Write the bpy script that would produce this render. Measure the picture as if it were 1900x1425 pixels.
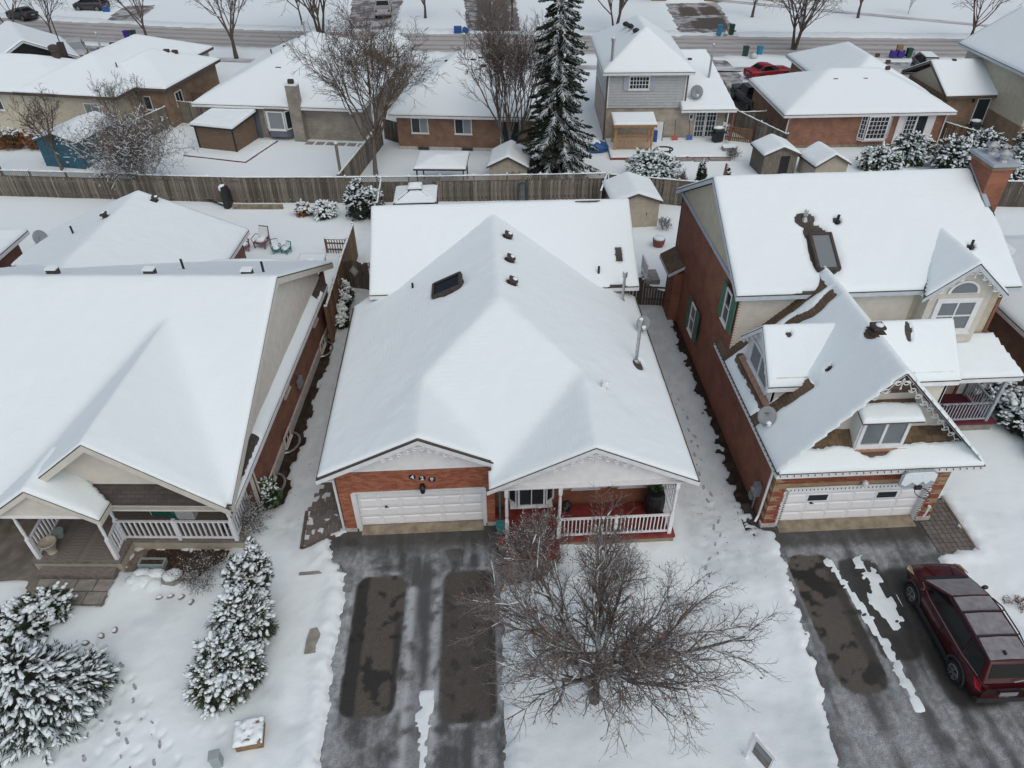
import bpy, bmesh, math, random
import numpy as np
from mathutils import Matrix, Vector

for _o in list(bpy.data.objects):
    bpy.data.objects.remove(_o)
scene = bpy.context.scene
C = bpy.context.collection
R = math.radians

# ------------------------------------------------------------------ camera
CAM_H = 20.5
PITCH, ROLL, YAW = R(38.6), R(0.585), R(2.6)
fw = Vector((math.sin(YAW)*math.cos(PITCH), math.cos(YAW)*math.cos(PITCH), -math.sin(PITCH)))
dn = Vector((-math.sin(YAW)*math.sin(PITCH), -math.cos(YAW)*math.sin(PITCH), -math.cos(PITCH)))
rx = Vector((math.cos(YAW), -math.sin(YAW), 0))
cr, sr = math.cos(ROLL), math.sin(ROLL)
right = cr*rx + sr*dn
down = -sr*rx + cr*dn
cd = bpy.data.cameras.new('camera')
cam = bpy.data.objects.new('camera', cd)
C.objects.link(cam)
cam.matrix_world = Matrix(((right.x, -down.x, -fw.x, 0), (right.y, -down.y, -fw.y, 0),
                           (right.z, -down.z, -fw.z, CAM_H), (0, 0, 0, 1)))
cd.sensor_width = 36
cd.lens = 1335/1900*36
cd.clip_end = 3000
scene.camera = cam

# ------------------------------------------------------------------ light: overcast winter day
world = bpy.data.worlds.new('World')
scene.world = world
world.use_nodes = True
wn = world.node_tree
sky = wn.nodes.new('ShaderNodeTexSky')
sky.sky_type = 'NISHITA'
sky.sun_disc = False
SUN_EL, SUN_ROT = R(55), R(158)
sky.sun_elevation = SUN_EL
sky.sun_rotation = SUN_ROT
sky.air_density = 1.0
sky.dust_density = 4.0
sky.ozone_density = 1.0
sky.altitude = 0
bgn = wn.nodes['Background']
wn.links.new(sky.outputs[0], bgn.inputs[0])
bgn.inputs[1].default_value = 0.08
sd = bpy.data.lights.new('sun', 'SUN')
sd.energy = 1.15
sd.angle = R(125)
sd.color = (1.0, 0.985, 0.96)
sun = bpy.data.objects.new('sun', sd)
C.objects.link(sun)
sun.rotation_euler = (R(90)-SUN_EL, 0, R(180)-SUN_ROT)
vs = scene.view_settings
vs.view_transform = 'Standard'
vs.look = 'None'
vs.exposure = 0.08
vs.gamma = 1.0
vs.use_curve_mapping = False

# ------------------------------------------------------------------ helpers: noise
def _hash(ix, iy, s):
    n = (ix.astype(np.int64)*374761393 + iy.astype(np.int64)*668265263 + s*1442695041) & 0x7fffffff
    n = ((n ^ (n >> 13))*1274126177) & 0x7fffffff
    n = (n ^ (n >> 16)) & 0xffff
    return n/65535.0
def vnoise(x, y, s=0):
    x = np.asarray(x, float); y = np.asarray(y, float)
    ix = np.floor(x); iy = np.floor(y)
    fx = x-ix; fy = y-iy
    fx = fx*fx*(3-2*fx); fy = fy*fy*(3-2*fy)
    a = _hash(ix, iy, s); b = _hash(ix+1, iy, s); c = _hash(ix, iy+1, s); d = _hash(ix+1, iy+1, s)
    return (a*(1-fx)+b*fx)*(1-fy)+(c*(1-fx)+d*fx)*fy
def fbm(x, y, s=0, o=4):
    t = 0; amp = .5; tot = 0
    for i in range(o):
        t = t+amp*vnoise(x*(2**i)+17.3*i, y*(2**i)-9.1*i, s+i); tot += amp; amp *= .5
    return t/tot          # 0..1
def sstep(a, b, x):
    t = np.clip((x-a)/(b-a), 0, 1); return t*t*(3-2*t)

# ------------------------------------------------------------------ helpers: materials
MATS = {}
def _mat(name):
    m = bpy.data.materials.new(name); m.use_nodes = True
    MATS[name] = m
    nt = m.node_tree
    return m, nt, nt.nodes['Principled BSDF'], nt.nodes.new, nt.links.new
def ramp(nt, stops):
    r = nt.nodes.new('ShaderNodeValToRGB')
    el = r.color_ramp.elements
    while len(el) < len(stops): el.new(.5)
    for e, (p, c) in zip(el, stops):
        e.position = p; e.color = (*c, 1)
    return r
def M(name, base, var=.12, scale=6, rough=.7, bump=.15, bscale=30, metal=0, rnd=0, stretch=(1, 1, 1), spec=.4):
    """plain surface: base colour, soft mottling, fine relief, optional shift per object"""
    m, nt, b, N, Lk = _mat(name)
    tc = N('ShaderNodeTexCoord'); mp = N('ShaderNodeMapping'); mp.inputs['Scale'].default_value = stretch
    Lk(tc.outputs['Object'], mp.inputs[0])
    n1 = N('ShaderNodeTexNoise'); n1.inputs['Scale'].default_value = scale; n1.inputs['Detail'].default_value = 5
    Lk(mp.outputs[0], n1.inputs['Vector'])
    lo = tuple(max(0, c*(1-var*1.6)) for c in base); hi = tuple(min(1, c*(1+var*1.6)) for c in base)
    rp = ramp(nt, [(.28, lo), (.72, hi)])
    Lk(n1.outputs['Fac'], rp.inputs[0])
    col = rp.outputs[0]
    if rnd:
        oi = N('ShaderNodeObjectInfo'); hs = N('ShaderNodeHueSaturation')
        mr = N('ShaderNodeMapRange'); mr.inputs['To Min'].default_value = 1-rnd; mr.inputs['To Max'].default_value = 1+rnd
        Lk(oi.outputs['Random'], mr.inputs['Value']); Lk(mr.outputs[0], hs.inputs['Value']); Lk(col, hs.inputs['Color'])
        col = hs.outputs[0]
    Lk(col, b.inputs['Base Color'])
    b.inputs['Roughness'].default_value = rough
    b.inputs['Metallic'].default_value = metal
    b.inputs['Specular IOR Level'].default_value = spec
    if bump:
        n2 = N('ShaderNodeTexNoise'); n2.inputs['Scale'].default_value = bscale; n2.inputs['Detail'].default_value = 3
        Lk(mp.outputs[0], n2.inputs['Vector'])
        bp = N('ShaderNodeBump'); bp.inputs['Strength'].default_value = bump; bp.inputs['Distance'].default_value = .02
        Lk(n2.outputs['Fac'], bp.inputs['Height']); Lk(bp.outputs[0], b.inputs['Normal'])
    return m
def brick_mat(name, c1, c2, mortar, w=.215, h=.075, ms=.008, bias=0.0):
    m, nt, b, N, Lk = _mat(name)
    uv = N('ShaderNodeUVMap'); uv.uv_map = 'UVMap'
    bt = N('ShaderNodeTexBrick')
    bt.inputs['Scale'].default_value = 1; bt.inputs['Brick Width'].default_value = w; bt.inputs['Row Height'].default_value = h
    bt.inputs['Mortar Size'].default_value = ms; bt.inputs['Mortar Smooth'].default_value = .2; bt.inputs['Bias'].default_value = bias
    bt.inputs['Color1'].default_value = (*c1, 1); bt.inputs['Color2'].default_value = (*c2, 1); bt.inputs['Mortar'].default_value = (*mortar, 1)
    Lk(uv.outputs[0], bt.inputs['Vector'])
    n = N('ShaderNodeTexNoise'); n.inputs['Scale'].default_value = 1.3; n.inputs['Detail'].default_value = 6
    Lk(uv.outputs[0], n.inputs['Vector'])
    rp = ramp(nt, [(.3, (.72, .72, .72)), (.7, (1.12, 1.1, 1.08))])
    Lk(n.outputs['Fac'], rp.inputs[0])
    mx = N('ShaderNodeMix'); mx.data_type = 'RGBA'; mx.blend_type = 'MULTIPLY'; mx.inputs[0].default_value = 1
    Lk(bt.outputs['Color'], mx.inputs[6]); Lk(rp.outputs[0], mx.inputs[7]); Lk(mx.outputs[2], b.inputs['Base Color'])
    bp = N('ShaderNodeBump'); bp.inputs['Strength'].default_value = .6; bp.inputs['Distance'].default_value = .01; bp.invert = True
    Lk(bt.outputs['Fac'], bp.inputs['Height']); Lk(bp.outputs[0], b.inputs['Normal'])
    b.inputs['Roughness'].default_value = .85
    return m
def piece_mat(name, stops, rough=.85):
    """separate bricks: every piece (object or island) takes its own tone"""
    m, nt, b, N, Lk = _mat(name)
    oi = N('ShaderNodeObjectInfo'); ge = N('ShaderNodeNewGeometry')
    ad = N('ShaderNodeMath'); ad.operation = 'ADD'; fr = N('ShaderNodeMath'); fr.operation = 'FRACT'
    Lk(oi.outputs['Random'], ad.inputs[0]); Lk(ge.outputs['Random Per Island'], ad.inputs[1]); Lk(ad.outputs[0], fr.inputs[0])
    rp = ramp(nt, stops); Lk(fr.outputs[0], rp.inputs[0])
    n = N('ShaderNodeTexNoise'); n.inputs['Scale'].default_value = 25; n.inputs['Detail'].default_value = 4
    r2 = ramp(nt, [(.3, (.8, .8, .8)), (.7, (1.1, 1.1, 1.1))]); Lk(n.outputs['Fac'], r2.inputs[0])
    mx = N('ShaderNodeMix'); mx.data_type = 'RGBA'; mx.blend_type = 'MULTIPLY'; mx.inputs[0].default_value = 1
    Lk(rp.outputs[0], mx.inputs[6]); Lk(r2.outputs[0], mx.inputs[7]); Lk(mx.outputs[2], b.inputs['Base Color'])
    b.inputs['Roughness'].default_value = rough
    return m
def snow_mat(name, base=(.785, .872, .892), b1=.5, s1=2.2, b2=.35, s2=26, tint=False, ripple=0):
    m, nt, b, N, Lk = _mat(name)
    tc = N('ShaderNodeTexCoord')
    na = N('ShaderNodeTexNoise'); na.inputs['Scale'].default_value = s1; na.inputs['Detail'].default_value = 4
    nb = N('ShaderNodeTexNoise'); nb.inputs['Scale'].default_value = s2; nb.inputs['Detail'].default_value = 4
    for n in (na, nb): Lk(tc.outputs['Object'], n.inputs['Vector'])
    p1 = N('ShaderNodeBump'); p1.inputs['Strength'].default_value = b1; p1.inputs['Distance'].default_value = .05
    p2 = N('ShaderNodeBump'); p2.inputs['Strength'].default_value = b2; p2.inputs['Distance'].default_value = .012
    Lk(na.outputs['Fac'], p1.inputs['Height']); Lk(nb.outputs['Fac'], p2.inputs['Height']); Lk(p1.outputs[0], p2.inputs['Normal'])
    Lk(p2.outputs[0], b.inputs['Normal'])
    if ripple:    # shingle courses telegraphing faintly through the snow
        wv = N('ShaderNodeTexWave'); wv.bands_direction = 'Z'; wv.inputs['Scale'].default_value = 4.6; wv.inputs['Distortion'].default_value = 1.2; wv.inputs['Detail'].default_value = 2; wv.inputs['Detail Scale'].default_value = 3
        Lk(tc.outputs['Object'], wv.inputs['Vector']); nm = N('ShaderNodeTexNoise'); nm.inputs['Scale'].default_value = .35; Lk(tc.outputs['Object'], nm.inputs['Vector'])
        rm = ramp(nt, [(.42, (0, 0, 0)), (.68, (ripple,)*3)]); Lk(nm.outputs['Fac'], rm.inputs[0])
        p3 = N('ShaderNodeBump'); p3.inputs['Distance'].default_value = .012; Lk(rm.outputs[0], p3.inputs['Strength']); Lk(wv.outputs['Fac'], p3.inputs['Height']); Lk(p2.outputs[0], p3.inputs['Normal']); Lk(p3.outputs[0], b.inputs['Normal'])
    rp = ramp(nt, [(.3, tuple(c*.965 for c in base)), (.7, base)])
    Lk(nb.outputs['Fac'], rp.inputs[0]); col = rp.outputs[0]
    if tint:      # Col greys the snow in side lanes, patches and along slushy edges
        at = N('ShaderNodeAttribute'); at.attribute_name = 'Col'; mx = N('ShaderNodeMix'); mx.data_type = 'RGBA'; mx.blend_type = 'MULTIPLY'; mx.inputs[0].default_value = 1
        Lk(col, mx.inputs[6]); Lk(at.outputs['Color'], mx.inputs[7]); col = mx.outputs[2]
    Lk(col, b.inputs['Base Color'])
    b.inputs['Roughness'].default_value = .75; b.inputs['Specular IOR Level'].default_value = .25
    return m
def attr_mat(name, rough=.8, bump=.3, bscale=60, speck=.18, wet=True):
    """sheet coloured by the vertex attribute Col (stains, frost and wear with a shape of their own)"""
    m, nt, b, N, Lk = _mat(name)
    at = N('ShaderNodeAttribute'); at.attribute_name = 'Col'
    tc = N('ShaderNodeTexCoord')
    n = N('ShaderNodeTexNoise'); n.inputs['Scale'].default_value = bscale; n.inputs['Detail'].default_value = 5
    Lk(tc.outputs['Object'], n.inputs['Vector'])
    r2 = ramp(nt, [(.3, (1-speck*1.6,)*3), (.7, (1+speck*1.6,)*3)]); Lk(n.outputs['Fac'], r2.inputs[0])
    mx = N('ShaderNodeMix'); mx.data_type = 'RGBA'; mx.blend_type = 'MULTIPLY'; mx.inputs[0].default_value = 1
    Lk(at.outputs['Color'], mx.inputs[6]); Lk(r2.outputs[0], mx.inputs[7]); Lk(mx.outputs[2], b.inputs['Base Color'])
    bp = N('ShaderNodeBump'); bp.inputs['Strength'].default_value = bump; bp.inputs['Distance'].default_value = .01
    Lk(n.outputs['Fac'], bp.inputs['Height']); Lk(bp.outputs[0], b.inputs['Normal'])
    if wet:
        mr = N('ShaderNodeMapRange'); mr.inputs['From Min'].default_value = .012; mr.inputs['From Max'].default_value = .07
        mr.inputs['To Min'].default_value = .38; mr.inputs['To Max'].default_value = .85
        Lk(at.outputs['Fac'], mr.inputs['Value']); Lk(mr.outputs[0], b.inputs['Roughness'])
    else:
        b.inputs['Roughness'].default_value = rough
    return m
def glass_mat(name, base=(.03, .04, .045), rough=.04, spec=.45):
    m, nt, b, N, Lk = _mat(name)
    b.inputs['Base Color'].default_value = (*base, 1); b.inputs['Roughness'].default_value = rough
    b.inputs['Specular IOR Level'].default_value = spec
    return m

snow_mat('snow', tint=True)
snow_mat('snow_roof', b1=.32, s1=1.6, b2=.3, s2=16, ripple=.22)
snow_mat('snow_clump', b1=.5, s1=6, b2=.5, s2=40)
brick_mat('brick_main', (.34, .125, .068), (.28, .092, .052), (.24, .16, .12))
brick_mat('brick_orange', (.34, .165, .105), (.27, .125, .08), (.27, .18, .14))
brick_mat('brick_dark', (.29, .105, .06), (.235, .08, .047), (.22, .14, .105))
brick_mat('brick_left', (.30, .125, .078), (.235, .092, .058), (.24, .17, .13))
brick_mat('brick_brown', (.27, .16, .105), (.22, .125, .08), (.24, .17, .13))
brick_mat('brick_tan', (.30, .21, .14), (.25, .17, .11), (.28, .21, .16))
brick_mat('brick_grey', (.34, .31, .26), (.28, .26, .22), (.34, .31, .27), w=.3, h=.1)
brick_mat('stone_cream', (.50, .46, .39), (.42, .39, .33), (.40, .37, .31), w=.28, h=.1)
brick_mat('shingle', (.085, .072, .062), (.06, .052, .046), (.03, .027, .025), w=.30, h=.14, ms=.006)
brick_mat('shingle_brown', (.15, .105, .065), (.11, .078, .05), (.05, .036, .025), w=.30, h=.14, ms=.008)
piece_mat('brick_piece', [(0, (.28, .09, .052)), (.35, (.37, .13, .073)), (.7, (.44, .175, .10)), (1, (.32, .11, .068))])
piece_mat('brick_piece_dark', [(0, (.20, .060, .036)), (.35, (.28, .085, .05)), (.7, (.34, .11, .065)), (1, (.235, .072, .046))])
piece_mat('brick_piece_buff', [(0, (.34, .24, .135)), (.5, (.42, .30, .18)), (1, (.30, .20, .115))])
piece_mat('shingle_piece', [(0, (.085, .058, .034)), (.5, (.135, .095, .055)), (1, (.175, .125, .07))])
piece_mat('paver_piece', [(0, (.12, .11, .10)), (.5, (.17, .155, .14)), (1, (.14, .115, .10))], .7)
M('mortar', (.30, .22, .17), .15, 8, .9)
M('mortar_dark', (.20, .13, .10), .15, 8, .9)
M('white_trim', (.72, .74, .75), .05, 4, .45, .05)
M('white_paint', (.78, .80, .82), .05, 5, .5, .08)
M('door_white', (.87, .88, .89), .03, 3, .45, .04)
M('siding_white', (.76, .77, .77), .04, 3, .55, .05)
M('siding_cream', (.58, .555, .49), .05, 3, .6, .05)
M('siding_beige', (.50, .46, .36), .06, 3, .6, .08)
M('siding_grey', (.42, .45, .46), .05, 3, .6, .06)
M('siding_slate', (.13, .155, .20), .08, 3, .6, .06)
M('trim_grey', (.36, .41, .46), .06, 4, .5, .05)
M('fascia_blue', (.50, .56, .60), .05, 4, .5, .05)
M('fascia_brown', (.11, .085, .07), .1, 4, .6, .08)
M('slush', (.33, .345, .36), .3, 20, .6, .4, 60)
M('concrete', (.27, .255, .23), .18, 4, .85, .3, 40)
M('concrete_ochre', (.25, .215, .155), .22, 3, .85, .3, 40)
M('concrete_pale', (.47, .46, .44), .12, 4, .85, .25, 40)
M('stone', (.26, .245, .225), .25, 5, .85, .5, 20)
M('red_deck', (.19, .035, .032), .22, 4, .55, .15)
M('dark_red', (.12, .02, .03), .2, 4, .6, .1)
M('grey_deck', (.20, .185, .165), .22, 5, .75, .3, 25, stretch=(1, 6, 1))
M('fence_wood', (.165, .147, .122), .35, 3, .85, .4, 14, rnd=.45, stretch=(6, 6, .6))
M('fence_dark', (.10, .085, .07), .3, 3, .85, .4, 14, rnd=.3, stretch=(6, 6, .6))
M('fence_brown', (.17, .105, .06), .3, 3, .85, .4, 14, rnd=.3, stretch=(6, 6, .6))
M('wood_new', (.40, .24, .11), .2, 4, .7, .2, 20, rnd=.2, stretch=(5, 5, .7))
M('wood_old', (.25, .165, .095), .3, 4, .8, .3, 20, stretch=(1, 4, 6))
M('wood_red', (.20, .07, .05), .2, 4, .7, .2, 20, rnd=.2)
M('shed_brown', (.165, .115, .08), .1, 3, .7, .15)
M('shed_beige', (.44, .40, .32), .08, 3, .7, .1)
M('shed_blue', (.03, .115, .165), .15, 3, .6, .1)
M('black_metal', (.018, .018, .02), .1, 5, .45, .05)
M('dark_plastic', (.03, .03, .033), .15, 5, .5, .1)
M('vent_brown', (.06, .045, .04), .2, 8, .7, .2)
M('galvanised', (.47, .48, .48), .1, 8, .35, .1, metal=.75)
M('dish_grey', (.22, .245, .26), .04, 3, .5, .03)
M('copper', (.48, .27, .19), .15, 6, .4, .1, metal=.5)
M('shutter_green', (.055, .15, .10), .1, 5, .6, .1)
M('shutter_cream', (.52, .46, .36), .06, 5, .6, .1)
M('plastic_green', (.02, .16, .12), .1, 5, .45, .05)
M('plastic_blue', (.02, .09, .32), .1, 5, .4, .05)
M('plastic_cyan', (.03, .22, .38), .1, 5, .4, .05)
M('plastic_dkgreen', (.015, .06, .04), .1, 5, .45, .05)
M('plastic_grey', (.30, .36, .36), .06, 4, .5, .05)
M('plastic_teal', (.03, .20, .20), .1, 4, .5, .05)
M('purple_bin', (.05, .03, .25), .1, 5, .4, .05)
M('cardboard', (.33, .22, .13), .12, 6, .8, .1)
M('bag_white', (.55, .57, .55), .15, 8, .4, .6, 12)
M('terracotta', (.40, .37, .30), .12, 8, .8, .2)
M('orange', (.50, .17, .02), .1, 6, .5, .05)
M('cover_black', (.025, .028, .035), .2, 6, .6, .5, 10)
M('bark', (.085, .070, .058), .35, 9, .9, .6, 25)
M('bark_pale', (.15, .13, .112), .3, 9, .9, .5, 25)
M('twig', (.125, .098, .082), .3, 6, .9, 0)
M('twig_grey', (.15, .125, .11), .3, 6, .9, 0)
M('twig_red', (.13, .075, .06), .3, 6, .9, 0)
M('twig_frost', (.26, .25, .245), .3, 9, .9, 0)
M('dry_leaf', (.20, .09, .035), .4, 12, .8, 0)
M('needle', (.040, .052, .038), .45, 7, .8, 0, spec=.15)
M('needle_cedar', (.045, .055, .028), .5, 6, .8, 0, spec=.15)
M('leaf_green', (.05, .09, .04), .4, 9, .7, 0)
M('soil', (.055, .042, .030), .4, 7, .95, .8, 18)
M('litter', (.09, .052, .03), .5, 14, .95, .7, 30)
M('rubber', (.02, .02, .021), .15, 8, .8, .2)
M('rim', (.42, .43, .44), .08, 8, .3, .05, metal=.85)
M('car_red', (.050, .006, .009), .12, 3, .25, .02, spec=.45)
M('car_red2', (.28, .015, .02), .1, 3, .25, .02, spec=.6)
M('car_dark', (.035, .037, .042), .1, 3, .25, .02, spec=.6)
M('car_silver', (.42, .44, .46), .06, 3, .25, .02, spec=.6)
M('car_frost', (.225, .22, .235), .14, 5, .7, .3, 50)
M('lamp_red', (.30, .01, .02), .05, 4, .15, 0)
M('lamp_amber', (.55, .42, .28), .1, 4, .15, 0)
M('plate', (.22, .25, .28), .05, 4, .4, 0)
M('ink', (.012, .014, .02), .05, 4, .6, 0)
M('hose_blue', (.02, .06, .10), .1, 4, .5, 0)
M('tarp_blue', (.03, .10, .26), .2, 4, .5, .3)
M('rattan', (.22, .10, .10), .2, 6, .7, .2)
glass_mat('glass')
glass_mat('glass_pale', (.22, .25, .26), .08)
glass_mat('glass_car', (.008, .009, .010), .12, .22)
glass_mat('glass_sky', (.16, .19, .20), .1)
attr_mat('asphalt', speck=.42, bscale=42, bump=.5)
attr_mat('road', speck=.10, bscale=25)
# ------------------------------------------------------------------ helpers: meshes
def norm(v):
    v = np.asarray(v, float); return v/(np.linalg.norm(v)+1e-12)
class MB:
    """collects faces and links them as ONE mesh object; UV in metres"""
    def __init__(s):
        s.v = []; s.f = []; s.mi = []; s.cur = 0
    def add(s, vs, fs):
        o = len(s.v); s.v.extend([tuple(map(float, p)) for p in vs])
        for f in fs:
            s.f.append(tuple(o+i for i in f)); s.mi.append(s.cur)
        return s
    def box(s, x0, x1, y0, y1, z0, z1):
        return s.add([(x0, y0, z0), (x1, y0, z0), (x1, y1, z0), (x0, y1, z0), (x0, y0, z1), (x1, y0, z1), (x1, y1, z1), (x0, y1, z1)],
                     [(0, 3, 2, 1), (4, 5, 6, 7), (0, 1, 5, 4), (1, 2, 6, 5), (2, 3, 7, 6), (3, 0, 4, 7)])
    def obox(s, c, ax, ay, az, hx, hy, hz):
        c = np.asarray(c, float); ax, ay, az = norm(ax)*hx, norm(ay)*hy, norm(az)*hz
        P = [c+i*ax+j*ay+k*az for k in (-1, 1) for (i, j) in ((-1, -1), (1, -1), (1, 1), (-1, 1))]
        return s.add(P, [(0, 3, 2, 1), (4, 5, 6, 7), (0, 1, 5, 4), (1, 2, 6, 5), (2, 3, 7, 6), (3, 0, 4, 7)])
    def bar(s, a, b, w, h=None, up=(0, 0, 1)):
        a = np.asarray(a, float); b = np.asarray(b, float); h = h or w
        d = b-a; L = np.linalg.norm(d); d = d/L
        u = np.asarray(up, float)
        if abs(np.dot(d, u)) > .98: u = np.array([0, 1., 0])
        sd_ = norm(np.cross(d, u)); u2 = np.cross(sd_, d)
        return s.obox((a+b)/2, d, sd_, u2, L/2, w/2, h/2)
    def prism(s, poly, vec):
        poly = [np.asarray(p, float) for p in poly]; vec = np.asarray(vec, float); n = len(poly)
        nr = sum((np.cross(poly[i]-poly[0], poly[(i+1) % n]-poly[0]) for i in range(1, n-1)), np.zeros(3))
        if np.dot(nr, vec) > 0: poly = poly[::-1]
        P = poly+[p+vec for p in poly]
        return s.add(P, [tuple(range(n)), tuple(range(2*n-1, n-1, -1))]+[(i, i+n, (i+1) % n+n, (i+1) % n) for i in range(n)])
    def tube(s, pts, rad, n=6, cap=True):
        pts = [np.asarray(p, float) for p in pts]
        if np.isscalar(rad): rad = [rad]*len(pts)
        rings = []; ref = None
        for i, p in enumerate(pts):
            d = norm(pts[min(i+1, len(pts)-1)]-pts[max(i-1, 0)])
            if ref is None:
                ref = np.cross(d, (0, 0, 1.)) if abs(d[2]) < .95 else np.cross(d, (0, 1., 0))
            ref = norm(ref-d*np.dot(ref, d)); o = np.cross(d, ref)
            rings.append([p+rad[i]*(math.cos(a)*ref+math.sin(a)*o) for a in [2*math.pi*k/n for k in range(n)]])
        V = [q for r_ in rings for q in r_]; F = []
        for i in range(len(pts)-1):
            for k in range(n):
                F.append((i*n+k, i*n+(k+1) % n, (i+1)*n+(k+1) % n, (i+1)*n+k))
        if cap:
            F.append(tuple(range(n-1, -1, -1))); F.append(tuple(range((len(pts)-1)*n, len(pts)*n)))
        return s.add(V, F)
    def lathe(s, c, prof, n=14, ax=(0, 0, 1)):
        az = norm(ax); r1 = norm(np.cross(az, (0, 1., 0)) if abs(az[1]) < .9 else np.cross(az, (1., 0, 0))); r2 = np.cross(az, r1)
        c = np.asarray(c, float); V = []; F = []
        for (r_, z) in prof:
            for k in range(n):
                a = 2*math.pi*k/n; V.append(c+az*z+max(r_, 1e-4)*(math.cos(a)*r1+math.sin(a)*r2))
        for i in range(len(prof)-1):
            for k in range(n):
                F.append((i*n+k, i*n+(k+1) % n, (i+1)*n+(k+1) % n, (i+1)*n+k))
        F.append(tuple(range(n-1, -1, -1))); F.append(tuple(range((len(prof)-1)*n, len(prof)*n)))
        return s.add(V, F)
    def blob(s, c, r, rng, lump=.25, n1=6, n2=4):
        """lumpy closed ball, r = (rx, ry, rz)"""
        V = [(c[0], c[1], c[2]+r[2])]
        for i in range(1, n2):
            t = math.pi*i/n2
            for k in range(n1):
                a = 2*math.pi*(k+.5*(i % 2))/n1; q = 1+rng.uniform(-lump, lump)
                V.append((c[0]+q*r[0]*math.sin(t)*math.cos(a), c[1]+q*r[1]*math.sin(t)*math.sin(a), c[2]+q*r[2]*math.cos(t)))
        V.append((c[0], c[1], c[2]-r[2])); F = []
        for k in range(n1): F.append((0, 1+k, 1+(k+1) % n1))
        for i in range(n2-2):
            for k in range(n1):
                a, b = 1+i*n1, 1+(i+1)*n1
                F.append((a+k, b+k, b+(k+1) % n1, a+(k+1) % n1))
        o = 1+(n2-2)*n1
        for k in range(n1): F.append((o+k, len(V)-1, o+(k+1) % n1))
        return s.add(V, F)
    def mesh(s, name, mats, smooth=False):
        me = bpy.data.meshes.new(name)
        me.from_pydata(s.v, [], s.f)
        for m in (mats if isinstance(mats, (list, tuple)) else [mats]):
            me.materials.append(MATS[m] if isinstance(m, str) else m)
        if any(s.mi): me.polygons.foreach_set('material_index', s.mi)
        if smooth: me.polygons.foreach_set('use_smooth', [True]*len(s.f))
        if len(s.f) < 40000: box_uv(me)
        me.update()
        return me
    def build(s, name, mats, parent=None, smooth=False, kind=None, bevel=0):
        o = bpy.data.objects.new(name, s.mesh(name, mats, smooth))
        C.objects.link(o)
        if parent is not None: o.parent = parent
        if kind: o['kind'] = kind
        if bevel:
            b = o.modifiers.new('bevel', 'BEVEL'); b.width = bevel; b.segments = 2; b.limit_method = 'ANGLE'
        return o
def box_uv(me):
    uvl = me.uv_layers.new(name='UVMap')
    nl = len(me.loops)
    co = np.empty(len(me.vertices)*3); me.vertices.foreach_get('co', co); co = co.reshape(-1, 3)
    vi = np.empty(nl, np.int32); me.loops.foreach_get('vertex_index', vi)
    pn = np.empty(len(me.polygons)*3); me.polygons.foreach_get('normal', pn); pn = pn.reshape(-1, 3)
    tot = np.empty(len(me.polygons), np.int32); me.polygons.foreach_get('loop_total', tot)
    ln = np.repeat(pn, tot, axis=0); p = co[vi]
    h = np.hypot(ln[:, 0], ln[:, 1]); ok = h > .05
    tx = np.where(ok, -ln[:, 1]/np.maximum(h, 1e-9), 1); ty = np.where(ok, ln[:, 0]/np.maximum(h, 1e-9), 0)
    u = p[:, 0]*tx+p[:, 1]*ty
    # distance up the slope for tilted faces, z for walls, y for flat faces
    up = np.stack([-ln[:, 0]*ln[:, 2], -ln[:, 1]*ln[:, 2], h*h], 1)/np.maximum(h, 1e-9)[:, None]
    v = np.where(ok, (p*up).sum(1), p[:, 1])
    uvl.data.foreach_set('uv', np.stack([u, v], 1).ravel())
def grid_obj(name, X, Y, Z, keep, mat, parent=None, col=None, kind=None, skirt=None):
    """height sheet on a grid; keep = mask of cells; skirt = drop of the rim"""
    ny, nx = X.shape
    idx = np.arange(ny*nx).reshape(ny, nx)
    a, b, c, d = idx[:-1, :-1][keep], idx[:-1, 1:][keep], idx[1:, 1:][keep], idx[1:, :-1][keep]
    faces = np.stack([a, b, c, d], 1)
    P = np.stack([X.ravel(), Y.ravel(), Z.ravel()], 1)
    if skirt is not None:
        kp = np.pad(keep, 1)
        ring = []
        for (dy, dx, e0, e1) in ((-1, 0, (0, 0), (0, 1)), (1, 0, (1, 1), (1, 0)), (0, -1, (1, 0), (0, 0)), (0, 1, (0, 1), (1, 1))):
            nb = kp[1+dy:1+dy+keep.shape[0], 1+dx:1+dx+keep.shape[1]]
            jj, ii = np.nonzero(keep & ~nb)
            ring.append(np.stack([idx[jj+e0[0], ii+e0[1]], idx[jj+e1[0], ii+e1[1]]], 1))
        ring = np.concatenate(ring)
        low = P.copy(); low[:, 2] = skirt.ravel()
        P = np.concatenate([P, low]); o = ny*nx
        faces = np.concatenate([faces, np.stack([ring[:, 1], ring[:, 0], ring[:, 0]+o, ring[:, 1]+o], 1)])
        if col is not None: col = np.concatenate([col.reshape(-1, col.shape[-1])]*2)
    used = np.zeros(len(P), bool); used[faces.ravel()] = True
    re = np.cumsum(used)-1
    P = P[used]; faces = re[faces]
    me = bpy.data.meshes.new(name)
    me.vertices.add(len(P)); me.vertices.foreach_set('co', P.ravel())
    me.loops.add(faces.size); me.loops.foreach_set('vertex_index', faces.ravel().astype(np.int32))
    me.polygons.add(len(faces)); me.polygons.foreach_set('loop_start', np.arange(0, faces.size, 4, dtype=np.int32))
    me.polygons.foreach_set('use_smooth', np.ones(len(faces), bool))
    me.update(calc_edges=True)
    me.materials.append(MATS[mat])
    if col is not None:
        cc = np.ones((len(P), 4)); cc[:, :3] = col.reshape(-1, 3)[used]
        ca = me.color_attributes.new('Col', 'FLOAT_COLOR', 'POINT'); ca.data.foreach_set('color', cc.ravel())
    o = bpy.data.objects.new(name, me); C.objects.link(o)
    if parent is not None: o.parent = parent
    if kind: o['kind'] = kind
    return o
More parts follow.
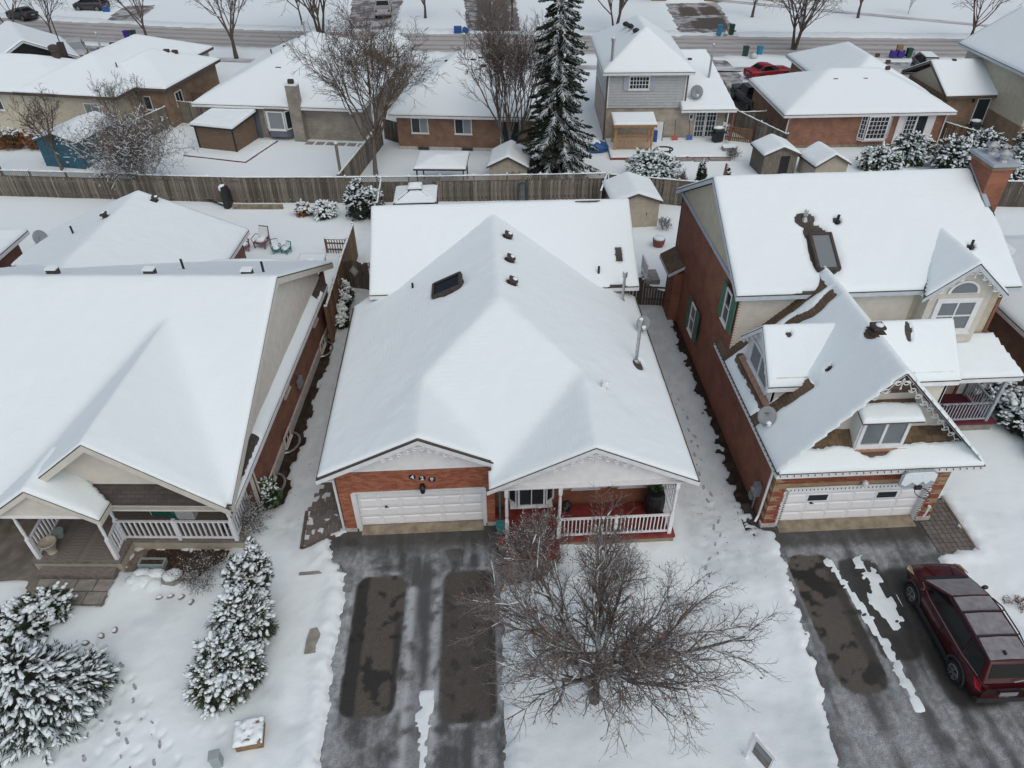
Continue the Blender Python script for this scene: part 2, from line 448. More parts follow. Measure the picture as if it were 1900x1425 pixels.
def raw_mesh(name, V, F, mat, parent=None, smooth=False, kind=None):
    """V (n,3), F (m,3 or 4) arrays"""
    me = bpy.data.meshes.new(name); k = F.shape[1]
    me.vertices.add(len(V)); me.vertices.foreach_set('co', np.asarray(V, float).ravel())
    me.loops.add(F.size); me.loops.foreach_set('vertex_index', F.ravel().astype(np.int32))
    me.polygons.add(len(F)); me.polygons.foreach_set('loop_start', np.arange(0, F.size, k, dtype=np.int32))
    if smooth: me.polygons.foreach_set('use_smooth', np.ones(len(F), bool))
    me.update(calc_edges=True); me.materials.append(MATS[mat])
    o = bpy.data.objects.new(name, me); C.objects.link(o)
    if parent is not None: o.parent = parent
    if kind: o['kind'] = kind
    return o
def tag(o, label, cat, group=None, kind=None):
    o['label'] = label; o['category'] = cat
    if group: o['group'] = group
    if kind: o['kind'] = kind
    return o
def thing(name, label, cat, loc=(0, 0, 0), rz=0, group=None):
    o = bpy.data.objects.new(name, None); C.objects.link(o)
    o.location = loc; o.rotation_euler = (0, 0, rz); o.empty_display_size = .3
    return tag(o, label, cat, group)
def link_mesh(name, me, parent, loc=(0, 0, 0), rot=(0, 0, 0), scale=(1, 1, 1)):
    o = bpy.data.objects.new(name, me); C.objects.link(o); o.parent = parent
    o.location = loc; o.rotation_euler = rot; o.scale = scale
    return o
def copy_tree(o, parent=None):
    c = o.copy(); C.objects.link(c)
    c.parent = parent
    for ch in list(o.children): copy_tree(ch, c)
    return c

# ------------------------------------------------------------------ helpers: building parts
def tri_fan(poly):
    return [(poly[0], poly[i], poly[i+1]) for i in range(1, len(poly)-1)]
def roof(parent, polys, name='roof', shingle='shingle', fascia='white_trim', skip=(), thick=.05, fh=.17, tris=None):
    """polys: lists of (x,y,z) corners. Shingled slab plus fascia boards along the free edges"""
    mb = MB()
    for p in polys: mb.prism(p, (0, 0, -thick))
    rf = mb.build(name, shingle, parent)
    ed = {}
    for p in polys:
        for i in range(len(p)):
            a, b = tuple(round(q, 2) for q in p[i]), tuple(round(q, 2) for q in p[(i+1) % len(p)])
            ed.setdefault(frozenset((a, b)), []).append((p[i], p[(i+1) % len(p)]))
    if fascia:
        for k, (key, l) in enumerate(ed.items()):
            if len(l) > 1 or len(key) < 2: continue
            a, b = (np.array(q, float) for q in l[0])
            if any(sk(a, b) for sk in skip): continue
            f = MB(); d = norm(b-a); sdv = norm(np.cross(d, (0, 0, 1)))*.015
            lo = np.array([0, 0, -thick-.004]); hi = np.array([0, 0, -thick-fh])
            f.prism([a+lo-sdv, b+lo-sdv, b+hi-sdv, a+hi-sdv], sdv*2)
            f.build('fascia', fascia, parent)
    return rf
def roof_snow(parent, polys, step=.1, thick=.10, bare=None, seed=0, blur=2, inset=0.0, name='roof_snow', edge=.055, mat='snow_roof', rag=.06):
    P = np.array([q for p in polys for q in p]); x0, y0 = P[:, 0].min(), P[:, 1].min(); x1, y1 = P[:, 0].max(), P[:, 1].max()
    x0 += inset; x1 -= inset; y0 += inset; y1 -= inset
    nx = max(4, int(round((x1-x0)/step)))+1; ny = max(4, int(round((y1-y0)/step)))+1
    X, Y = np.meshgrid(np.linspace(x0, x1, nx), np.linspace(y0, y1, ny))
    Z = np.full(X.shape, -1e3); ins = np.zeros(X.shape, bool)
    for p in polys:
        for (a, b, c) in tri_fan([np.array(q, float) for q in p]):
            det = (b[1]-c[1])*(a[0]-c[0])+(c[0]-b[0])*(a[1]-c[1])
            if abs(det) < 1e-9: continue
            l1 = ((b[1]-c[1])*(X-c[0])+(c[0]-b[0])*(Y-c[1]))/det
            l2 = ((c[1]-a[1])*(X-c[0])+(a[0]-c[0])*(Y-c[1]))/det
            l3 = 1-l1-l2; e = -1e-4
            m = (l1 >= e) & (l2 >= e) & (l3 >= e)
            z = l1*a[2]+l2*b[2]+l3*c[2]
            Z = np.where(m, np.maximum(Z, z), Z); ins |= m
    base = np.where(ins, Z, 0)
    w = ins.astype(float); S = base*w; Wt = w.copy()
    for _ in range(blur):
        for ax in (0, 1):
            S = S+np.roll(S, 1, ax)+np.roll(S, -1, ax); Wt = Wt+np.roll(Wt, 1, ax)+np.roll(Wt, -1, ax)
    sm = np.where(ins, S/np.maximum(Wt, 1e-9), 0)
    # erosion distance to the rim; the rim keeps the true plane
    d = np.zeros(X.shape); cur = ins.copy()
    for i in range(5):
        d += cur
        pp = np.pad(cur, 1)
        cur = cur & pp[:-2, 1:-1] & pp[2:, 1:-1] & pp[1:-1, :-2] & pp[1:-1, 2:]
    wgt = np.clip((d-1)/3, 0, 1)
    rough_ = fbm(X*1.1+seed, Y*1.1, seed, 4)-.5
    T = thick*(edge/thick+(1-edge/thick)*np.clip((d-1)/2, 0, 1)**.6)*(1+.5*rough_)+rag*.35*(fbm(X*5, Y*5, seed+3, 2)-.5)
    H = np.maximum(base*(1-wgt)+sm*wgt, base-.03)+T
    if bare is not None:
        bd = bare(X, Y)               # >0 bare
        T2 = sstep(.12, -.12, bd+.10*(fbm(X*6, Y*6, seed+7, 3)-.5))
        H = base+T*T2-.05*(1-T2)+(H-base-T)*T2
        ok = ins & (T2 > .04)
    else:
        ok = ins
    keep = ok[:-1, :-1] & ok[1:, :-1] & ok[:-1, 1:] & ok[1:, 1:]
    return grid_obj(name, X, Y, H, keep, mat, parent, skirt=base-.01)
def wallset(parent, polys, mat, name='wall', t=.12):
    """each wall: (corner list, outward normal xy)"""
    for p, nrm in polys:
        MB().prism(p, np.array([nrm[0], nrm[1], 0.])*-t).build(name, mat, parent)
def rect(p0, p1, z0, z1):
    return [(p0[0], p0[1], z0), (p1[0], p1[1], z0), (p1[0], p1[1], z1), (p0[0], p0[1], z1)]
def window(parent, c, u, n, w, h, cols=2, rows=1, frame='white_trim', glass='glass', fw_=.07, depth=.06, sill=True, mw=.035, up=(0, 0, 1), name='window'):
    """c = centre on the wall face, u = along the wall, n = outward"""
    c = np.array(c, float); u = norm(u); n = norm(n); k = norm(up)
    mb = MB()
    for sx in (-1, 1):
        mb.obox(c+u*sx*(w/2-fw_/2)+n*depth/2, u, n, k, fw_/2, depth/2, h/2)
    for sz in (-1, 1):
        mb.obox(c+k*sz*(h/2-fw_/2)+n*depth/2, u, n, k, w/2-fw_, depth/2, fw_/2)
    iw, ih = w-2*fw_, h-2*fw_
    for i in range(1, cols): mb.obox(c+u*(-iw/2+iw*i/cols)+n*depth*.4, u, n, k, mw/2, depth*.4, ih/2)
    for j in range(1, rows): mb.obox(c+k*(-ih/2+ih*j/rows)+n*depth*.38, u, n, k, iw/2, depth*.36, mw/2)
    if sill: mb.obox(c-k*(h/2+.03)+n*depth*.8, u, n, k, w/2+.05, depth*.8, .028)
    f = mb.build(name, frame, parent)
    if cols*rows <= 60:
        pm = MB(); pw, ph = iw/cols, ih/rows
        pm.obox((0, 0, 0), u, n, k, pw/2, .006, ph/2); me = pm.mesh('pane', glass)
        for i in range(cols):
            for j in range(rows):
                link_mesh('pane', me, f, c+u*(-iw/2+pw*(i+.5))+k*(-ih/2+ph*(j+.5))+n*.012)
    return f
def siding(parent, tri, n, mat, pitch=.15, name='siding_board', t=.014, lean=.03, holes=()):
    """lap boards filling a polygon (list of 3D corners in one vertical plane, outward normal n)"""
    P = [np.array(p, float) for p in tri]; n = norm(n); u = norm(np.cross((0, 0, 1), n))
    o = P[0]; uv = [(np.dot(p-o, u), p[2]) for p in P]
    z0 = min(q[1] for q in uv); z1 = max(q[1] for q in uv)
    def span(z):
        xs = []
        for i in range(len(uv)):
            (a, za), (b, zb) = uv[i], uv[(i+1) % len(uv)]
            if (za-z)*(zb-z) <= 0 and abs(za-zb) > 1e-9: xs.append(a+(b-a)*(z-za)/(zb-za))
        return (min(xs), max(xs)) if len(xs) > 1 else None
    z = z0
    while z < z1-.02:
        zt = min(z+pitch-.018, z1-.003)
        a = span(z+.002); b = span(zt)
        if a and b:
            segs = [(a, b)]
            for (h0, h1, hz0, hz1) in holes:      # hole in wall coordinates
                if zt > hz0+.01 and z < hz1-.01:
                    ns = []
                    for (a_, b_) in segs:
                        if h0 > a_[0]: ns.append(((a_[0], min(h0, a_[1])), (b_[0], min(h0, b_[1]))))
                        if h1 < a_[1]: ns.append(((max(h1, a_[0]), a_[1]), (max(h1, b_[0]), b_[1])))
                    segs = ns
            for (a_, b_) in segs:
                if a_[1]-a_[0] < .03: continue
                mb = MB(); base = o-np.array([0, 0, o[2]])
                q = lambda s_, zz, off: base+u*s_+n*off+np.array([0, 0, zz])
                mb.add([q(a_[0], z, 0), q(a_[1], z, 0), q(a_[1], z, t+lean), q(a_[0], z, t+lean),
                        q(b_[0], zt, 0), q(b_[1], zt, 0), q(b_[1], zt, t), q(b_[0], zt, t)],
                       [(0, 3, 2, 1), (4, 5, 6, 7), (0, 1, 5, 4), (1, 2, 6, 5), (2, 3, 7, 6), (3, 0, 4, 7)])
                mb.build(name, mat, parent)
        z += pitch
def railing(parent, a, b, top=.95, bot=.12, posts=(), gap=.13, mat='white_paint', name='railing', bw=.035, rw=.08, snow=False):
    a = np.array(a, float); b = np.array(b, float); L = np.linalg.norm(b-a); d = (b-a)/L
    mb = MB(); up = np.array([0, 0, 1.])
    mb.bar(a+up*top, b+up*top, rw, .05).bar(a+up*bot, b+up*bot, rw*.8, .06)
    for e in (a, b): mb.bar(e+up*bot, e+up*top, bw*1.3)
    r_ = mb.build(name, mat, parent)
    pm = MB(); pm.box(-bw/2, bw/2, -bw/2, bw/2, bot+.03, top-.025); me = pm.mesh('baluster', mat)
    n = int(L/gap)
    for i in range(1, n):
        p = a+d*L*i/n
        link_mesh('baluster', me, r_, p, (0, 0, math.atan2(d[1], d[0])))
    return r_
def post(parent, p, h, w=.1, mat='white_paint', name='post', turned=False, base_h=.95):
    mb = MB(); x, y, z = p
    if turned:
        mb.box(x-w/2, x+w/2, y-w/2, y+w/2, z, z+base_h+.08)
        mb.lathe((x, y, z+base_h+.08), [(w*.42, 0), (w*.5, .04), (w*.32, .1), (w*.45, .25), (w*.42, h-base_h-.75), (w*.3, h-base_h-.55), (w*.5, h-base_h-.48), (w*.5, h-base_h-.40)], 10)
        mb.box(x-w/2, x+w/2, y-w/2, y+w/2, z+h-.33, z+h)
    else:
        mb.box(x-w/2, x+w/2, y-w/2, y+w/2, z, z+h)
    return mb.build(name, mat, parent)
def roof_vent(parent, x, y, z, sx=0.0, mat='vent_brown', snow=True, w=.2):
    """square slotted exhaust hood; sx = slope of the roof along x"""
    mb = MB(); ax = norm((1, 0, sx)); ay = np.array([0, 1., 0]); az = np.cross(ax, ay); c = np.array([x, y, z])
    mb.obox(c+az*.06, ax, ay, az, w*1.2, w*1.2, .015); mb.obox(c+az*.14, ax, ay, az, w*.7, w*.7, .08); mb.obox(c+az*.25, ax, ay, az, w, w, .045)
    o = mb.build('roof_vent', mat, parent)
    if snow:
        s_ = MB(); s_.blob(c+az*.29+ax*w*.2, (w*.75, w*.8, .05), random.Random(int(x*99)), .1, 8, 4); s_.build('snow_cap', 'snow_roof', o, smooth=True)
    return o
def pipe(parent, x, y, z0, z1, r=.05, mat='black_metal', capr=0, name='vent_pipe', capmat='galvanised'):
    mb = MB(); mb.tube([(x, y, z0), (x, y, z1)], r, 10); o = mb.build(name, mat, parent, smooth=False)
    if capr:
        c = MB(); c.lathe((x, y, z1-.12), [(capr*.8, 0), (capr, .03), (capr, .22), (capr*.85, .26)], 14); c.build('cap', capmat, o)
        b = MB(); b.lathe((x, y, z0+.02), [(r*2.4, 0), (r*1.6, .12), (r*1.15, .17)], 12); b.build('flashing', 'galvanised', o)
        s_ = MB(); s_.lathe((x, y, z1+.14), [(capr*.7, 0), (capr*.72, .02), (capr*.3, .05)], 10); s_.build('snow_cap', 'snow_roof', o)
    return o
def dish(name, label, loc, r, aim, text=None, mast=.5, group='satellite dishes'):
    """oval satellite dish on a bent mast with feed arm"""
    t = thing(name, label, 'satellite dish', loc, 0, group)
    aim = norm(aim); u = norm(np.cross((0, 0, 1), aim)); v = np.cross(aim, u); c = np.array([0, 0, mast])
    mb = MB(); V = []; F = []; n = 24
    for i, q in enumerate((0, .35, .7, 1)):
        for k in range(n):
            a = 2*math.pi*k/n; V.append(c+(u*math.cos(a)*r+v*math.sin(a)*r*1.08)*max(q, .01)+aim*(.16*r*q*q))
    for i in range(3):
        for k in range(n): F.append((i*n+k, i*n+(k+1) % n, (i+1)*n+(k+1) % n, (i+1)*n+k))
    mb.add(V, F)
    ob = mb.build('reflector', 'dish_grey', t, smooth=True)
    sm = ob.modifiers.new('s', 'SOLIDIFY'); sm.thickness = .02
    MB().tube([(0, 0, 0), (0, 0, mast*.6), c-aim*.08, c-aim*.02], .025, 8).build('mast', 'galvanised', t)
    tip = c+aim*r*1.0-v*r*.75
    MB().tube([c-v*r, tip], .015, 6).build('feed_arm', 'galvanised', t)
    MB().obox(tip, aim, u, v, .07, .05, .05).build('feed_horn', 'white_trim', t)
    rg = random.Random(3)
    MB().blob(tip+np.array([0, 0, .07]), (.10, .10, .06), rg, .15, 8, 4).build('snow', 'snow_clump', t, smooth=True)
    if text:
        letters(ob, text, c+aim*(.045*r+.012)+v*r*.32, u, aim, r*.36)
    return t
def letters(parent, s, c, u, n, size, mat='ink', name='lettering', depth=.004, bold=.0):
    """text as a flat mesh, centred at c, running along u, facing n"""
    cu = bpy.data.curves.new(name, 'FONT'); cu.body = s; cu.size = size; cu.align_x = 'CENTER'; cu.align_y = 'CENTER'; cu.extrude = depth; cu.offset = bold
    o = bpy.data.objects.new(name, cu); C.objects.link(o)
    dg = bpy.context.evaluated_depsgraph_get(); me = bpy.data.meshes.new_from_object(o.evaluated_get(dg))
    bpy.data.objects.remove(o); bpy.data.curves.remove(cu)
    me.materials.clear(); me.materials.append(MATS[mat])
    u = Vector(norm(u)); n = Vector(norm(n)); v = n.cross(u)
    q = bpy.data.objects.new(name, me); C.objects.link(q); q.parent = parent
    q.matrix_local = Matrix(((u.x, v.x, n.x, c[0]), (u.y, v.y, n.y, c[1]), (u.z, v.z, n.z, c[2]), (0, 0, 0, 1)))
    return q
def bricks(parent, x0, x1, z0, z1, y, holes=(), courses=.0785, bw=.218, gap=.012, mat='brick_piece', buff=None, cap=300, prefer=None):
    """running-bond bricks on a front wall facing -y. The first `cap` are parts, the rest one stuff part."""
    full = MB(); full.box(-(bw-gap)/2, (bw-gap)/2, -.012, .05, -(courses-gap)/2, (courses-gap)/2)
    meshes = {}
    cells = []
    nz = int((z1-z0)/courses)
    for j in range(nz):
        zc = z0+(j+.5)*courses
        x = x0-(bw/2 if j % 2 else 0)
        while x < x1-.01:
            a, b = max(x, x0), min(x+bw, x1)
            segs = [(a, b)]
            for (hx0, hx1, hz0, hz1) in holes:
                if zc > hz0-courses*.4 and zc < hz1+courses*.4:
                    ns = []
                    for (p, q) in segs:
                        if hx0 > p: ns.append((p, min(hx0, q)))
                        if hx1 < q: ns.append((max(hx1, p), q))
                    segs = ns
            for (p, q) in segs:
                if q-p > .035: cells.append((p, q, zc))
            x += bw
    if prefer: cells.sort(key=prefer)
    rest = MB(); rs = random.Random(5); cnt = 0
    key = {}
    for (p, q, zc) in cells:
        m_ = mat
        if buff and buff((p+q)/2, zc): m_ = buff((p+q)/2, zc)
        L = round(q-p, 2); dy = rs.uniform(-.004, .004)
        if cnt < cap:
            if (L, m_) not in key:
                k = MB(); k.box(-(L-gap)/2, (L-gap)/2, -.012, .05, -(courses-gap)/2, (courses-gap)/2); key[(L, m_)] = k.mesh('brick', m_)
            link_mesh('brick', key[(L, m_)], parent, ((p+q)/2, y+dy, zc)); cnt += 1
        else:
            rest.cur = 0 if m_ == mat else 1
            rest.box((p+q)/2-(L-gap)/2, (p+q)/2+(L-gap)/2, y-.012+dy, y+.05, zc-(courses-gap)/2, zc+(courses-gap)/2)
    if rest.f:
        rest.build('brickwork', [mat, 'brick_piece_buff'] if buff else mat, parent, kind='stuff')
def garage_door(parent, x0, x1, z0, z1, y, cols, rows, mat='door_white', windows=(), handle=None):
    d = MB().box(x0, x1, y, y+.04, z0, z1).build('garage_door', mat, parent)
    cw, rh = (x1-x0)/cols, (z1-z0)/rows
    pm = MB(); g = .055
    # raised panel with sloped border
    w2, h2 = cw/2-g, rh/2-g
    pm.add([(-w2, 0, -h2), (w2, 0, -h2), (w2, 0, h2), (-w2, 0, h2), (-w2+.05, -.022, -h2+.045), (w2-.05, -.022, -h2+.045), (w2-.05, -.022, h2-.045), (-w2+.05, -.022, h2-.045)],
           [(0, 1, 5, 4), (1, 2, 6, 5), (2, 3, 7, 6), (3, 0, 4, 7), (4, 5, 6, 7)])
    me = pm.mesh('panel', mat)
    gm = MB().box(-w2+.01, w2-.01, -.014, 0, -h2+.03, h2-.03).mesh('pane', 'glass')
    fr = MB()
    for s_ in (-1, 1):
        fr.box(s_*(w2+.01)-.022, s_*(w2+.01)+.022, -.02, 0, -h2, h2).box(-w2, w2, -.02, 0, s_*(h2-.01)-.02, s_*(h2-.01)+.02)
    fm = fr.mesh('pane_frame', mat)
    for i in range(cols):
        for j in range(rows):
            p = (x0+cw*(i+.5), y-.002, z0+rh*(j+.5))
            if (i, j) in windows:
                link_mesh('pane', gm, d, p); link_mesh('pane_frame', fm, d, p)
            else:
                link_mesh('panel', me, d, p)
    for j in range(1, rows):
        MB().box(x0, x1, y-.004, y, z0+rh*j-.008, z0+rh*j+.008).build('seam', 'plastic_grey', d)
    if handle:
        MB().box(handle[0]-.04, handle[0]+.04, y-.06, y, handle[1]-.03, handle[1]+.03).tube([(handle[0], y-.05, handle[1]), (handle[0]+.1, y-.06, handle[1]-.02)], .012, 6).build('handle', 'dark_plastic', d)
    return d
def scroll(parent, apex, tips, y, slope, n, mat='white_trim', r=.12, name='scroll_trim', full=1.0):
    """fretwork scrolls hung under a gable rake: apex (x,z), tips = (left x, right x)"""
    for s_, tx in ((-1, tips[0]), (1, tips[1])):
        mb = MB(); L = abs(tx-apex[0])*full
        for k in range(n):
            t = (k+.5)/n*L; q = r*(1-.35*k/n) if full < 1 else r
            cx, cz = apex[0]+s_*t, apex[1]-slope*t-.10-q*.55
            pts = []
            for i in range(13):
                a = i/12*2*math.pi*1.25+(k % 2)*math.pi
                rr = q*(1-.6*i/12)
                pts.append((cx+s_*rr*math.cos(a), y, cz+rr*.8*math.sin(a)))
            mb.tube(pts, .018, 4)
        pts = [(apex[0]+s_*L*i/(4*n), y, apex[1]-slope*L*i/(4*n)-.12-.06*math.sin(i*math.pi/2)) for i in range(4*n+1)]
        mb.tube(pts, .016, 4)
        mb.build(name, mat, parent)
    MB().tube([(apex[0], y, apex[1]-.1), (apex[0], y, apex[1]-.1-3*r)], .022, 5).lathe((apex[0], y, apex[1]-.1-3*r), [(.01, -.08), (.04, -.03), (.02, .02)], 8).build('finial', mat, parent)
# ------------------------------------------------------------------ ground, drives and street
LA = R(3.7); LO = (-8.38, 16.2)                       # frame of the left house
def lw(x, y, z=0):
    return (LO[0]+x*math.cos(LA)+y*math.sin(LA), LO[1]-x*math.sin(LA)+y*math.cos(LA), z)
def poly_sd(X, Y, poly):
    """signed distance, positive inside"""
    P = np.array(poly, float); n = len(P)
    d = np.full(X.shape, 1e9); ins = np.zeros(X.shape, bool)
    for i in range(n):
        a, b = P[i], P[(i+1) % n]; e = b-a
        t = np.clip(((X-a[0])*e[0]+(Y-a[1])*e[1])/(e@e+1e-12), 0, 1)
        d = np.minimum(d, np.hypot(X-a[0]-t*e[0], Y-a[1]-t*e[1]))
        c = ((a[1] > Y) != (b[1] > Y))
        with np.errstate(divide='ignore', invalid='ignore'):
            xi = (b[0]-a[0])*(Y-a[1])/(b[1]-a[1]+1e-12)+a[0]
        ins ^= c & (X < xi)
    return np.where(ins, d, -d)
def street_c(x):
    return 87.3-.125*x+.0018*np.maximum(0, -x)**2
DRIVE_MAIN = [(-4.98, 5), (-5.08, 15.55), (-5.75, 16.2), (-5.75, 17.35), (-5.2, 18.2), (.5, 18.2), (.5, 16.2), (2.3, 16.0), (2.3, 15.1), (.25, 14.7), (.1, 5)]
DRIVE_RIGHT = [(9.0, 5), (9.2, 8.3), (9.72, 12), (10.12, 15.9), (9.95, 17.6), (15.9, 17.6), (16.0, 17.7), (17.02, 17.75), (16.98, 15.25), (15.5, 15.1), (15.45, 5)]
DRIVE_LEFT = [lw(-16, -1.1)[:2], lw(-7.5, -.8)[:2], lw(-7.2, -1.75)[:2], lw(-4.5, -1.75)[:2], lw(-4.5, .8)[:2], lw(-7.3, .8)[:2], lw(-7.6, 3)[:2], lw(-16, 3)[:2]]
SOIL_L = [lw(-.6, 2.6)[:2], lw(.28, 2.6)[:2], lw(.25, 7)[:2], lw(.1, 13.5)[:2], lw(-.6, 13.5)[:2]]
SOIL_LF = [lw(-4.5, .6)[:2], lw(-4.3, -.45)[:2], lw(-3.3, -.3)[:2], lw(-1.6, -.5)[:2], lw(-.9, .6)[:2]]
SOIL_R = [(9.3, 16.4), (9.4, 21), (9.5, 31.5), (10.2, 31.5), (10.2, 16.4)]
WALK = [(-6.85, 18.4), (-6.75, 16.7), (-5.7, 17.2), (-5.2, 17.5), (-5.2, 21.5), (-6.3, 21.5)]
D_NEAR = [(20.6, 57.5), (20.6, 80.5), (26.5, 80), (24.8, 57.5)]
D_FAR1 = [(25.8, 106.5), (33.2, 106.5), (30.3, 86), (23.5, 86)]
D_FAR2 = [(-1.2, 112), (6.2, 112), (5.6, 88), (-.6, 88)]
D_FAR3 = [(-17, 115), (-9.5, 115), (-9.5, 90), (-14.5, 90)]
D_A = [(-47.5, 112), (-43, 112), (-41, 90), (-38.5, 76), (-43.5, 76), (-46, 90)]
D_F = [(41, 62), (46.5, 62), (46.5, 81), (41.5, 81)]
FOOT = [(-12.33, 13.08), (-11.84, 12.74), (-11.61, 12.26), (-11.08, 12.02), (-11.18, 11.64), (-10.74, 11.46), (-10.29, 11.22), (-10.31, 10.82), (-9.84, 10.56), (-9.81, 10.29), (-9.58, 10.24),
        (-12.66, 13.28), (-12.42, 12.81), (-11.93, 12.46), (-11.95, 12.30), (-11.6, 11.8), (-11.9, 12.03), (-11.52, 11.37), (-11.3, 11.0), (-10.72, 10.76), (-11.39, 10.57), (-10.71, 10.45), (-10.55, 10.41), (-10.46, 9.84), (-11.15, 9.83), (-10.63, 9.63), (-10.11, 9.82), (-10.78, 10.23), (-11.63, 10.66), (-11.7, 10.28),
        (-11.0, 10.1), (-11.4, 9.5), (-12.0, 9.9), (-11.85, 10.9), (-9.9, 9.5), (-9.3, 9.9), (-8.9, 9.5), (-8.6, 10.3), (-8.9, 11.0), (-7.9, 10.2),
        (8.13, 17.39), (8.12, 16.63), (8.27, 17.78), (8.91, 14.77), (7.56, 16.0), (8.07, 15.43), (8.3, 18.3), (8.0, 17.0), (7.75, 15.7), (7.3, 15.2), (7.6, 14.6), (6.9, 14.2), (8.5, 19.1), (8.3, 19.9), (8.6, 20.7), (8.3, 21.5), (8.55, 22.5), (8.5, 23.4), (8.3, 24.5)]
def mixc(a, b, t):
    return np.asarray(a)*(1-t[..., None])+np.asarray(b)*t[..., None]
def axis(*segs):
    out = []
    for a, b, st in segs: out.append(np.arange(a, b-st*.5, st))
    out.append([segs[-1][1]])
    return np.concatenate(out)
gx_ = axis((-900, -200, 50), (-200, -62, 6), (-62, -16, .6), (-16, -14, .16), (-14, -4.6, .07), (-4.6, 18, .115), (18, 23, .2), (23, 66, .6), (66, 200, 6), (200, 900, 50))
gy_ = axis((-60, 6, 3), (6, 18.2, .075), (18.2, 34, .19), (34, 58, .4), (58, 116, .6), (116, 200, 5), (200, 1200, 50))
X, Y = np.meshgrid(gx_, gy_)
zone_n = fbm(X*2.2, Y*2.2, 11, 5)-.5
fine_n = fbm(X*7, Y*7, 23, 3)-.5
near = sstep(60, 30, Y)
H = .10+.05*(fbm(X*.5, Y*.5, 5, 4)-.5)+.05*(fbm(X*1.7, Y*1.7, 6, 3)-.5)*near+.018*fine_n*near
# trodden lanes beside the houses
for (xa, xb, ya, yb) in ((-7.6, -6.0, 17, 34), (7.2, 9.3, 13, 31)):
    lane = sstep(.5, -.1, np.maximum(np.abs(X-(xa+xb)/2)-(xb-xa)/2, np.maximum(ya-Y, Y-yb)))
    H += lane*(-.02+.05*(fbm(X*3.4, Y*3.4, 31, 4)-.5))
# shovelled banks along the drives
for pl, hgt, wd in ((DRIVE_MAIN, .10, .55), (DRIVE_RIGHT, .07, .45)):
    s_ = poly_sd(X, Y, pl)
    near_edge = np.exp(-((s_+wd*.6)/(wd*.55))**2)
    H += near_edge*hgt*(.25+1.5*fbm(X*2.8, Y*2.8, 41, 4))*near
# drift ring and mound in the left front garden
H += .12*np.exp(-((X+11.6)**2/1.6+(Y-15.5)**2/.35))
H -= .025*np.exp(-((np.hypot(X+11.0, Y-13.2)-1.9)/.35)**2)
# worn path through the left yard and around the tree
def bare_cut(H, sd, noise=.28, depth=.17, soft=.10):
    t = sstep(-soft, soft, sd+noise*zone_n+noise*.5*fine_n)
    return H*(1-t)+(-.07)*t
sd_main = poly_sd(X, Y, DRIVE_MAIN); sd_right = poly_sd(X, Y, DRIVE_RIGHT)
H = bare_cut(H, sd_main, .35); H = bare_cut(H, sd_right, .45)
H = bare_cut(H, poly_sd(X, Y, DRIVE_LEFT), .22)
for pl in (SOIL_L, SOIL_R): H = bare_cut(H, poly_sd(X, Y, pl), .75)
H = bare_cut(H, poly_sd(X, Y, SOIL_LF), .4)
sdw = poly_sd(X, Y, WALK)
H = np.where(sdw > -.05, .045+.07*(fbm(X*4.5, Y*4.5, 51, 3)-.5), H)
for pl in (D_NEAR, D_FAR1, D_FAR2, D_FAR3, D_A, D_F): H = bare_cut(H, poly_sd(X, Y, pl), .5, soft=.3)
sd_st = 4.3-np.abs(Y-street_c(X))
H = np.where(np.abs(X) < 70, bare_cut(H, sd_st, .7, soft=.35), H)
H += np.where(np.abs(X) < 70, .22*np.exp(-((sd_st+.9)/.5)**2)*(.3+1.4*fbm(X*1.2, Y*1.2, 61, 3)), 0)
# snow left lying on the drives
ridge_c = -2.25+.12*(fbm(Y*.9, Y*0, 71, 3)-.5)+.02*(Y-10)
H = np.maximum(H, np.where((Y > 8.4) & (Y < 11.2), .035-np.abs(X-ridge_c-.10)*.06/np.clip(.08+.16*(Y-8.6), .05, .5)+.09*(fbm(X*4, Y*3, 72, 4)-.5), -1))
for (xa, ya, xb, yb, w_, sd0) in ((11.6, 15.1, 11.95, 13.2, .16, 1), (12.05, 12.9, 12.15, 11.2, .22, 2), (12.15, 11.4, 12.2, 9.9, .17, 3), (12.75, 15.0, 12.95, 13.0, .38, 4), (12.45, 13.6, 12.75, 12.5, .2, 5)):
    e = np.array([xb-xa, yb-ya]); t = np.clip(((X-xa)*e[0]+(Y-ya)*e[1])/(e@e), 0, 1)
    dd = np.hypot(X-xa-t*e[0], Y-ya-t*e[1])
    H = np.maximum(H, .06*(1-dd/(w_*(.25+1.5*fbm(X*4, Y*4, 80+sd0, 4))))-.05*sstep(.5, .72, fbm(X*5, Y*3, 90+sd0, 4)))
H = np.where((H > -.05) & (H < -.0), -.03, H)
rg = np.random.default_rng(4)
for (fx, fy) in FOOT:
    a = rg.uniform(-.9, .9)+ (1.2 if fx < 0 else 1.5)
    dx, dy = X-fx, Y-fy
    m = (np.abs(dx) < .4) & (np.abs(dy) < .4)
    u = dx[m]*math.cos(a)+dy[m]*math.sin(a); v = -dx[m]*math.sin(a)+dy[m]*math.cos(a)
    q = np.sqrt((u/.165)**2+(v/.08)**2)
    H[m] += -rg.choice((.03, .05, .06))*sstep(1.12, .6, q)
keep = ~((H[:-1, :-1] < -.055) & (H[1:, :-1] < -.055) & (H[:-1, 1:] < -.055) & (H[1:, 1:] < -.055))
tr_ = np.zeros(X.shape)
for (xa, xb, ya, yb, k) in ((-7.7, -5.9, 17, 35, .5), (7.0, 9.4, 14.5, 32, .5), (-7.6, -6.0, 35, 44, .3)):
    tr_ = np.maximum(tr_, k*sstep(.5, -.3, np.maximum(np.abs(X-(xa+xb)/2)-(xb-xa)/2, np.maximum(ya-Y, Y-yb))+.5*(fbm(X*1.5, Y*1.5, 301, 3)-.5)))
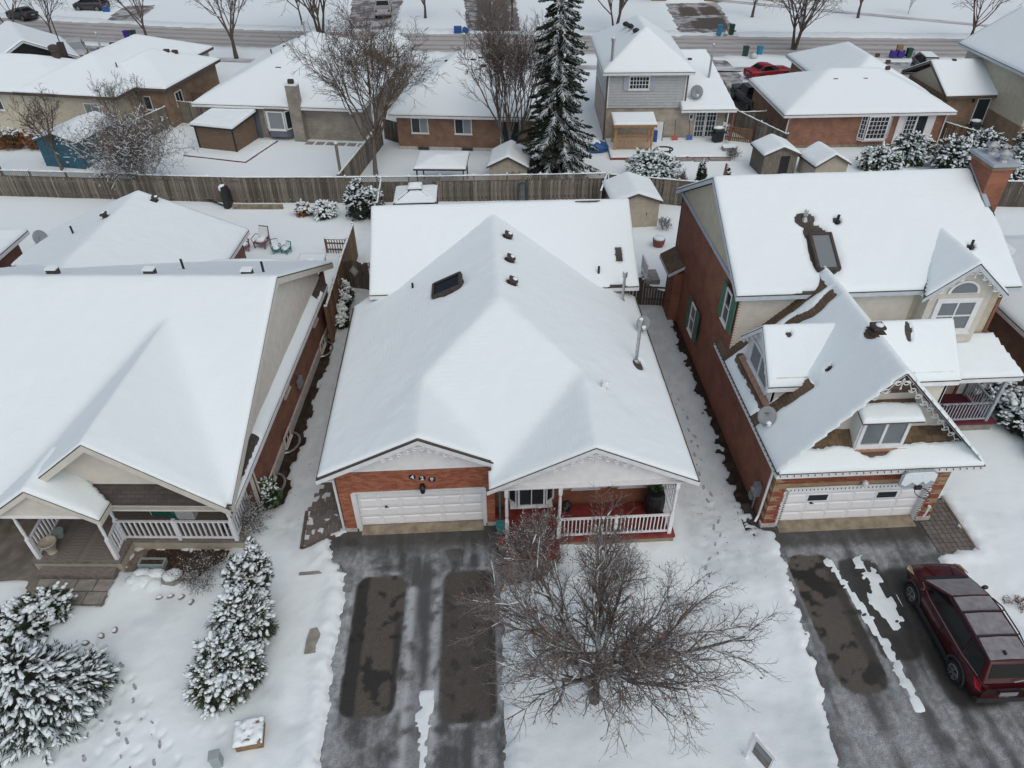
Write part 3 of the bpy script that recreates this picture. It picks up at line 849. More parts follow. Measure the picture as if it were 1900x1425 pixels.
tr_ = np.maximum(tr_*(.35+1.1*fbm(X*3.5, Y*3.5, 302, 4)), .35*sstep(.52, .72, fbm(X*.45, Y*.45, 303, 4))*sstep(40, 20, Y))
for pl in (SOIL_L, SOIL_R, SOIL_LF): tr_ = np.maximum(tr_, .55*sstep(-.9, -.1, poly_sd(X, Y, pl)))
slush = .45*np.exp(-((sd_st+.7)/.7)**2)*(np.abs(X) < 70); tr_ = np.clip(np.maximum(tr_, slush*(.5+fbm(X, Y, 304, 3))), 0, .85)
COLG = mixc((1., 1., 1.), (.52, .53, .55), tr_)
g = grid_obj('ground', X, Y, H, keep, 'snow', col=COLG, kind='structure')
g['label'] = 'snow covered ground of the gardens'

def sheet(name, x0, x1, y0, y1, st, z, colf, mat, clip=None, kind='structure'):
    gx, gy = np.meshgrid(np.linspace(x0, x1, max(2, int((x1-x0)/st)+1)), np.linspace(y0, y1, max(2, int((y1-y0)/st)+1)))
    kp = np.ones((gx.shape[0]-1, gx.shape[1]-1), bool)
    if clip is not None:
        s_ = poly_sd(gx, gy, clip); kp = (s_[:-1, :-1] > -.6)
    return grid_obj(name, gx, gy, np.full(gx.shape, z), kp, mat, None, colf(gx, gy), kind)
def rbox(x, y, x0, x1, y0, y1, r):
    qx = np.abs(x-(x0+x1)/2)-(x1-x0)/2+r; qy = np.abs(y-(y0+y1)/2)-(y1-y0)/2+r
    return -(np.hypot(np.maximum(qx, 0), np.maximum(qy, 0))+np.minimum(np.maximum(qx, qy), 0)-r)
FROST = np.array((.36, .39, .405)); WETC = np.array((.028, .026, .022)); DRY = np.array((.078, .072, .060)); GREY = np.array((.10, .105, .107))
def col_main(x, y):
    n1 = fbm(x*.9, y*.9, 101, 4); n2 = fbm(x*3, y*3, 102, 4); n3 = fbm(x*12, y*12, 103, 3); st = fbm(x*4.5, y*.35, 104, 4)
    c = mixc(GREY*.75, FROST, sstep(.36, .64, n1*.35+n2*.3+st*.35)*(.4+.6*n3))
    # dark wet margin in front of the garage
    c = mixc(c, WETC*1.4, sstep(16.0, 16.9, y+.8*(n2-.5))*.85)
    for (x0, x1, y0, y1, sd_) in ((-4.68, -3.0, 10.45, 15.38, 1), (-1.75, .0, 10.15, 15.42, 2)):
        s_ = rbox(x-.02*(y-13), y, x0, x1, y0, y1, .42)+.10*(n2-.5)
        t = sstep(-.03, .05, s_)
        body = mixc(DRY*.92, DRY*1.08, n3)
        lft = sstep(.0, .06, (x0+.50)-x+.12*(n2-.5))*(.9 if sd_ == 1 else .1)
        rgt = sstep(.0, .08, x-(x1-.28)+.14*(n2-.5))*sstep(14.2, 13.0, y)*(.8 if sd_ == 1 else .55)
        body = mixc(body, WETC*.75, np.clip(lft+rgt, 0, 1))
        pd = sstep(.50, .58, n2+.35*np.exp(-((x-(x0+x1)/2-.1)**2/.08+(y-11.55)**2/.25))-.12) if sd_ == 1 else sstep(.6, .7, n2)*.7
        body = mixc(body, WETC*.5, pd*.85)
        rim = np.exp(-((s_+.10)/.07)**2)
        c = mixc(c, FROST*1.15, rim*.6*sstep(.35, .7, n2)*(.3+n3))
        c = mixc(c, body, t)
    mid = np.exp(-((x+2.35)/.38)**2)*sstep(15.6, 15.0, y)
    c = mixc(c, FROST*1.2, np.exp(-((np.abs(x+2.35+.05*(n1-.5))-.40)/.15)**2)*sstep(15.3, 14.8, y)*sstep(.25, .6, n2)*.9)
    c = mixc(c, GREY*.7+.35*FROST*0, mid*.45*(n3))
    spots = sstep(.72, .76, vnoise(x*1.6, y*1.6, 120))*sstep(15.4, 15.8, y)
    c = mixc(c, WETC, spots*.6)
    return np.clip(c*(.85+.3*n3[..., None]), .008, .6)
def col_right(x, y):
    n1 = fbm(x*.8+7, y*.8, 131, 4); n2 = fbm(x*2.6, y*2.6, 132, 4); n3 = fbm(x*12, y*12, 133, 3); st = fbm(x*3.2, y*.35, 134, 4)
    c = mixc(GREY*.8, FROST, sstep(.35, .65, st*.5+n2*.3+n1*.2)*(.35+.65*n3))
    c = mixc(c, WETC*1.3, sstep(15.55, 16.0, y+.3*(n2-.5))*.8)
    s_ = rbox(x, y, 10.15, 11.75, 10.3, 15.45, .6)+.22*(n2-.5)
    body = mixc(DRY*.9, DRY*1.25, n1)
    body = mixc(body, WETC*.55, sstep(.48, .56, n2+.4*np.exp(-((x-10.95)**2/.10+(y-14.1)**2/.55))+.4*np.exp(-((x-11.3)**2/.2+(y-10.9)**2/.2))-.10))
    body = mixc(body, WETC*.8, sstep(11.25, 11.45, x+.1*(n2-.5))*.7)
    c = mixc(c, body, sstep(-.03, .06, s_))
    s2 = rbox(x, y, 11.8, 13.3, 11.3, 15.2, .5)+.35*(n2-.5)
    c = mixc(c, WETC*.7, sstep(-.05, .1, s2)*.9)
    s3 = rbox(x, y, 13.1, 15.0, 9.7, 14.7, .5)
    c = mixc(c, WETC*.8, sstep(-.1, .15, s3)*.9)
    return np.clip(c*(.85+.3*n3[..., None]), .008, .6)
o = sheet('driveway', -6.2, 2.6, 6.5, 18.3, .06, 0.0, col_main, 'asphalt', DRIVE_MAIN); o['label'] = 'main house asphalt driveway with two bare parking patches'
o = sheet('driveway', 8.3, 17.3, 6.5, 17.9, .065, 0.0, col_right, 'asphalt', DRIVE_RIGHT); o['label'] = 'frosted asphalt driveway under the red car'
def col_left(x, y):
    n1 = fbm(x*.9, y*.9, 141, 4); n2 = fbm(x*4, y*4, 142, 4)
    c = mixc((.13, .12, .10), (.24, .225, .195), sstep(.3, .7, n1*.6+n2*.4))
    return mixc(c, (.10, .065, .035), sstep(.62, .72, n1)*.6)
o = sheet('driveway', -25, -12, 14.3, 20.5, .08, 0.0, col_left, 'road', DRIVE_LEFT); o['label'] = 'bare concrete drive beside the left porch'
def col_soil(x, y):
    n2 = fbm(x*5, y*5, 151, 4); n3 = fbm(x*16, y*16, 152, 3)
    return mixc((.018, .015, .012), (.075, .05, .03), sstep(.4, .8, n2*.5+n3*.5))
for k, (pl, lb) in enumerate(((SOIL_L, 'dark soil strip along the left house'), (SOIL_R, 'dark soil strip along the right house'), (SOIL_LF, 'leaf littered bed under the left porch'))):
    P_ = np.array(pl); o = sheet('soil_bed', P_[:, 0].min()-.5, P_[:, 0].max()+.5, P_[:, 1].min()-.4, P_[:, 1].max()+.4, .09, -.012-.004*k, col_soil, 'road', pl); o['label'] = lb
def col_street(x, y):
    v = y-street_c(x); n = fbm(x*.25, v*2.5, 161, 4); n2 = fbm(x*1.5, v*1.5, 162, 3)
    tr = np.exp(-((np.abs(v+1.9)-.85)/.4)**2)+np.exp(-((np.abs(v-1.9)-.85)/.4)**2)
    c = mixc((.40, .395, .385), (.20, .19, .175), np.clip(tr*.75*(.45+n), 0, 1))
    return mixc(c, (.50, .51, .52), sstep(.55, .75, n*.6+n2*.4)*.6)
gx, gv = np.meshgrid(np.arange(-75, 75.1, .5), np.linspace(-4.9, 4.9, 50))
o = grid_obj('street', gx, gv+street_c(gx), np.full(gx.shape, -.01), np.ones((gx.shape[0]-1, gx.shape[1]-1), bool), 'road', None, col_street(gx, gv+street_c(gx)), 'structure')
gx, gv = np.meshgrid(np.arange(-75, 75.1, .6), np.linspace(-10.4, -8.9, 5))
def col_walk(x, y):
    n = fbm(x*.6, y*2, 171, 4); return mixc((.55, .57, .60), (.30, .30, .31), sstep(.45, .7, n))
o = grid_obj('sidewalk', gx, gv+street_c(gx), np.full(gx.shape, .135), np.ones((gx.shape[0]-1, gx.shape[1]-1), bool), 'road', None, col_walk(gx, gv), 'structure')
gx, gv = np.meshgrid(np.arange(30, 75.1, .6), np.linspace(0, 1.6, 5))
o = grid_obj('footpath', gx, gv+108-.62*(gx-30)*1.0, np.full(gx.shape, .135), np.ones((gx.shape[0]-1, gx.shape[1]-1), bool), 'road', None, col_walk(gx, gv), 'structure')
def col_far(seed, patches=(), dark=.5):
    def f(x, y):
        n = fbm(x*.5, y*.5, seed, 4); n2 = fbm(x*2, y*2, seed+1, 3)
        c = mixc((.40, .41, .42), (.13, .125, .12), sstep(.62-dark*.3, .78-dark*.3, n*.5+n2*.5))
        for (x0, x1, y0, y1, k) in patches:
            s_ = rbox(x-k*(y-y0), y, x0, x1, y0, y1, .5)+.5*(n2-.5); c = mixc(c, np.array((.075, .066, .052))*(.8+.4*n2[..., None]), sstep(-.1, .15, s_))
        return c
    return f
for k, (pl, cf, lb) in enumerate(((D_NEAR, col_far(201, ((20.7, 23.2, 59, 71.5, .06),), .5), 'driveway between the grey house and the brick house'),
                   (D_FAR1, col_far(211, ((26.3, 28.8, 98.4, 103.7, .1), (29.0, 31.6, 98.8, 103.7, .1), (26.3, 28.2, 92, 96, .1), (27, 30.5, 91.5, 97.5, .15)), .55), 'driveway with dry patches across the street'),
                   (D_FAR2, col_far(221, ((.2, 4.6, 92, 112, .02),), .9), 'dark wet driveway across the street'),
                   (D_FAR3, col_far(231, (), .7), 'grey driveway across the street under a parked pickup'),
                   (D_A, col_far(241, (), .6), 'driveway of the beige house'), (D_F, col_far(251, (), .4), 'driveway beside the far right house'))):
    P_ = np.array(pl); o = sheet('driveway', P_[:, 0].min()-.3, P_[:, 0].max()+.3, P_[:, 1].min()-.3, P_[:, 1].max()+.3, .25, -.018-.003*k, cf, 'road', pl); o['label'] = lb
# boot and paw prints pressed to slush
fp = MB(); rs_ = random.Random(21)
def h_at(x, y): return H[min(len(gy_)-1, int(np.searchsorted(gy_, y))), min(len(gx_)-1, int(np.searchsorted(gx_, x)))]
def print_(x, y, a, s=1.0):
    for (o_, ru, rv) in ((.035*s, .08*s, .046*s), (-.065*s, .05*s, .038*s)):
        cx, cy = x+o_*math.cos(a), y+o_*math.sin(a); z = h_at(cx, cy)+.012+(.002 if o_ > 0 else 0); ring = []
        for k in range(9):
            t_ = 2*math.pi*k/9; q_ = 1+rs_.uniform(-.22, .22); uu, vv = ru*q_*math.cos(t_), rv*q_*math.sin(t_)
            ring.append((cx+uu*math.cos(a)-vv*math.sin(a), cy+uu*math.sin(a)+vv*math.cos(a), z))
        fp.add(ring+[(px_, py_, z-.05) for px_, py_, _ in ring], [tuple(range(9))]+[(i_, i_+9, (i_+1) % 9+9, (i_+1) % 9) for i_ in range(9)])
TRAIL = [((-12.7, 13.35), (-11.85, 12.7), (-11.2, 12.0), (-10.7, 11.4), (-10.25, 10.8), (-9.75, 10.2), (-9.3, 9.2)), ((-12.6, 12.9), (-11.95, 12.3), (-11.6, 11.6), (-11.35, 10.8), (-10.75, 10.4), (-10.4, 9.7), (-10.0, 8.8)), ((-11.7, 10.7), (-11.9, 9.9), (-11.2, 9.3), (-10.3, 8.7)), ((8.3, 24.4), (8.5, 22), (8.3, 19.5), (8.25, 17.4), (8.0, 16), (7.4, 15), (6.6, 13.9))]
for tr in TRAIL:
    for (xa, ya), (xb, yb) in zip(tr[:-1], tr[1:]):
        L_ = math.hypot(xb-xa, yb-ya); n_ = max(1, int(L_/.33)); a_ = math.atan2(yb-ya, xb-xa)
        for i_ in range(n_):
            sd_ = (1 if i_ % 2 else -1)*.10; u_ = (i_+rs_.uniform(-.2, .2))/n_
            if rs_.random() < .85: print_(xa+(xb-xa)*u_-math.sin(a_)*sd_, ya+(yb-ya)*u_+math.cos(a_)*sd_, a_+rs_.uniform(-.35, .35), rs_.choice((.6, .8, 1.0, 1.1)))
o = fp.build('footprints', 'slush'); tag(o, 'trails of grey slushy footprints in the snow', 'footprints', kind='stuff')
# subsoil under everything so that no gap shows
MB().add([(-900, -60, -.09), (900, -60, -.09), (900, 1200, -.09), (-900, 1200, -.09)], [(0, 1, 2, 3)]).build('terrain', 'soil', kind='structure')
# ------------------------------------------------------------------ main house (red brick, number 428)
mh = thing('brick_house', 'red brick bungalow numbered 428 with two white front gables, in the middle', 'house', (0, 0, 0), 0, 'houses of the front row')
A_, B_, C_ = (-5.8, 17.03, 3.12), (-2.28, 17.03, 4.75), (.32, 17.03, 3.47)
D_, E_, F_ = (-.12, 16.22, 3.12), (3.36, 16.22, 4.85), (6.92, 16.22, 3.12)
G_, I_, J_, K_ = (-2.27, 20.2, 4.75), (3.43, 20.24, 4.80), (.62, 23.35, 6.03), (.6, 30.9, 6.03)
L_, M_ = (-5.85, 27.6, 3.12), (6.95, 27.6, 3.12)
main_polys = [[A_, B_, G_, J_, K_, (-1.2, 30.2, 5.2), L_], [F_, M_, (2.2, 30.2, 5.3), K_, J_, I_, E_], [J_, G_, C_, D_, I_], [B_, C_, G_], [D_, E_, I_]]
roof(mh, main_polys, skip=[lambda a, b: a[1] > 27.7 or b[1] > 27.7])
def bare_main(x, y):
    d = np.full(x.shape, -9.)
    for (cx, cy, rx_, ry_) in ((1.13, 28.66, .2, .16), (1.13, 26.58, .2, .16), (1.12, 24.74, .2, .16), (5.9, 22.0, .2, .34), (-1.42, 25.75, .70, .58)):
        d = np.maximum(d, 1-np.hypot((x-cx)/rx_, (y-cy)/ry_))
    return d*.3
roof_snow(mh, main_polys, .1, .10, bare_main, 3, blur=3)
back_polys = [[(-4.95, 27.22, 4.0), (6.9, 27.22, 4.0), (6.9, 31.05, 6.35), (-4.95, 31.05, 6.35)], [(-4.95, 31.05, 6.35), (6.9, 31.05, 6.35), (6.9, 34.9, 4.0), (-4.95, 34.9, 4.0)]]
roof(mh, back_polys)
def bare_back(x, y):
    st = .5+.5*np.sin(y*26)
    d = .8-np.hypot((x-6.15)/.26, (y-28.55)/.4)+.9*(st-.7)
    d = np.maximum(d, 1-np.hypot((x-4.95)/.6, (y-31.0)/.07))
    d = np.maximum(d, 1-np.hypot((x-5.95)/.5, (y-27.22)/.05))
    return d*.25
roof_snow(mh, back_polys, .1, .10, bare_back, 4, blur=3)
# walls
wallset(mh, [(rect((-5.28, 27.6), (-5.28, 17.52), 0, 3.0), (-1, 0)), (rect((6.45, 17.9), (6.45, 27.6), 0, 3.0), (1, 0)),
             (rect((-4.6, 34.5), (-4.6, 27.65), 0, 3.95), (-1, 0)), (rect((6.5, 27.65), (6.5, 34.5), 0, 3.95), (1, 0)), (rect((-4.6, 27.65), (6.5, 27.65), 0, 4.0), (0, -1)), (rect((6.5, 34.5), (-4.6, 34.5), 0, 4.0), (0, 1))], 'brick_main')
MB().prism(rect((-5.28, 17.45), (.14, 17.45), 1.98, 3.05), (0, .12, 0)).prism(rect((-5.28, 17.45), (-4.82, 17.45), 0, 1.98), (0, .12, 0)).prism(rect((-.2, 17.45), (.14, 17.45), 0, 1.98), (0, .12, 0)).build('wall', 'mortar', mh)
bricks(mh, -5.28, .14, .16, 3.04, 17.44, holes=[(-4.82, -.2, 0, 1.99)], prefer=lambda c: -c[2])
MB().box(-5.31, -4.82, 17.40, 17.57, 0, .16).box(-.2, .16, 17.40, 17.57, 0, .16).build('foundation', 'concrete_pale', mh)
MB().box(-4.82, -.2, 17.42, 17.72, 1.95, 2.0).box(-4.87, -4.70, 17.40, 17.64, .0, 1.97).box(-.30, -.16, 17.40, 17.64, 0, 1.97).build('door_frame', 'white_trim', mh)
MB().prism([(-4.72, 17.60, .10), (-.28, 17.60, .10), (-.28, 17.2, .01), (-4.72, 17.2, .01)], (0, 0, -.06)).build('garage_apron', 'concrete_ochre', mh)
garage_door(mh, -4.71, -.29, .10, 1.97, 17.62, 6, 4, handle=(-3.75, 1.05))
# house number and lamp
for s_, x, z in (('4', -2.66, 2.68), ('2', -2.33, 2.60), ('8', -2.00, 2.52)):
    pl = MB(); pl.lathe((x, 17.405, z), [(.12, 0), (.12, .02)], 18, ax=(0, 1, 0)); p_ = pl.build('number_plate', 'ink', mh)
    letters(p_, s_, (x, 17.400, z), (1, 0, 0), (0, -1, 0), .25, 'white_paint', bold=.006)
lm = MB(); lm.box(-2.42, -2.27, 17.36, 17.42, 2.05, 2.35).lathe((-2.345, 17.30, 1.98), [(.05, 0), (.085, .05), (.10, .26), (.12, .28), (.02, .38)], 8); lm.build('wall_lamp', 'black_metal', mh)
# white gables
MB().prism([(-5.2, 17.45, 3.04), (.1, 17.45, 3.04), (-2.28, 17.45, 4.6)], (0, .06, 0)).build('gable_panel', 'trim_grey', mh)  # darker backing, drawn through the board gaps as the laps' shadow lines
siding(mh, [(-5.15, 17.44, 3.05), (.05, 17.44, 3.05), (-2.28, 17.44, 4.56)], (0, -1, 0), 'siding_white', .14)
scroll(mh, (-2.28, 4.55), (-5.5, .6), 17.06, .46, 5, r=.13, full=.42)
# porch
MB().box(.16, 6.45, 16.2, 17.85, .32, .42).build('porch_deck', 'red_deck', mh)
MB().box(.2, 6.42, 16.24, 16.34, 0, .318).build('porch_skirt', 'concrete_ochre', mh)
for k in range(2): MB().box(.5+.006*k, 2.35-.006*k, 15.72+.26*k, 16.195-.004*k, .002+.002*k, .16*(k+1)-.004*k).build('step', 'red_deck', mh)
wallset(mh, [(rect((.14, 17.56), (.14, 17.99), 0, 3.05), (1, 0)), (rect((.14, 17.98), (6.45, 17.98), 0, 3.05), (0, -1))], 'brick_main')
for x in (.52, 2.32, 6.25): post(mh, (x, 16.36, .42), 2.60, .13, turned=True)
MB().box(.3, 6.45, 16.40, 16.52, 3.0, 3.09).build('beam', 'white_trim', mh)
MB().prism([(.15, 16.49, 3.0), (6.55, 16.49, 3.0), (3.36, 16.49, 4.66)], (0, .06, 0)).build('gable_panel', 'trim_grey', mh)  # grey seen between the boards stands in for shadow under each lap
siding(mh, [(.34, 16.48, 3.09), (6.36, 16.48, 3.09), (3.36, 16.48, 4.63)], (0, -1, 0), 'siding_white', .14)
MB().prism([(.15, 16.27, 3.04), (6.55, 16.27, 3.04), (6.55, 16.5, 3.07), (.15, 16.5, 3.07)], (0, 0, -.02)).build('soffit', 'white_trim', mh)
MB().prism([(-5.75, 17.05, 3.0), (-5.28, 17.05, 3.0), (-5.28, 17.5, 3.0), (-5.75, 17.5, 3.0)], (0, 0, -.02)).build('soffit', 'white_trim', mh)
scroll(mh, (3.36, 4.66), (.2, 6.6), 16.25, .5, 5, r=.13, full=.45)
railing(mh, (2.38, 16.36, .42), (4.28, 16.36, .42)); railing(mh, (4.36, 16.36, .42), (6.2, 16.36, .42)); post(mh, (4.32, 16.36, .42), 1.0, .1)
railing(mh, (6.25, 16.44, .42), (6.25, 17.9, .42))
tr = MB()
for i in range(7): tr.box(6.235, 6.265, 16.45+i*.22, 16.48+i*.22, 1.6, 2.9)
for i in range(6): tr.box(6.23, 6.27, 16.45, 17.85, 1.65+i*.24, 1.68+i*.24)
tr.build('trellis', 'white_paint', mh)
# bay window and shuttered windows
MB().box(.68, 2.22, 17.5, 17.97, .72, .84).box(.68, 2.22, 17.5, 17.97, 2.32, 2.45).build('bay_base', 'white_trim', mh)
window(mh, (1.45, 17.53, 1.58), (1, 0, 0), (0, -1, 0), .98, 1.46, 2, 1)
window(mh, (.80, 17.74, 1.58), (.5, -.42, 0), (-.42, -.5, 0), .42, 1.46, 1, 1, sill=False); window(mh, (2.10, 17.74, 1.58), (.5, .42, 0), (.42, -.5, 0), .42, 1.46, 1, 1, sill=False)
MB().box(.28, .34, 17.3, 17.5, .42, 2.4).build('door_panel', 'plastic_teal', mh)
for x in (3.45, 5.16):
    window(mh, (x, 17.97, 1.85), (1, 0, 0), (0, -1, 0), .98, 1.3, 1, 2)
    for s_ in (-1, 1): MB().box(x+s_*.72-.2, x+s_*.72+.2, 17.91, 17.96, 1.18, 2.5).build('shutter', 'shutter_cream', mh)
# roof furniture
for y in (28.66, 26.58, 24.74): roof_vent(mh, 1.13, y, 5.78, -.455, w=.17)
pipe(mh, 5.86, 22.23, 3.55, 5.45, .065, 'galvanised', .115)
pipe(mh, 6.12, 26.79, 3.45, 4.85, .06, 'galvanised', .11)
pipe(mh, 5.15, 27.75, 4.3, 4.75, .055); pipe(mh, -3.0, 26.9, 4.35, 4.72, .05)
s_ = MB(); ax = norm((1, 0, .455)); ay = norm((0, 1., 0)); az = np.cross(ax, ay); c = np.array((-1.42, 25.75, 5.13))
for (p, hx, hy) in ((ax*.62, .05, .52), (-ax*.62, .05, .52), (ay*.50, .6, .05), (-ay*.50, .6, .05)): s_.obox(c+p+az*.1, ax, ay, az, hx, hy, .10)
sk = s_.build('skylight', 'vent_brown', mh)
MB().obox(c+az*.13, ax, ay, az, .6, .48, .02).build('pane', 'glass_car', sk)
roof_vent(mh, 4.08, 19.63, 4.45, -.46, 'siding_white', True, .13)
MB().tube([(-5.78, 17.2, 2.95), (-5.36, 17.42, 2.8), (-5.36, 17.42, .2)], .045, 6).build('downpipe', 'white_trim', mh)
# loose things on the porch
t = thing('planter', 'dark lantern shaped planter on the red porch deck', 'planter', (2.75, 17.6, .42)); MB().lathe((0, 0, 0), [(.10, 0), (.14, .05), (.13, .3), (.16, .36), (.05, .5)], 10).build('pot', 'black_metal', t)
t = thing('barrel', 'large dark barrel at the right end of the red porch', 'barrel', (5.9, 17.4, .42)); MB().lathe((0, 0, 0), [(.28, 0), (.36, .25), (.38, .6), (.33, .95), (.30, 1.0)], 16).build('body', 'black_metal', t)
pm = MB(); rg_ = random.Random(8)
for i in range(26):
    a = rg_.uniform(0, 6.28); pm.tube([(0, 0, .95), (.15*math.cos(a), .15*math.sin(a), 1.2), (.32*math.cos(a), .32*math.sin(a), 1.25+rg_.uniform(-.1, .15))], [.02, .03, .004], 4)
pm.build('fern', 'leaf_green', t)
MB().box(-.0, 0.001, 0, .001, 0, .001) if False else None
t = thing('trash_can', 'tall teal garbage bin standing between garage and porch', 'bin', (.30, 16.75, 0)); MB().prism([(-.13, -.15, .02), (.13, -.15, .02), (.13, .15, .02), (-.13, .15, .02)], (0, 0, .75)).build('body', 'plastic_teal', t); MB().box(-.15, .15, -.17, .17, .78, .83).build('lid', 'plastic_teal', t)

# ------------------------------------------------------------------ right house (two storeys, copper and scroll trim)
rh = thing('brick_house', 'two storey brick house with steep garage gable, skylight and scroll trim, on the right', 'house', (0, 0, 0), 0, 'houses of the front row')
ez = 6.1; rz_ = 8.72; y0, yr, y1 = 22.8, 27.7, 32.6; xl, xr = 9.55, 20.6
gl, gr_, gm_, gz_ = 9.55, 16.65, 13.1, 6.72
big = [[(xl, y0, ez), (xr, y0, ez), (xr, yr, rz_), (xl, yr, rz_)], [(xl, yr, rz_), (xr, yr, rz_), (xr, y1, ez), (xl, y1, ez)]]
da = (18.2, 22.35, 7.42); dl, dr_ = (16.55, 22.35, 6.02), (19.85, 22.35, 6.02); db = (18.2, 26.0, 7.42)
gab2 = [[dl, da, db], [da, dr_, db]]
roof(rh, big, fascia='fascia_blue'); roof(rh, gab2, fascia='fascia_blue', skip=[lambda a, b: max(a[1], b[1]) > 23.5])
gs = (gz_-3.15)/(gm_-gl)
gar = [[(gl, 16.35, 3.15), (gl, 24.0, 3.15), (gm_, 24.6, gz_), (gm_, 17.05, gz_), (gl+.7, 17.05, 3.15+.7*gs)], [(gr_, 16.35, 3.15), (gr_-.7, 17.05, 3.15+.7*gs), (gm_, 17.05, gz_), (gm_, 24.6, gz_), (gr_, 22.8, 3.15)]]
skirt_ = [[(gl, 16.35, 3.15), (gr_, 16.35, 3.15), (gr_-.86, 17.55, 3.98), (gl+.86, 17.55, 3.98)]]
roof(rh, gar, shingle='shingle_brown', fascia='white_trim', skip=[lambda a, b: max(a[1], b[1]) > 23.5 and abs(a[0]-b[0]) > .1, lambda a, b: max(a[1], b[1]) < 17.1 and abs(a[0]-b[0]) > .1])
roof(rh, skirt_, shingle='shingle_brown', skip=[lambda a, b: max(a[1], b[1]) > 17])
dz = 6.12; dy = 20.7; de = 4.62; hw = 1.58
dorL = [[(9.85, dy-hw, de), (11.1, dy-hw, de), (12.75, dy, dz), (9.85, dy, dz)], [(9.85, dy, dz), (12.75, dy, dz), (11.1, dy+hw, de), (9.85, dy+hw, de)]]
dorR = [[(16.75, dy-hw, de), (16.75, dy, dz), (13.45, dy, dz), (15.1, dy-hw, de)], [(16.75, dy, dz), (16.75, dy+hw, de), (15.1, dy+hw, de), (13.45, dy, dz)]]
for d_ in (dorL, dorR): roof(rh, d_, skip=[lambda a, b: abs(a[0]-b[0]) > 1.2 and abs(a[2]-b[2]) > .5])
pr_ = [[(18.1, 21.2, 2.95), (21.1, 21.2, 2.95), (20.6, 23.1, 3.75), (17.3, 23.1, 3.75)], [(21.1, 21.2, 2.95), (21.1, 24.6, 2.95), (20.3, 24.6, 3.75), (20.6, 23.1, 3.75)], [(15.9, 21.2, 2.95), (18.1, 21.2, 2.95), (17.3, 23.1, 3.75), (15.9, 23.1, 3.75)]]
roof(rh, pr_, shingle='shingle_brown')
def ell(x, y, l):
    d = np.full(x.shape, -9.)
    for (cx, cy, a, b) in l: d = np.maximum(d, 1-np.hypot((x-cx)/a, (y-cy)/b))
    return d*.35
roof_snow(rh, big, .1, .11, lambda x, y: ell(x, y, [(13.22, 24.35, .62, 1.05), (12.85, 25.75, .42, .34), (13.1, 25.2, .5, .35), (14.1, 25.6, .14, .14), (19.1, 24.4, .13, .13), (20.75, 27.2, .5, 1.6), (12.6, 22.7, 1.1, .18)]), 11, blur=3)
def bare_gar(x, y):
    u = x; d = ell(x, y, [(13.15, 19.35, .34, .34), (11.75, 19.05, .1, .1)])
    # strip along the dormer and the upper wall
    d = np.maximum(d, .16-np.abs(x-9.98)-.6*np.maximum(0, np.abs(y-20.6)-1.75))
    d = np.maximum(d, np.minimum(.30-np.abs(y-(dy-hw-.12)), 11.3-x))
    d = np.maximum(d, np.minimum(y-22.62, 12.9-x))
    d = np.maximum(d, np.minimum(.26-np.abs(y-22.05-.1*np.sin(x*5)), np.minimum(x-11.2, 12.95-x)))
    return d
roof_snow(rh, gar, .07, .10, bare_gar, 12, blur=2, rag=.04)
roof_snow(rh, skirt_, .06, .10, lambda x, y: y-16.95-.0-.30*(fbm(x*1.3, x*0, 9, 3)-.5)+.35*np.exp(-((x-12.9)/.75)**2)-.12, 13, blur=1)
for k, d_ in enumerate((dorL, dorR)): roof_snow(rh, d_, .07, .11, (lambda x, y: ell(x, y, [(10.75, 20.45, .12, .07)])) if k == 0 else (lambda x, y: ell(x, y, [(15.05, 20.4, .12, .28)])), 14+k, blur=2)
roof_snow(rh, gab2, .08, .10, None, 17, blur=2); roof_snow(rh, pr_, .085, .11, lambda x, y: np.minimum(y-22.75, np.minimum(x-17.2, 19.4-x)), 18, blur=3)
# walls
wallset(rh, [(rect((9.8, 32.3), (9.8, 23.1), 0, 6.0), (-1, 0)), (rect((9.8, 23.1), (9.8, 16.77), 0, 3.08), (-1, 0)), (rect((15.95, 16.77), (15.95, 23.1), 0, 3.05), (1, 0)), (rect((20.3, 23.1), (20.3, 32.3), 0, 6.0), (1, 0)), (rect((20.3, 32.3), (9.8, 32.3), 0, 6.0), (0, 1))], 'brick_dark')
MB().box(9.93, 20.2, 23.15, 23.25, .02, 6.0).build('wall', 'siding_beige', rh)
siding(rh, [(9.84, 23.12, 3.2), (16.7, 23.12, 3.2), (16.7, 23.12, 6.0), (9.84, 23.12, 6.0)], (0, -1, 0), 'siding_cream', .13)
MB().prism([(9.85, 22.85, 5.98), (20.2, 22.85, 5.98), (20.2, 23.15, 5.98), (9.85, 23.15, 5.98)], (0, 0, -.02)).build('soffit', 'white_trim', rh)
# gable end on the left: belt board and boarding above
MB().box(9.74, 9.80, 23.0, 32.45, 5.93, 6.12).build('belt_board', 'trim_grey', rh)
MB().prism([(9.79, 23.2, 6.1), (9.79, 32.2, 6.1), (9.79, 27.7, 8.5)], (.1, 0, 0)).build('gable_panel', 'siding_beige', rh)
for s_ in (-1, 1):
    MB().prism([(9.57, 27.7, 8.65), (9.57, 27.7+s_*4.9, 6.03), (9.79, 27.7+s_*4.9, 6.03), (9.79, 27.7, 8.65)], (0, 0, -.03)).build('soffit', 'fascia_blue', rh)
MB().box(9.78, 15.97, 16.78, 16.9, 2.0, 3.08).box(9.82, 10.28, 16.78, 16.9, 0, 2.0).box(15.5, 15.97, 16.78, 16.9, 0, 2.0).build('wall', 'mortar_dark', rh)
def buff(x, z):
    if 2.02 < z < 2.26: return 'brick_piece_buff'
    j = int((z-.18)/.235)
    if j % 2 == 1:
        if x < 9.8+.31 or x > 15.95-.31: return 'brick_piece_buff'
    return None
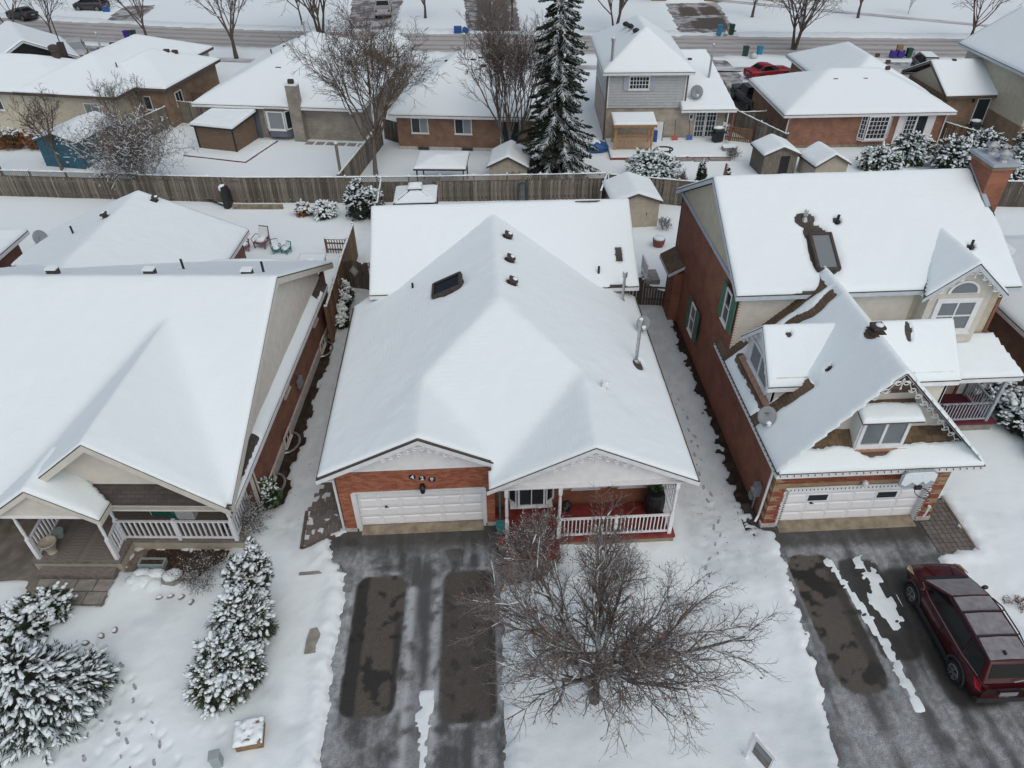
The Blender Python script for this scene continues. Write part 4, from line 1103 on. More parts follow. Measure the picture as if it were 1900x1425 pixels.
bricks(rh, 9.8, 15.97, .18, 3.08, 16.77, holes=[(10.28, 15.5, 0, 2.0)], mat='brick_piece_dark', buff=buff, courses=.0785, prefer=lambda c: -c[2])
# quoins returning on the side wall
qm = MB().box(-.012, .03, 0, .40, -.11, .11).mesh('quoin', 'brick_piece_buff')
for j in range(1, 13, 2): link_mesh('quoin', qm, rh, (9.795, 16.80, .18+.235*(j+.5)))
MB().box(9.74, 10.28, 16.72, 16.95, 0, .18).box(15.5, 16.02, 16.72, 16.95, 0, .18).build('foundation', 'concrete_pale', rh)
MB().box(10.28, 15.5, 16.78, 17.05, 1.93, 1.98).box(10.24, 10.38, 16.76, 16.97, 0, 1.96).box(15.40, 15.56, 16.76, 16.97, 0, 1.96).build('door_frame', 'white_trim', rh)
garage_door(rh, 10.38, 15.4, .08, 1.95, 16.95, 6, 4, windows=((1, 2), (4, 2)), handle=(11.45, 1.0))
MB().prism([(10.36, 16.94, .09), (15.42, 16.94, .09), (15.42, 16.45, .005), (10.36, 16.45, .005)], (0, 0, -.06)).build('garage_apron', 'concrete_ochre', rh)
bl = MB()
for i in range(38): bl.lathe((10.3+i*.138, 16.735, 1.93), [(.012, 0), (.022, .03), (.004, .08)], 5, ax=(0, 0, -1))
for i in range(18): bl.lathe((10.33, 16.72, .15+i*.1), [(.012, 0), (.022, .03), (.004, .08)], 5, ax=(1, 0, 0)); bl.lathe((15.46, 16.72, .15+i*.1), [(.012, 0), (.022, .03), (.004, .08)], 5, ax=(-1, 0, 0))
bl.build('string_lights', 'plastic_dkgreen', rh, kind='stuff')
bl = MB()
for i in range(30): bl.lathe((gl+.1+i*.236, 16.33, 3.10), [(.012, 0), (.022, .03), (.004, .07)], 5, ax=(0, -.6, -.8))
for i in range(30): bl.lathe((gl-.02, 16.5+i*.252, 3.12), [(.012, 0), (.022, .03), (.004, .07)], 5, ax=(-.8, 0, .6))
bl.tube([(gl-.0, 16.4, 3.16), (gl-.0, 24, 3.16)], .02, 4); bl.build('string_lights', 'plastic_dkgreen', rh, kind='stuff')
# garage gable face: shingles, boarding and box window
siding(rh, [(gl+.95, 17.56, 3.95), (gr_-.95, 17.56, 3.95), (gm_+.55, 17.56, 5.55), (gm_-.55, 17.56, 5.55)], (0, -1, 0), 'siding_cream', .13, holes=[(2.0-.0, 3.65, 3.9, 5.6)])
MB().prism([(gl+.9, 17.6, 3.9), (gr_-.9, 17.6, 3.9), (gm_, 17.6, 6.5)], (0, .1, 0)).build('gable_panel', 'siding_cream', rh)
sh = {}
def shingles(parent, rows, origin, u, up_, n, w=.24, h=.2, seed=1, mat='shingle_piece', cap=300):
    """rows: list of (start, end) along u per course going up"""
    rs = random.Random(seed); u = np.array(norm(u)); up_ = np.array(norm(up_)); n = np.array(norm(n)); o = np.array(origin, float); cnt = 0
    k = (mat, w, h)
    if k not in sh:
        m = MB(); m.add([(0, -.006, 0), (w-.008, -.006, 0), (w-.008, .0, h+.05), (0, 0, h+.05), (0, -.022, 0), (w-.008, -.022, 0), (w-.008, -.004, h+.05), (0, -.004, h+.05)], [(0, 1, 2, 3), (4, 7, 6, 5), (0, 4, 5, 1), (1, 5, 6, 2), (2, 6, 7, 3), (3, 7, 4, 0)]); sh[k] = m.mesh('shingle', mat)
    Rm = Matrix(((u[0], -n[0], up_[0]), (u[1], -n[1], up_[1]), (u[2], -n[2], up_[2])))
    for j, (a, b) in enumerate(rows):
        x = a+rs.uniform(0, w*.5)
        while x < b-w*.5:
            ob = link_mesh('shingle', sh[k], parent); p = o+u*x+up_*(j*h)+n*(.004+rs.choice((0, .012)))
            ob.matrix_local = Matrix.Translation(Vector(p)) @ Rm.to_4x4(); x += w
ss = .83/1.2; L_s = math.hypot(1.2, .83)
shingles(rh, [(0.65, 6.3), (.75, 6.2), (.85, 6.1)], (gl+.0, 16.35+.62*1.2, 3.15+.62*.83), (1, 0, 0), (0, 1.2, .83), (0, -.83, 1.2), seed=3)
shingles(rh, [(-.85-.0, .85), (-.7, .7), (-.5, .5), (-.3, .3), (-.12, .14)], (gm_, 17.50, 5.55), (1, 0, 0), (0, 0, 1), (0, -1, 0), seed=4, w=.22, h=.18)
bx = MB(); bx.box(12.25, 13.95, 17.0, 17.6, 3.62, 4.95); bx.build('box_window_case', 'siding_white', rh)
window(rh, (13.10, 17.0, 4.28), (1, 0, 0), (0, -1, 0), 1.6, 1.25, 2, 1, glass='glass_sky', fw_=.11, mw=.09)
MB().box(12.15, 14.05, 16.86, 17.02, 3.50, 3.60).build('copper_sill', 'copper', rh)
MB().prism([(12.08, 16.72, 4.93), (14.12, 16.72, 4.93), (14.12, 17.6, 5.18), (12.08, 17.6, 5.18)], (0, 0, -.06)).build('window_roof', 'shingle_brown', rh)
roof_snow(rh, [[(12.08, 16.72, 4.94), (14.12, 16.72, 4.94), (14.12, 17.6, 5.19), (12.08, 17.6, 5.19)]], .06, .13, lambda x, y: y-17.42-.10*(fbm(x*2, x*0, 3, 2)-.5), 19, blur=1)
scroll(rh, (gm_, gz_-.14), (gl+.4, gr_-.4), 17.08, gs, 11, r=.13)
for s_ in (-1, 1):
    MB().prism([(gm_, 17.05, gz_-.08), (gm_+s_*3.0, 17.05, gz_-.08-3.0*gs), (gm_+s_*3.0, 17.55, gz_-.08-3.0*gs), (gm_, 17.55, gz_-.08)], (0, 0, -.02)).build('soffit', 'white_trim', rh)
# dormers
MB().prism([(10.12, dy-1.42, 3.75), (10.12, dy+1.42, 3.75), (10.12, dy+1.42, de+.05), (10.12, dy, dz-.12), (10.12, dy-1.42, de+.05)], (.1, 0, 0)).build('dormer_face', 'siding_white', rh)
MB().prism([(10.13, dy-1.42, 3.72), (11.25, dy-1.42, 4.9), (10.13, dy-1.42, 4.9)], (0, .08, 0)).build('dormer_cheek', 'siding_cream', rh)
MB().prism([(10.13, dy+1.34, 3.72), (11.25, dy+1.34, 4.9), (10.13, dy+1.34, 4.9)], (0, .08, 0)).build('dormer_cheek', 'siding_cream', rh)
window(rh, (10.11, dy-.05, 4.45), (0, -1, 0), (-1, 0, 0), 2.0, 1.05, 2, 1, glass='glass_sky', fw_=.1, mw=.09)
MB().obox((10.02, dy, 3.70), (0, 1, 0), (1, 0, .97), (-.97, 0, 1), 1.55, .11, .012).build('copper_flashing', 'copper', rh)
for s_ in (-1, 1):
    MB().prism([(9.87, dy, dz-.07), (9.87, dy+s_*hw, de-.07), (10.12, dy+s_*hw, de-.07), (10.12, dy, dz-.07)], (0, 0, -.02)).build('soffit', 'fascia_blue', rh)
def scroll_x(parent, x, yc, z, half, slope, n, r):
    for s_ in (-1, 1):
        for k in range(n):
            mb = MB()
            t = (k+.5)/n*half; cy, cz = yc+s_*t, z-slope*t-.1-r*.5
            mb.tube([(x, cy+s_*r*(1-.6*i/12)*math.cos(i/12*7.8+(k % 2)*3.14), cz+r*.8*(1-.6*i/12)*math.sin(i/12*7.8+(k % 2)*3.14)) for i in range(13)], .017, 4)
            mb.build('scroll_trim', 'white_trim', parent)
scroll_x(rh, 9.88, dy, dz-.1, hw*.95, .95, 5, .12)
MB().prism([(16.5, dy-1.42, 3.3), (16.5, dy+1.42, 3.3), (16.5, dy+1.42, de+.05), (16.5, dy, dz-.12), (16.5, dy-1.42, de+.05)], (-.1, 0, 0)).build('dormer_face', 'siding_white', rh)
MB().prism([(16.48, dy-1.42, 3.2), (14.9, dy-1.42, 4.9), (16.48, dy-1.42, 4.9)], (0, .08, 0)).build('dormer_cheek', 'siding_cream', rh)
# gable with arched window
MB().prism([(17.0, 22.62, 3.7), (19.4, 22.62, 3.7), (19.4, 22.62, 6.25), (18.2, 22.62, 7.25), (17.0, 22.62, 6.25)], (0, .1, 0)).build('gable_panel', 'siding_cream', rh)
MB().box(19.3, 19.4, 22.72, 23.15, 3.7, 6.2).box(17.0, 17.1, 22.72, 23.15, 3.7, 6.2).build('gable_cheek', 'siding_cream', rh)
window(rh, (18.2, 22.61, 5.0), (1, 0, 0), (0, -1, 0), 1.75, 1.6, 2, 2, glass='glass_sky', fw_=.2, mw=.06)
ar = MB(); ar.prism([(18.2+.62*math.cos(a), 22.6, 6.02+.55*math.sin(a)) for a in [math.pi*i/12 for i in range(13)]], (0, -.05, 0)); aw = ar.build('arched_window', 'white_trim', rh)
MB().prism([(18.2+.5*math.cos(a), 22.55, 6.06+.43*math.sin(a)) for a in [math.pi*i/12 for i in range(13)]], (0, -.02, 0)).build('pane', 'glass_sky', aw)
scroll(rh, (18.2, 7.32), (16.7, 19.7), 22.36, .85, 5, r=.12)
for s_ in (-1, 1): MB().prism([(18.2, 22.37, 7.33), (18.2+s_*1.6, 22.37, 5.97), (18.2+s_*1.6, 22.64, 5.97), (18.2, 22.64, 7.33)], (0, 0, -.02)).build('soffit', 'white_trim', rh)
# side windows with green shutters
for (yc, zc, w, h) in ((27.5, 1.95, .75, 1.45), (23.75, 5.0, .7, 1.45)):
    window(rh, (9.68, yc, zc), (0, -1, 0), (-1, 0, 0), w, h, 1, 2)
    for s_ in (-1, 1): MB().box(9.62, 9.67, yc+s_*(w/2+.25)-.22, yc+s_*(w/2+.25)+.22, zc-h/2-.05, zc+h/2+.05).build('shutter', 'shutter_green', rh)
# porch on the far side
MB().box(16.1, 21.0, 21.2, 23.1, .45, .55).build('porch_deck', 'dark_red', rh); MB().box(16.15, 20.9, 21.25, 21.35, 0, .45).build('porch_skirt', 'concrete', rh)
for (x, y) in ((20.6, 21.35), (17.9, 21.35), (20.6, 23.0)): post(rh, (x, y, .55), 2.4, .12, 'trim_grey')
railing(rh, (18.0, 21.35, .55), (20.55, 21.35, .55), mat='trim_grey'); railing(rh, (20.6, 21.45, .55), (20.6, 23.0, .55), mat='trim_grey')
ga = MB(); rgg = random.Random(2)
for i in range(240): ga.bar((18.0+2.55*i/240, 21.33, 1.5+.03*math.sin(i*.2)), (18.0+2.55*i/240+rgg.uniform(-.05, .05), 21.33+rgg.uniform(-.07, .07), 1.5+rgg.uniform(-.08, .05)), .012)
ga.build('garland', 'needle', rh, kind='stuff')
# roof furniture
c = np.array((13.25, 24.35, ez+(24.35-y0)*(rz_-ez)/(yr-y0))); ay = norm((0, yr-y0, rz_-ez)); ax = np.array([1., 0, 0]); az = np.cross(ax, ay); s_ = MB()
for (p, hx, hy) in ((ax*.40, .05, .80), (-ax*.40, .05, .80), (ay*.80, .44, .05), (-ay*.80, .44, .05)): s_.obox(c+p+az*.1, ax, ay, az, hx, hy, .11)
sk = s_.build('skylight', 'vent_brown', rh); MB().obox(c+az*.14, ax, ay, az, .37, .76, .02).build('pane', 'glass_sky', sk)
pipe(rh, 12.87, 25.78, 7.6, 7.95, .06, 'galvanised', .09); pipe(rh, 14.1, 25.55, 7.5, 7.95, .055); pipe(rh, 19.1, 24.35, 6.9, 7.3, .05); pipe(rh, 12.95, 22.75, 6.1, 6.3, .05)
roof_vent(rh, 13.15, 19.35, 6.66, 0, w=.2); pipe(rh, 11.75, 19.05, 5.25, 5.5, .03)
ch = MB(); ch.box(20.32, 21.15, 26.5, 27.95, 0, 9.2); chm = ch.build('chimney', 'brick_main', rh)
MB().box(20.26, 21.21, 26.43, 28.02, 9.2, 9.36).build('corbel', 'brick_tan', chm)
MB().prism([(20.2, 26.36, 9.36), (21.28, 26.36, 9.36), (21.28, 28.1, 9.36), (20.2, 28.1, 9.36)], (0, 0, .12)).build('cap', 'trim_grey', chm)
for y in (26.75, 27.6): MB().lathe((20.74, y, 9.46), [(.24, 0), (.2, .1), (.15, .12), (.15, .3), (.27, .32), (.27, .36), (.05, .48)], 14).build('flue', 'galvanised', chm)
MB().box(20.5, 21.3, 24.9, 25.9, 0, 6.35).build('side_stack', 'brick_brown', rh); MB().box(20.45, 21.4, 24.8, 26.0, 6.36, 6.55).build('stack_snow', 'snow_roof', rh)
st_ = MB()
for i in range(8): st_.obox((20.37, 26.3-.0+i*.24-.2, 7.98+i*.24*.534-.0), (0, 1, .53), (1, 0, 0), (0, -.53, 1), .14, .1, .015)
st_.build('chimney_flashing', 'trim_grey', rh)
# fixtures on the garage front and side wall
MB().tube([(9.6, 16.6, 3.0), (9.72, 16.95, 2.75), (9.70, 17.0, .35), (9.55, 16.85, .2)], .045, 6).build('downpipe', 'white_trim', rh)
hm = MB(); hm.box(9.58, 9.79, 17.45, 17.75, .85, 1.35).lathe((9.57, 17.6, 1.15), [(.09, 0), (.09, .1)], 12, ax=(-1, 0, 0)).box(9.62, 9.79, 17.75, 17.98, .35, .62).tube([(9.7, 17.6, .85), (9.7, 17.6, .1)], .03, 6); hm.build('meter_box', 'dish_grey', rh)
MB().lathe((12.92, 16.62, 2.05), [(.03, 0), (.09, .06), (.10, .22), (.05, .30)], 10).box(12.87, 12.97, 16.62, 16.78, 2.2, 2.26).build('wall_lamp', 'white_trim', rh)
MB().tube([(15.72, 16.65, .75), (15.66, 16.6, .5), (15.6, 16.58, .38)], .03, 6).lathe((15.72, 16.66, .76), [(.06, 0), (.06, .08)], 8).build('wall_tap', 'white_trim', rh)
# little side entrance roof
MB().box(9.35, 9.8, 30.3, 31.5, 0, 2.75).build('side_entrance', 'brick_dark', rh); roof(rh, [[(9.05, 30.2, 2.85), (9.78, 30.2, 3.25), (9.78, 32.2, 3.25), (9.05, 32.2, 2.85)]], shingle='shingle_brown', fascia='fascia_blue')
# ------------------------------------------------------------------ left house (beige gables, grey veranda)
lh = thing('brick_house', 'long brick house with beige gables and a white railed veranda, on the left', 'house', (LO[0], LO[1], 0), -LA, 'houses of the front row')
lp = [[(-13.5, 0, 3.0), (0, 0, 3.0), (0, 8.3, 6.6), (-13.5, 8.3, 6.6)], [(-13.5, 8.3, 6.6), (0, 8.3, 6.6), (0, 15.75, 3.1), (-13.5, 15.75, 3.1)],
      [(-3.75, -.2, 5.85), (0, -.2, 3.0), (-3.75, 6.6, 5.85)], [(-3.75, -.2, 5.85), (-3.75, 6.6, 5.85), (-7.5, -.2, 3.0)]]
roof(lh, lp, fascia='siding_cream', skip=[lambda a, b: abs(a[1]-b[1]) > 3 and abs(a[0]-b[0]) > 2], fh=.26)
roof_snow(lh, lp, .11, .11, None, 21, blur=4)
pg = [[(-5.8, -.75, 4.4), (-3.95, -.75, 3.08), (-3.95, .05, 3.08), (-5.8, 1.3, 4.4)], [(-5.8, -.75, 4.4), (-5.8, 1.3, 4.4), (-7.65, .05, 3.08), (-7.65, -.75, 3.08)]]
roof(lh, pg, fascia='siding_cream', fh=.2, skip=[lambda a, b: abs(a[1]-b[1]) > .9]); roof_snow(lh, pg, .07, .12, None, 22, blur=1)
# pent roofs
pf = [[(-4.2, .0, 2.98), (-.05, .0, 2.98), (-.72, .42, 3.50), (-6.8, .42, 3.50)]]
roof(lh, pf, fascia='white_trim', skip=[lambda a, b: a[2] > 3.1 or b[2] > 3.1])
ps = [[(.02, .2, 2.80), (.02, 14.2, 2.80), (-.40, 14.2, 3.18), (-.40, .2, 3.18)]]
roof(lh, ps, fascia='white_trim', skip=[lambda a, b: a[2] > 3 or b[2] > 3])
roof_snow(lh, ps, .05, .09, lambda x, y: np.maximum(np.minimum(-.20-x, np.maximum(3.2-y, y-12.8)+.0)*1.0+.14, (y-13.3)*.3), 23, blur=1)
rw = [[(-5.3, 15.6, 3.0), (-5.3, 19.5, 3.0), (-10.5, 19.5, 5.2), (-10.5, 10.9, 5.2)], [(-10.5, 10.9, 5.2), (-10.5, 19.5, 5.2), (-16, 19.5, 3.0), (-16, 15.6, 3.0)]]
roof(lh, rw, skip=[lambda a, b: min(a[1], b[1]) < 15]); roof_snow(lh, rw, .11, .11, None, 24, blur=3)
# walls
wallset(lh, [(rect((-.38, 2.3), (-.38, 15.3), .45, 2.95), (1, 0)), (rect((-13, 2.25), (-.38, 2.25), .5, 3.0), (0, -1)), (rect((-5.7, 15.3), (-5.7, 19.2), 0, 2.95), (1, 0)), (rect((-5.7, 19.2), (-15.5, 19.2), 0, 2.95), (0, 1))], 'brick_left')
MB().prism([(-5.7, 19.1, 2.9), (-15.4, 19.1, 2.9), (-10.5, 19.1, 5.0)], (0, .1, 0)).build('gable_panel', 'brick_left', lh)
MB().box(-.46, -.30, 2.3, 15.3, 0, .45).build('foundation', 'concrete_pale', lh)
MB().box(-.36, -.26, 2.2, 2.3, .45, 2.9).build('corner_board', 'siding_cream', lh)
MB().prism([(-.36, 1.2, 3.1), (-.36, 14.25, 3.1), (-.36, 14.25, 3.75), (-.36, 8.3, 6.46), (-.36, 1.2, 3.38)], (-.06, 0, 0)).build('gable_panel', 'siding_beige', lh)
# side gable boards (right end) and dark return at the foot of it
siding(lh, [(-.34, 14.2, 3.15), (-.34, 1.2, 3.15), (-.34, 1.2, 3.35), (-.34, 8.3, 6.42), (-.34, 14.2, 3.7)][::-1], (1, 0, 0), 'siding_cream', .16)
MB().prism([(-.30, .1, 2.9), (-.30, 1.3, 2.9), (-.30, 1.3, 3.4), (-.30, .1, 3.0)], (-.1, 0, 0)).build('gable_return', 'shingle', lh)
MB().prism([(-.02, 0.1, 2.96), (-.02, 8.3, 6.5), (-.36, 8.3, 6.5), (-.36, .1, 2.96)], (0, 0, -.02)).prism([(-.02, 15.7, 3.0), (-.02, 8.3, 6.5), (-.36, 8.3, 6.5), (-.36, 15.7, 3.0)], (0, 0, -.02)).build('soffit', 'siding_cream', lh)
# front gable
siding(lh, [(-6.6, .46, 3.52), (-.75, .46, 3.52), (-3.75, .46, 5.62)], (0, -1, 0), 'siding_cream', .15)
MB().prism([(-7.0, .48, 3.4), (-.5, .48, 3.4), (-3.75, .48, 5.72)], (0, .08, 0)).build('gable_panel', 'siding_beige', lh)
for s_ in (-1, 1): MB().prism([(-3.75, -.18, 5.72), (-3.75+s_*3.6, -.18, 2.98), (-3.75+s_*3.6, .46, 2.98), (-3.75, .46, 5.72)], (0, 0, -.03)).build('soffit', 'siding_cream', lh)
MB().prism([(-7.4, -.54, 3.1), (-4.2, -.54, 3.1), (-5.8, -.54, 4.22)], (0, .05, 0)).build('gable_panel', 'siding_beige', lh)
siding(lh, [(-7.35, -.55, 3.12), (-4.25, -.55, 3.12), (-5.8, -.55, 4.2)], (0, -1, 0), 'siding_cream', .14)
MB().box(-7.3, -4.3, -.6, -.42, 2.98, 3.12).build('beam', 'siding_white', lh); MB().box(-4.3, -.2, .02, .14, 2.82, 2.96).build('beam', 'siding_white', lh)
# veranda
MB().box(-7.45, -.42, .55, 2.25, .40, .50).box(-7.45, -4.35, -.38, .55, .40, .50).build('deck', 'grey_deck', lh)
MB().box(-5.0+.0, -.45, .58, .66, .0, .40).box(-7.4, -4.4, -.34, -.28, 0, .40).box(-4.46, -4.38, -.3, .6, 0, .40).build('deck_skirt', 'shed_beige', lh)
MB().box(-7.2, -4.55, -.72, -.385, .0, .22).build('step', 'grey_deck', lh)
bm_ = MB(); bd = MB().box(0, 3.05, 0, .13, 0, .012).mesh('deck_board', 'grey_deck')
for i in range(19): link_mesh('deck_board', bd, lh, (-7.42, -.37+i*.138, .502))
bd = MB().box(0, 3.95, 0, .13, 0, .012).mesh('deck_board', 'grey_deck')
for i in range(12): link_mesh('deck_board', bd, lh, (-4.36, .58+i*.138, .502))
for (x, y, h) in ((-7.2, -.22, 2.5), (-4.5, -.22, 2.5), (-4.62, .62, 2.35), (-.62, .62, 2.35)): post(lh, (x, y, .5), h, .13, 'white_paint', turned=True)
post(lh, (-2.62, .62, .5), 1.05, .11)
railing(lh, (-4.55, .62, .5), (-2.68, .62, .5), gap=.17, bw=.05); railing(lh, (-2.56, .62, .5), (-.7, .62, .5), gap=.17, bw=.05)
railing(lh, (-4.52, -.15, .5), (-4.60, .55, .5), gap=.17, bw=.05); railing(lh, (-.62, .7, .5), (-.62, 2.15, .5), gap=.17, bw=.05); railing(lh, (-7.2, -.12, .5), (-7.35, 1.5, .5), gap=.17, bw=.05)
# paving slabs before the step
rs = random.Random(6)
for i in range(4):
    for j in range(2):
        x = -7.2+i*.67+(.12 if j else 0); MB().box(x, x+.63, -1.72+j*.5, -1.26+j*.5, .0, .05+rs.uniform(-.01, .01)).build('paving_slab', 'concrete', lh)
# windows on the brick side
for (y, z, w, h) in ((12.5, 2.2, .7, .95), (7.3, 2.2, .75, .95)): window(lh, (-.375, y, z), (0, 1, 0), (1, 0, 0), w, h, 1, 2, frame='siding_cream')
for (y, z, w, h) in ((6.0, .42, .8, .5), (12.6, .42, .8, .5), (3.6, .42, .7, .45)): window(lh, (-.29, y, z), (0, 1, 0), (1, 0, 0), w, h, 2, 1, frame='siding_cream')
for k in range(3):
    mm = MB(); yc = (6.0, 12.6, 3.6)[k]
    mm.tube([(-.28+.45*math.sin(a), yc-.62*math.cos(a), .12) for a in [math.pi*i/8 for i in range(9)]], .05, 6); mm.build('window_well', 'galvanised', lh)
for (x, y) in ((-8.96, 8.75), (-5.12, 8.7), (-1.29, 8.65)):
    MB().box(x-.2, x+.2, y-.02, y+.25, 6.42, 6.66).build('roof_vent', 'vent_brown', lh)
    MB().box(x-.21, x+.21, y-.05, y+.26, 6.66, 6.72).build('vent_snow', 'snow_roof', lh)
for (x, y, z) in ((-4.88, 10.9, 5.4), (-.92, 9.42, 6.1), (-12.6, 16.2, 4.3)): pipe(lh, x, y, z, z+.55, .05)
for (x, y) in ((-9.6, 19.0), (-10.9, 16.6)):
    c_ = 5.2-abs(x+10.5)*.42; roof_vent(lh, x, y, c_+.05, -.42 if x > -10.5 else .42, w=.14)
MB().tube([(.02, 2.45, 2.75), (-.3, 2.5, 2.5), (-.3, 2.55, .3)], .04, 6).build('downpipe', 'siding_cream', lh)
MB().box(-.30, -.18, 8.4, 8.9, 1.0, 1.4).tube([(-.25, 8.3, 2.6), (-.2, 8.6, 1.4)], .012, 5).build('meter_box', 'dish_grey', lh)
# things on the veranda
def lthing(name, label, cat, x, y, z, group=None): return thing(name, label, cat, lw(x, y, z), -LA, group)
t = lthing('flower_pot', 'large empty cream urn beside the veranda post', 'flower pot', -6.85, .02, .515, 'pots on the left veranda')
MB().lathe((0, 0, 0), [(.16, 0), (.17, .06), (.12, .10), (.2, .3), (.27, .5), (.30, .55), (.27, .56), (.24, .50)], 20).build('body', 'terracotta', t, smooth=True); MB().lathe((0, 0, .46), [(.22, 0), (.22, .03)], 16).build('earth', 'soil', t)
t = lthing('flower_pot', 'small grey pot with dark soil behind the cream urn', 'flower pot', -6.95, .72, .515, 'pots on the left veranda')
MB().lathe((0, 0, 0), [(.13, 0), (.18, .28), (.19, .30), (.17, .30)], 18).build('body', 'plastic_grey', t); MB().lathe((0, 0, .25), [(.16, 0), (.16, .03)], 14).build('earth', 'soil', t)
t = lthing('patio_bench', 'white bench draped with green cloth on the veranda', 'bench', -3.6, 1.9, .515)
MB().box(-.55, .55, -.2, .2, .42, .48).build('seat', 'white_paint', t)
for sx in (-.5, .5):
    for sy in (-.15, .15): MB().box(sx-.03, sx+.03, sy-.03, sy+.03, 0, .42).build('leg', 'white_paint', t)
MB().box(-.45, .15, -.24, -.2, .05, .50).prism([(.1, -.25, .02), (.6, -.45, .02), (.45, -.2, .3), (.12, -.22, .45)], (0, .03, .02)).build('cloth', 'plastic_green', t)
t = lthing('storage_box', 'white storage box against the wall behind the green cloth', 'box', -2.75, 1.75, .515); MB().box(-.32, .32, -.25, .25, 0, .5).build('body', 'white_trim', t, bevel=.02)
t = lthing('doormat', 'small dark oval mat near the right end of the veranda', 'mat', -1.15, 1.15, .515); MB().lathe((0, 0, 0), [(.24, 0), (.24, .015)], 18).build('mat', 'vent_brown', t)
t = lthing('window_box', 'grey trough planter on the ground below the veranda railing', 'planter', -3.45, -.12, 0)
tb = MB(); tb.box(-.45, .45, -.16, .16, .0, .05).box(-.45, .45, -.16, -.12, .05, .22).box(-.45, .45, .12, .16, .05, .22).box(-.45, -.41, -.12, .12, .05, .22).box(.41, .45, -.12, .12, .05, .22); tb.build('trough', 'plastic_grey', t); MB().box(-.41, .41, -.12, .12, .05, .15).build('earth', 'soil', t)
# ------------------------------------------------------------------ roofs of the far houses
def hip(x0, x1, y0, y1, z, s, ridge=None):
    """hipped roof polygons over a rectangle (eave line), slope s"""
    w, d = x1-x0, y1-y0
    if ridge == 'x' or (ridge is None and w >= d):
        h = s*d/2; m = (y0+y1)/2; k = min(d/2, w/2-.05); a, b = (x0+k, m, z+h), (x1-k, m, z+h)
        return [[(x0, y0, z), (x1, y0, z), b, a], [(x1, y1, z), (x0, y1, z), a, b], [(x0, y1, z), (x0, y0, z), a], [(x1, y0, z), (x1, y1, z), b]]
    h = s*w/2; m = (x0+x1)/2; k = min(w/2, d/2-.05); a, b = (m, y0+k, z+h), (m, y1-k, z+h)
    return [[(x0, y0, z), (x1, y0, z), a], [(x1, y1, z), (x0, y1, z), b], [(x0, y1, z), (x0, y0, z), a, b], [(x1, y0, z), (x1, y1, z), b, a]]
def gable(x0, x1, y0, y1, z, s, axis='x'):
    if axis == 'x':
        m = (y0+y1)/2; h = z+s*(y1-y0)/2
        return [[(x0, y0, z), (x1, y0, z), (x1, m, h), (x0, m, h)], [(x0, m, h), (x1, m, h), (x1, y1, z), (x0, y1, z)]]
    m = (x0+x1)/2; h = z+s*(x1-x0)/2
    return [[(x0, y0, z), (m, y0, h), (m, y1, h), (x0, y1, z)], [(m, y0, h), (x1, y0, z), (x1, y1, z), (m, y1, h)]]
def box_walls(t, x0, x1, y0, y1, z, mat, z0=0):
    for p, n in ((rect((x0, y0), (x1, y0), z0, z), (0, -1)), (rect((x1, y0+.12), (x1, y1-.12), z0, z), (1, 0)), (rect((x1, y1), (x0, y1), z0, z), (0, 1)), (rect((x0, y1-.12), (x0, y0+.12), z0, z), (-1, 0))):
        wallset(t, [(p, n)], mat)
def eaves(t, polys, seed, step=.2, fascia='white_trim', thick=.11, bare=None):
    roof(t, polys, fascia=fascia); roof_snow(t, polys, step, thick, bare, seed, blur=1)
def vents(t, pts, w=.22):
    for (x, y, z) in pts:
        MB().box(x-w, x+w, y-w*.7, y+w*.7, z-.1, z+.16).build('roof_vent', 'vent_brown', t); 
BK = 'houses of the rear row'
# C: brown brick bungalow
t = thing('brick_house', 'brown brick bungalow with two square windows behind the lattice fence', 'house', (-6.0, 55.1, 0), R(-8), BK)
box_walls(t, 0, 10.2, 0, 12, 2.75, 'brick_brown', .35); MB().box(-.03, 10.23, -.03, 12.03, 0, .35).build('foundation', 'concrete_pale', t)
p = hip(-.45, 10.65, -.45, 12.45, 2.85, .46, 'x'); p = [[(-.45, -.45, 2.85), (10.65, -.45, 2.85), (6.3, 6, 5.8), (4.2, 6, 5.8)], [(10.65, 12.45, 2.85), (-.45, 12.45, 2.85), (4.2, 6, 5.8), (6.3, 6, 5.8)], [(-.45, 12.45, 2.85), (-.45, -.45, 2.85), (4.2, 6, 5.8)], [(10.65, -.45, 2.85), (10.65, 12.45, 2.85), (6.3, 6, 5.8)]]
eaves(t, p, 31, .25)
for x in (1.75, 5.05):
    f = window(t, (x, -.005, 1.95), (1, 0, 0), (0, -1, 0), 1.3, 1.15, 2, 1, fw_=.06)
    MB().box(x+.02, x+.60, -.03, -.022, 1.45, 2.45).build('blind', 'glass_pale', f)
f = window(t, (8.6, -.005, 1.4), (1, 0, 0), (0, -1, 0), 1.5, 2.1, 2, 1, fw_=.06, name='patio_door')
MB().box(7.8, 9.5, -.9, -.02, 0, .2).box(7.8, 9.5, -.45, -.02, .2, .36).build('step', 'concrete_pale', t)
for x in (1.9, 5.3): window(t, (x, -.035, .2), (1, 0, 0), (0, -1, 0), .85, .32, 2, 1, frame='fascia_brown', sill=False)
vents(t, ((5.3, 5.0, 5.3), (5.9, 5.2, 5.4), (6.2, 4.3, 5.05), (3.3, 5.0, 5.15))); pipe(t, 4.6, 5.4, 5.4, 7.0, .09, 'galvanised', .13); pipe(t, 5.0, 3.6, 4.6, 5.0, .05)
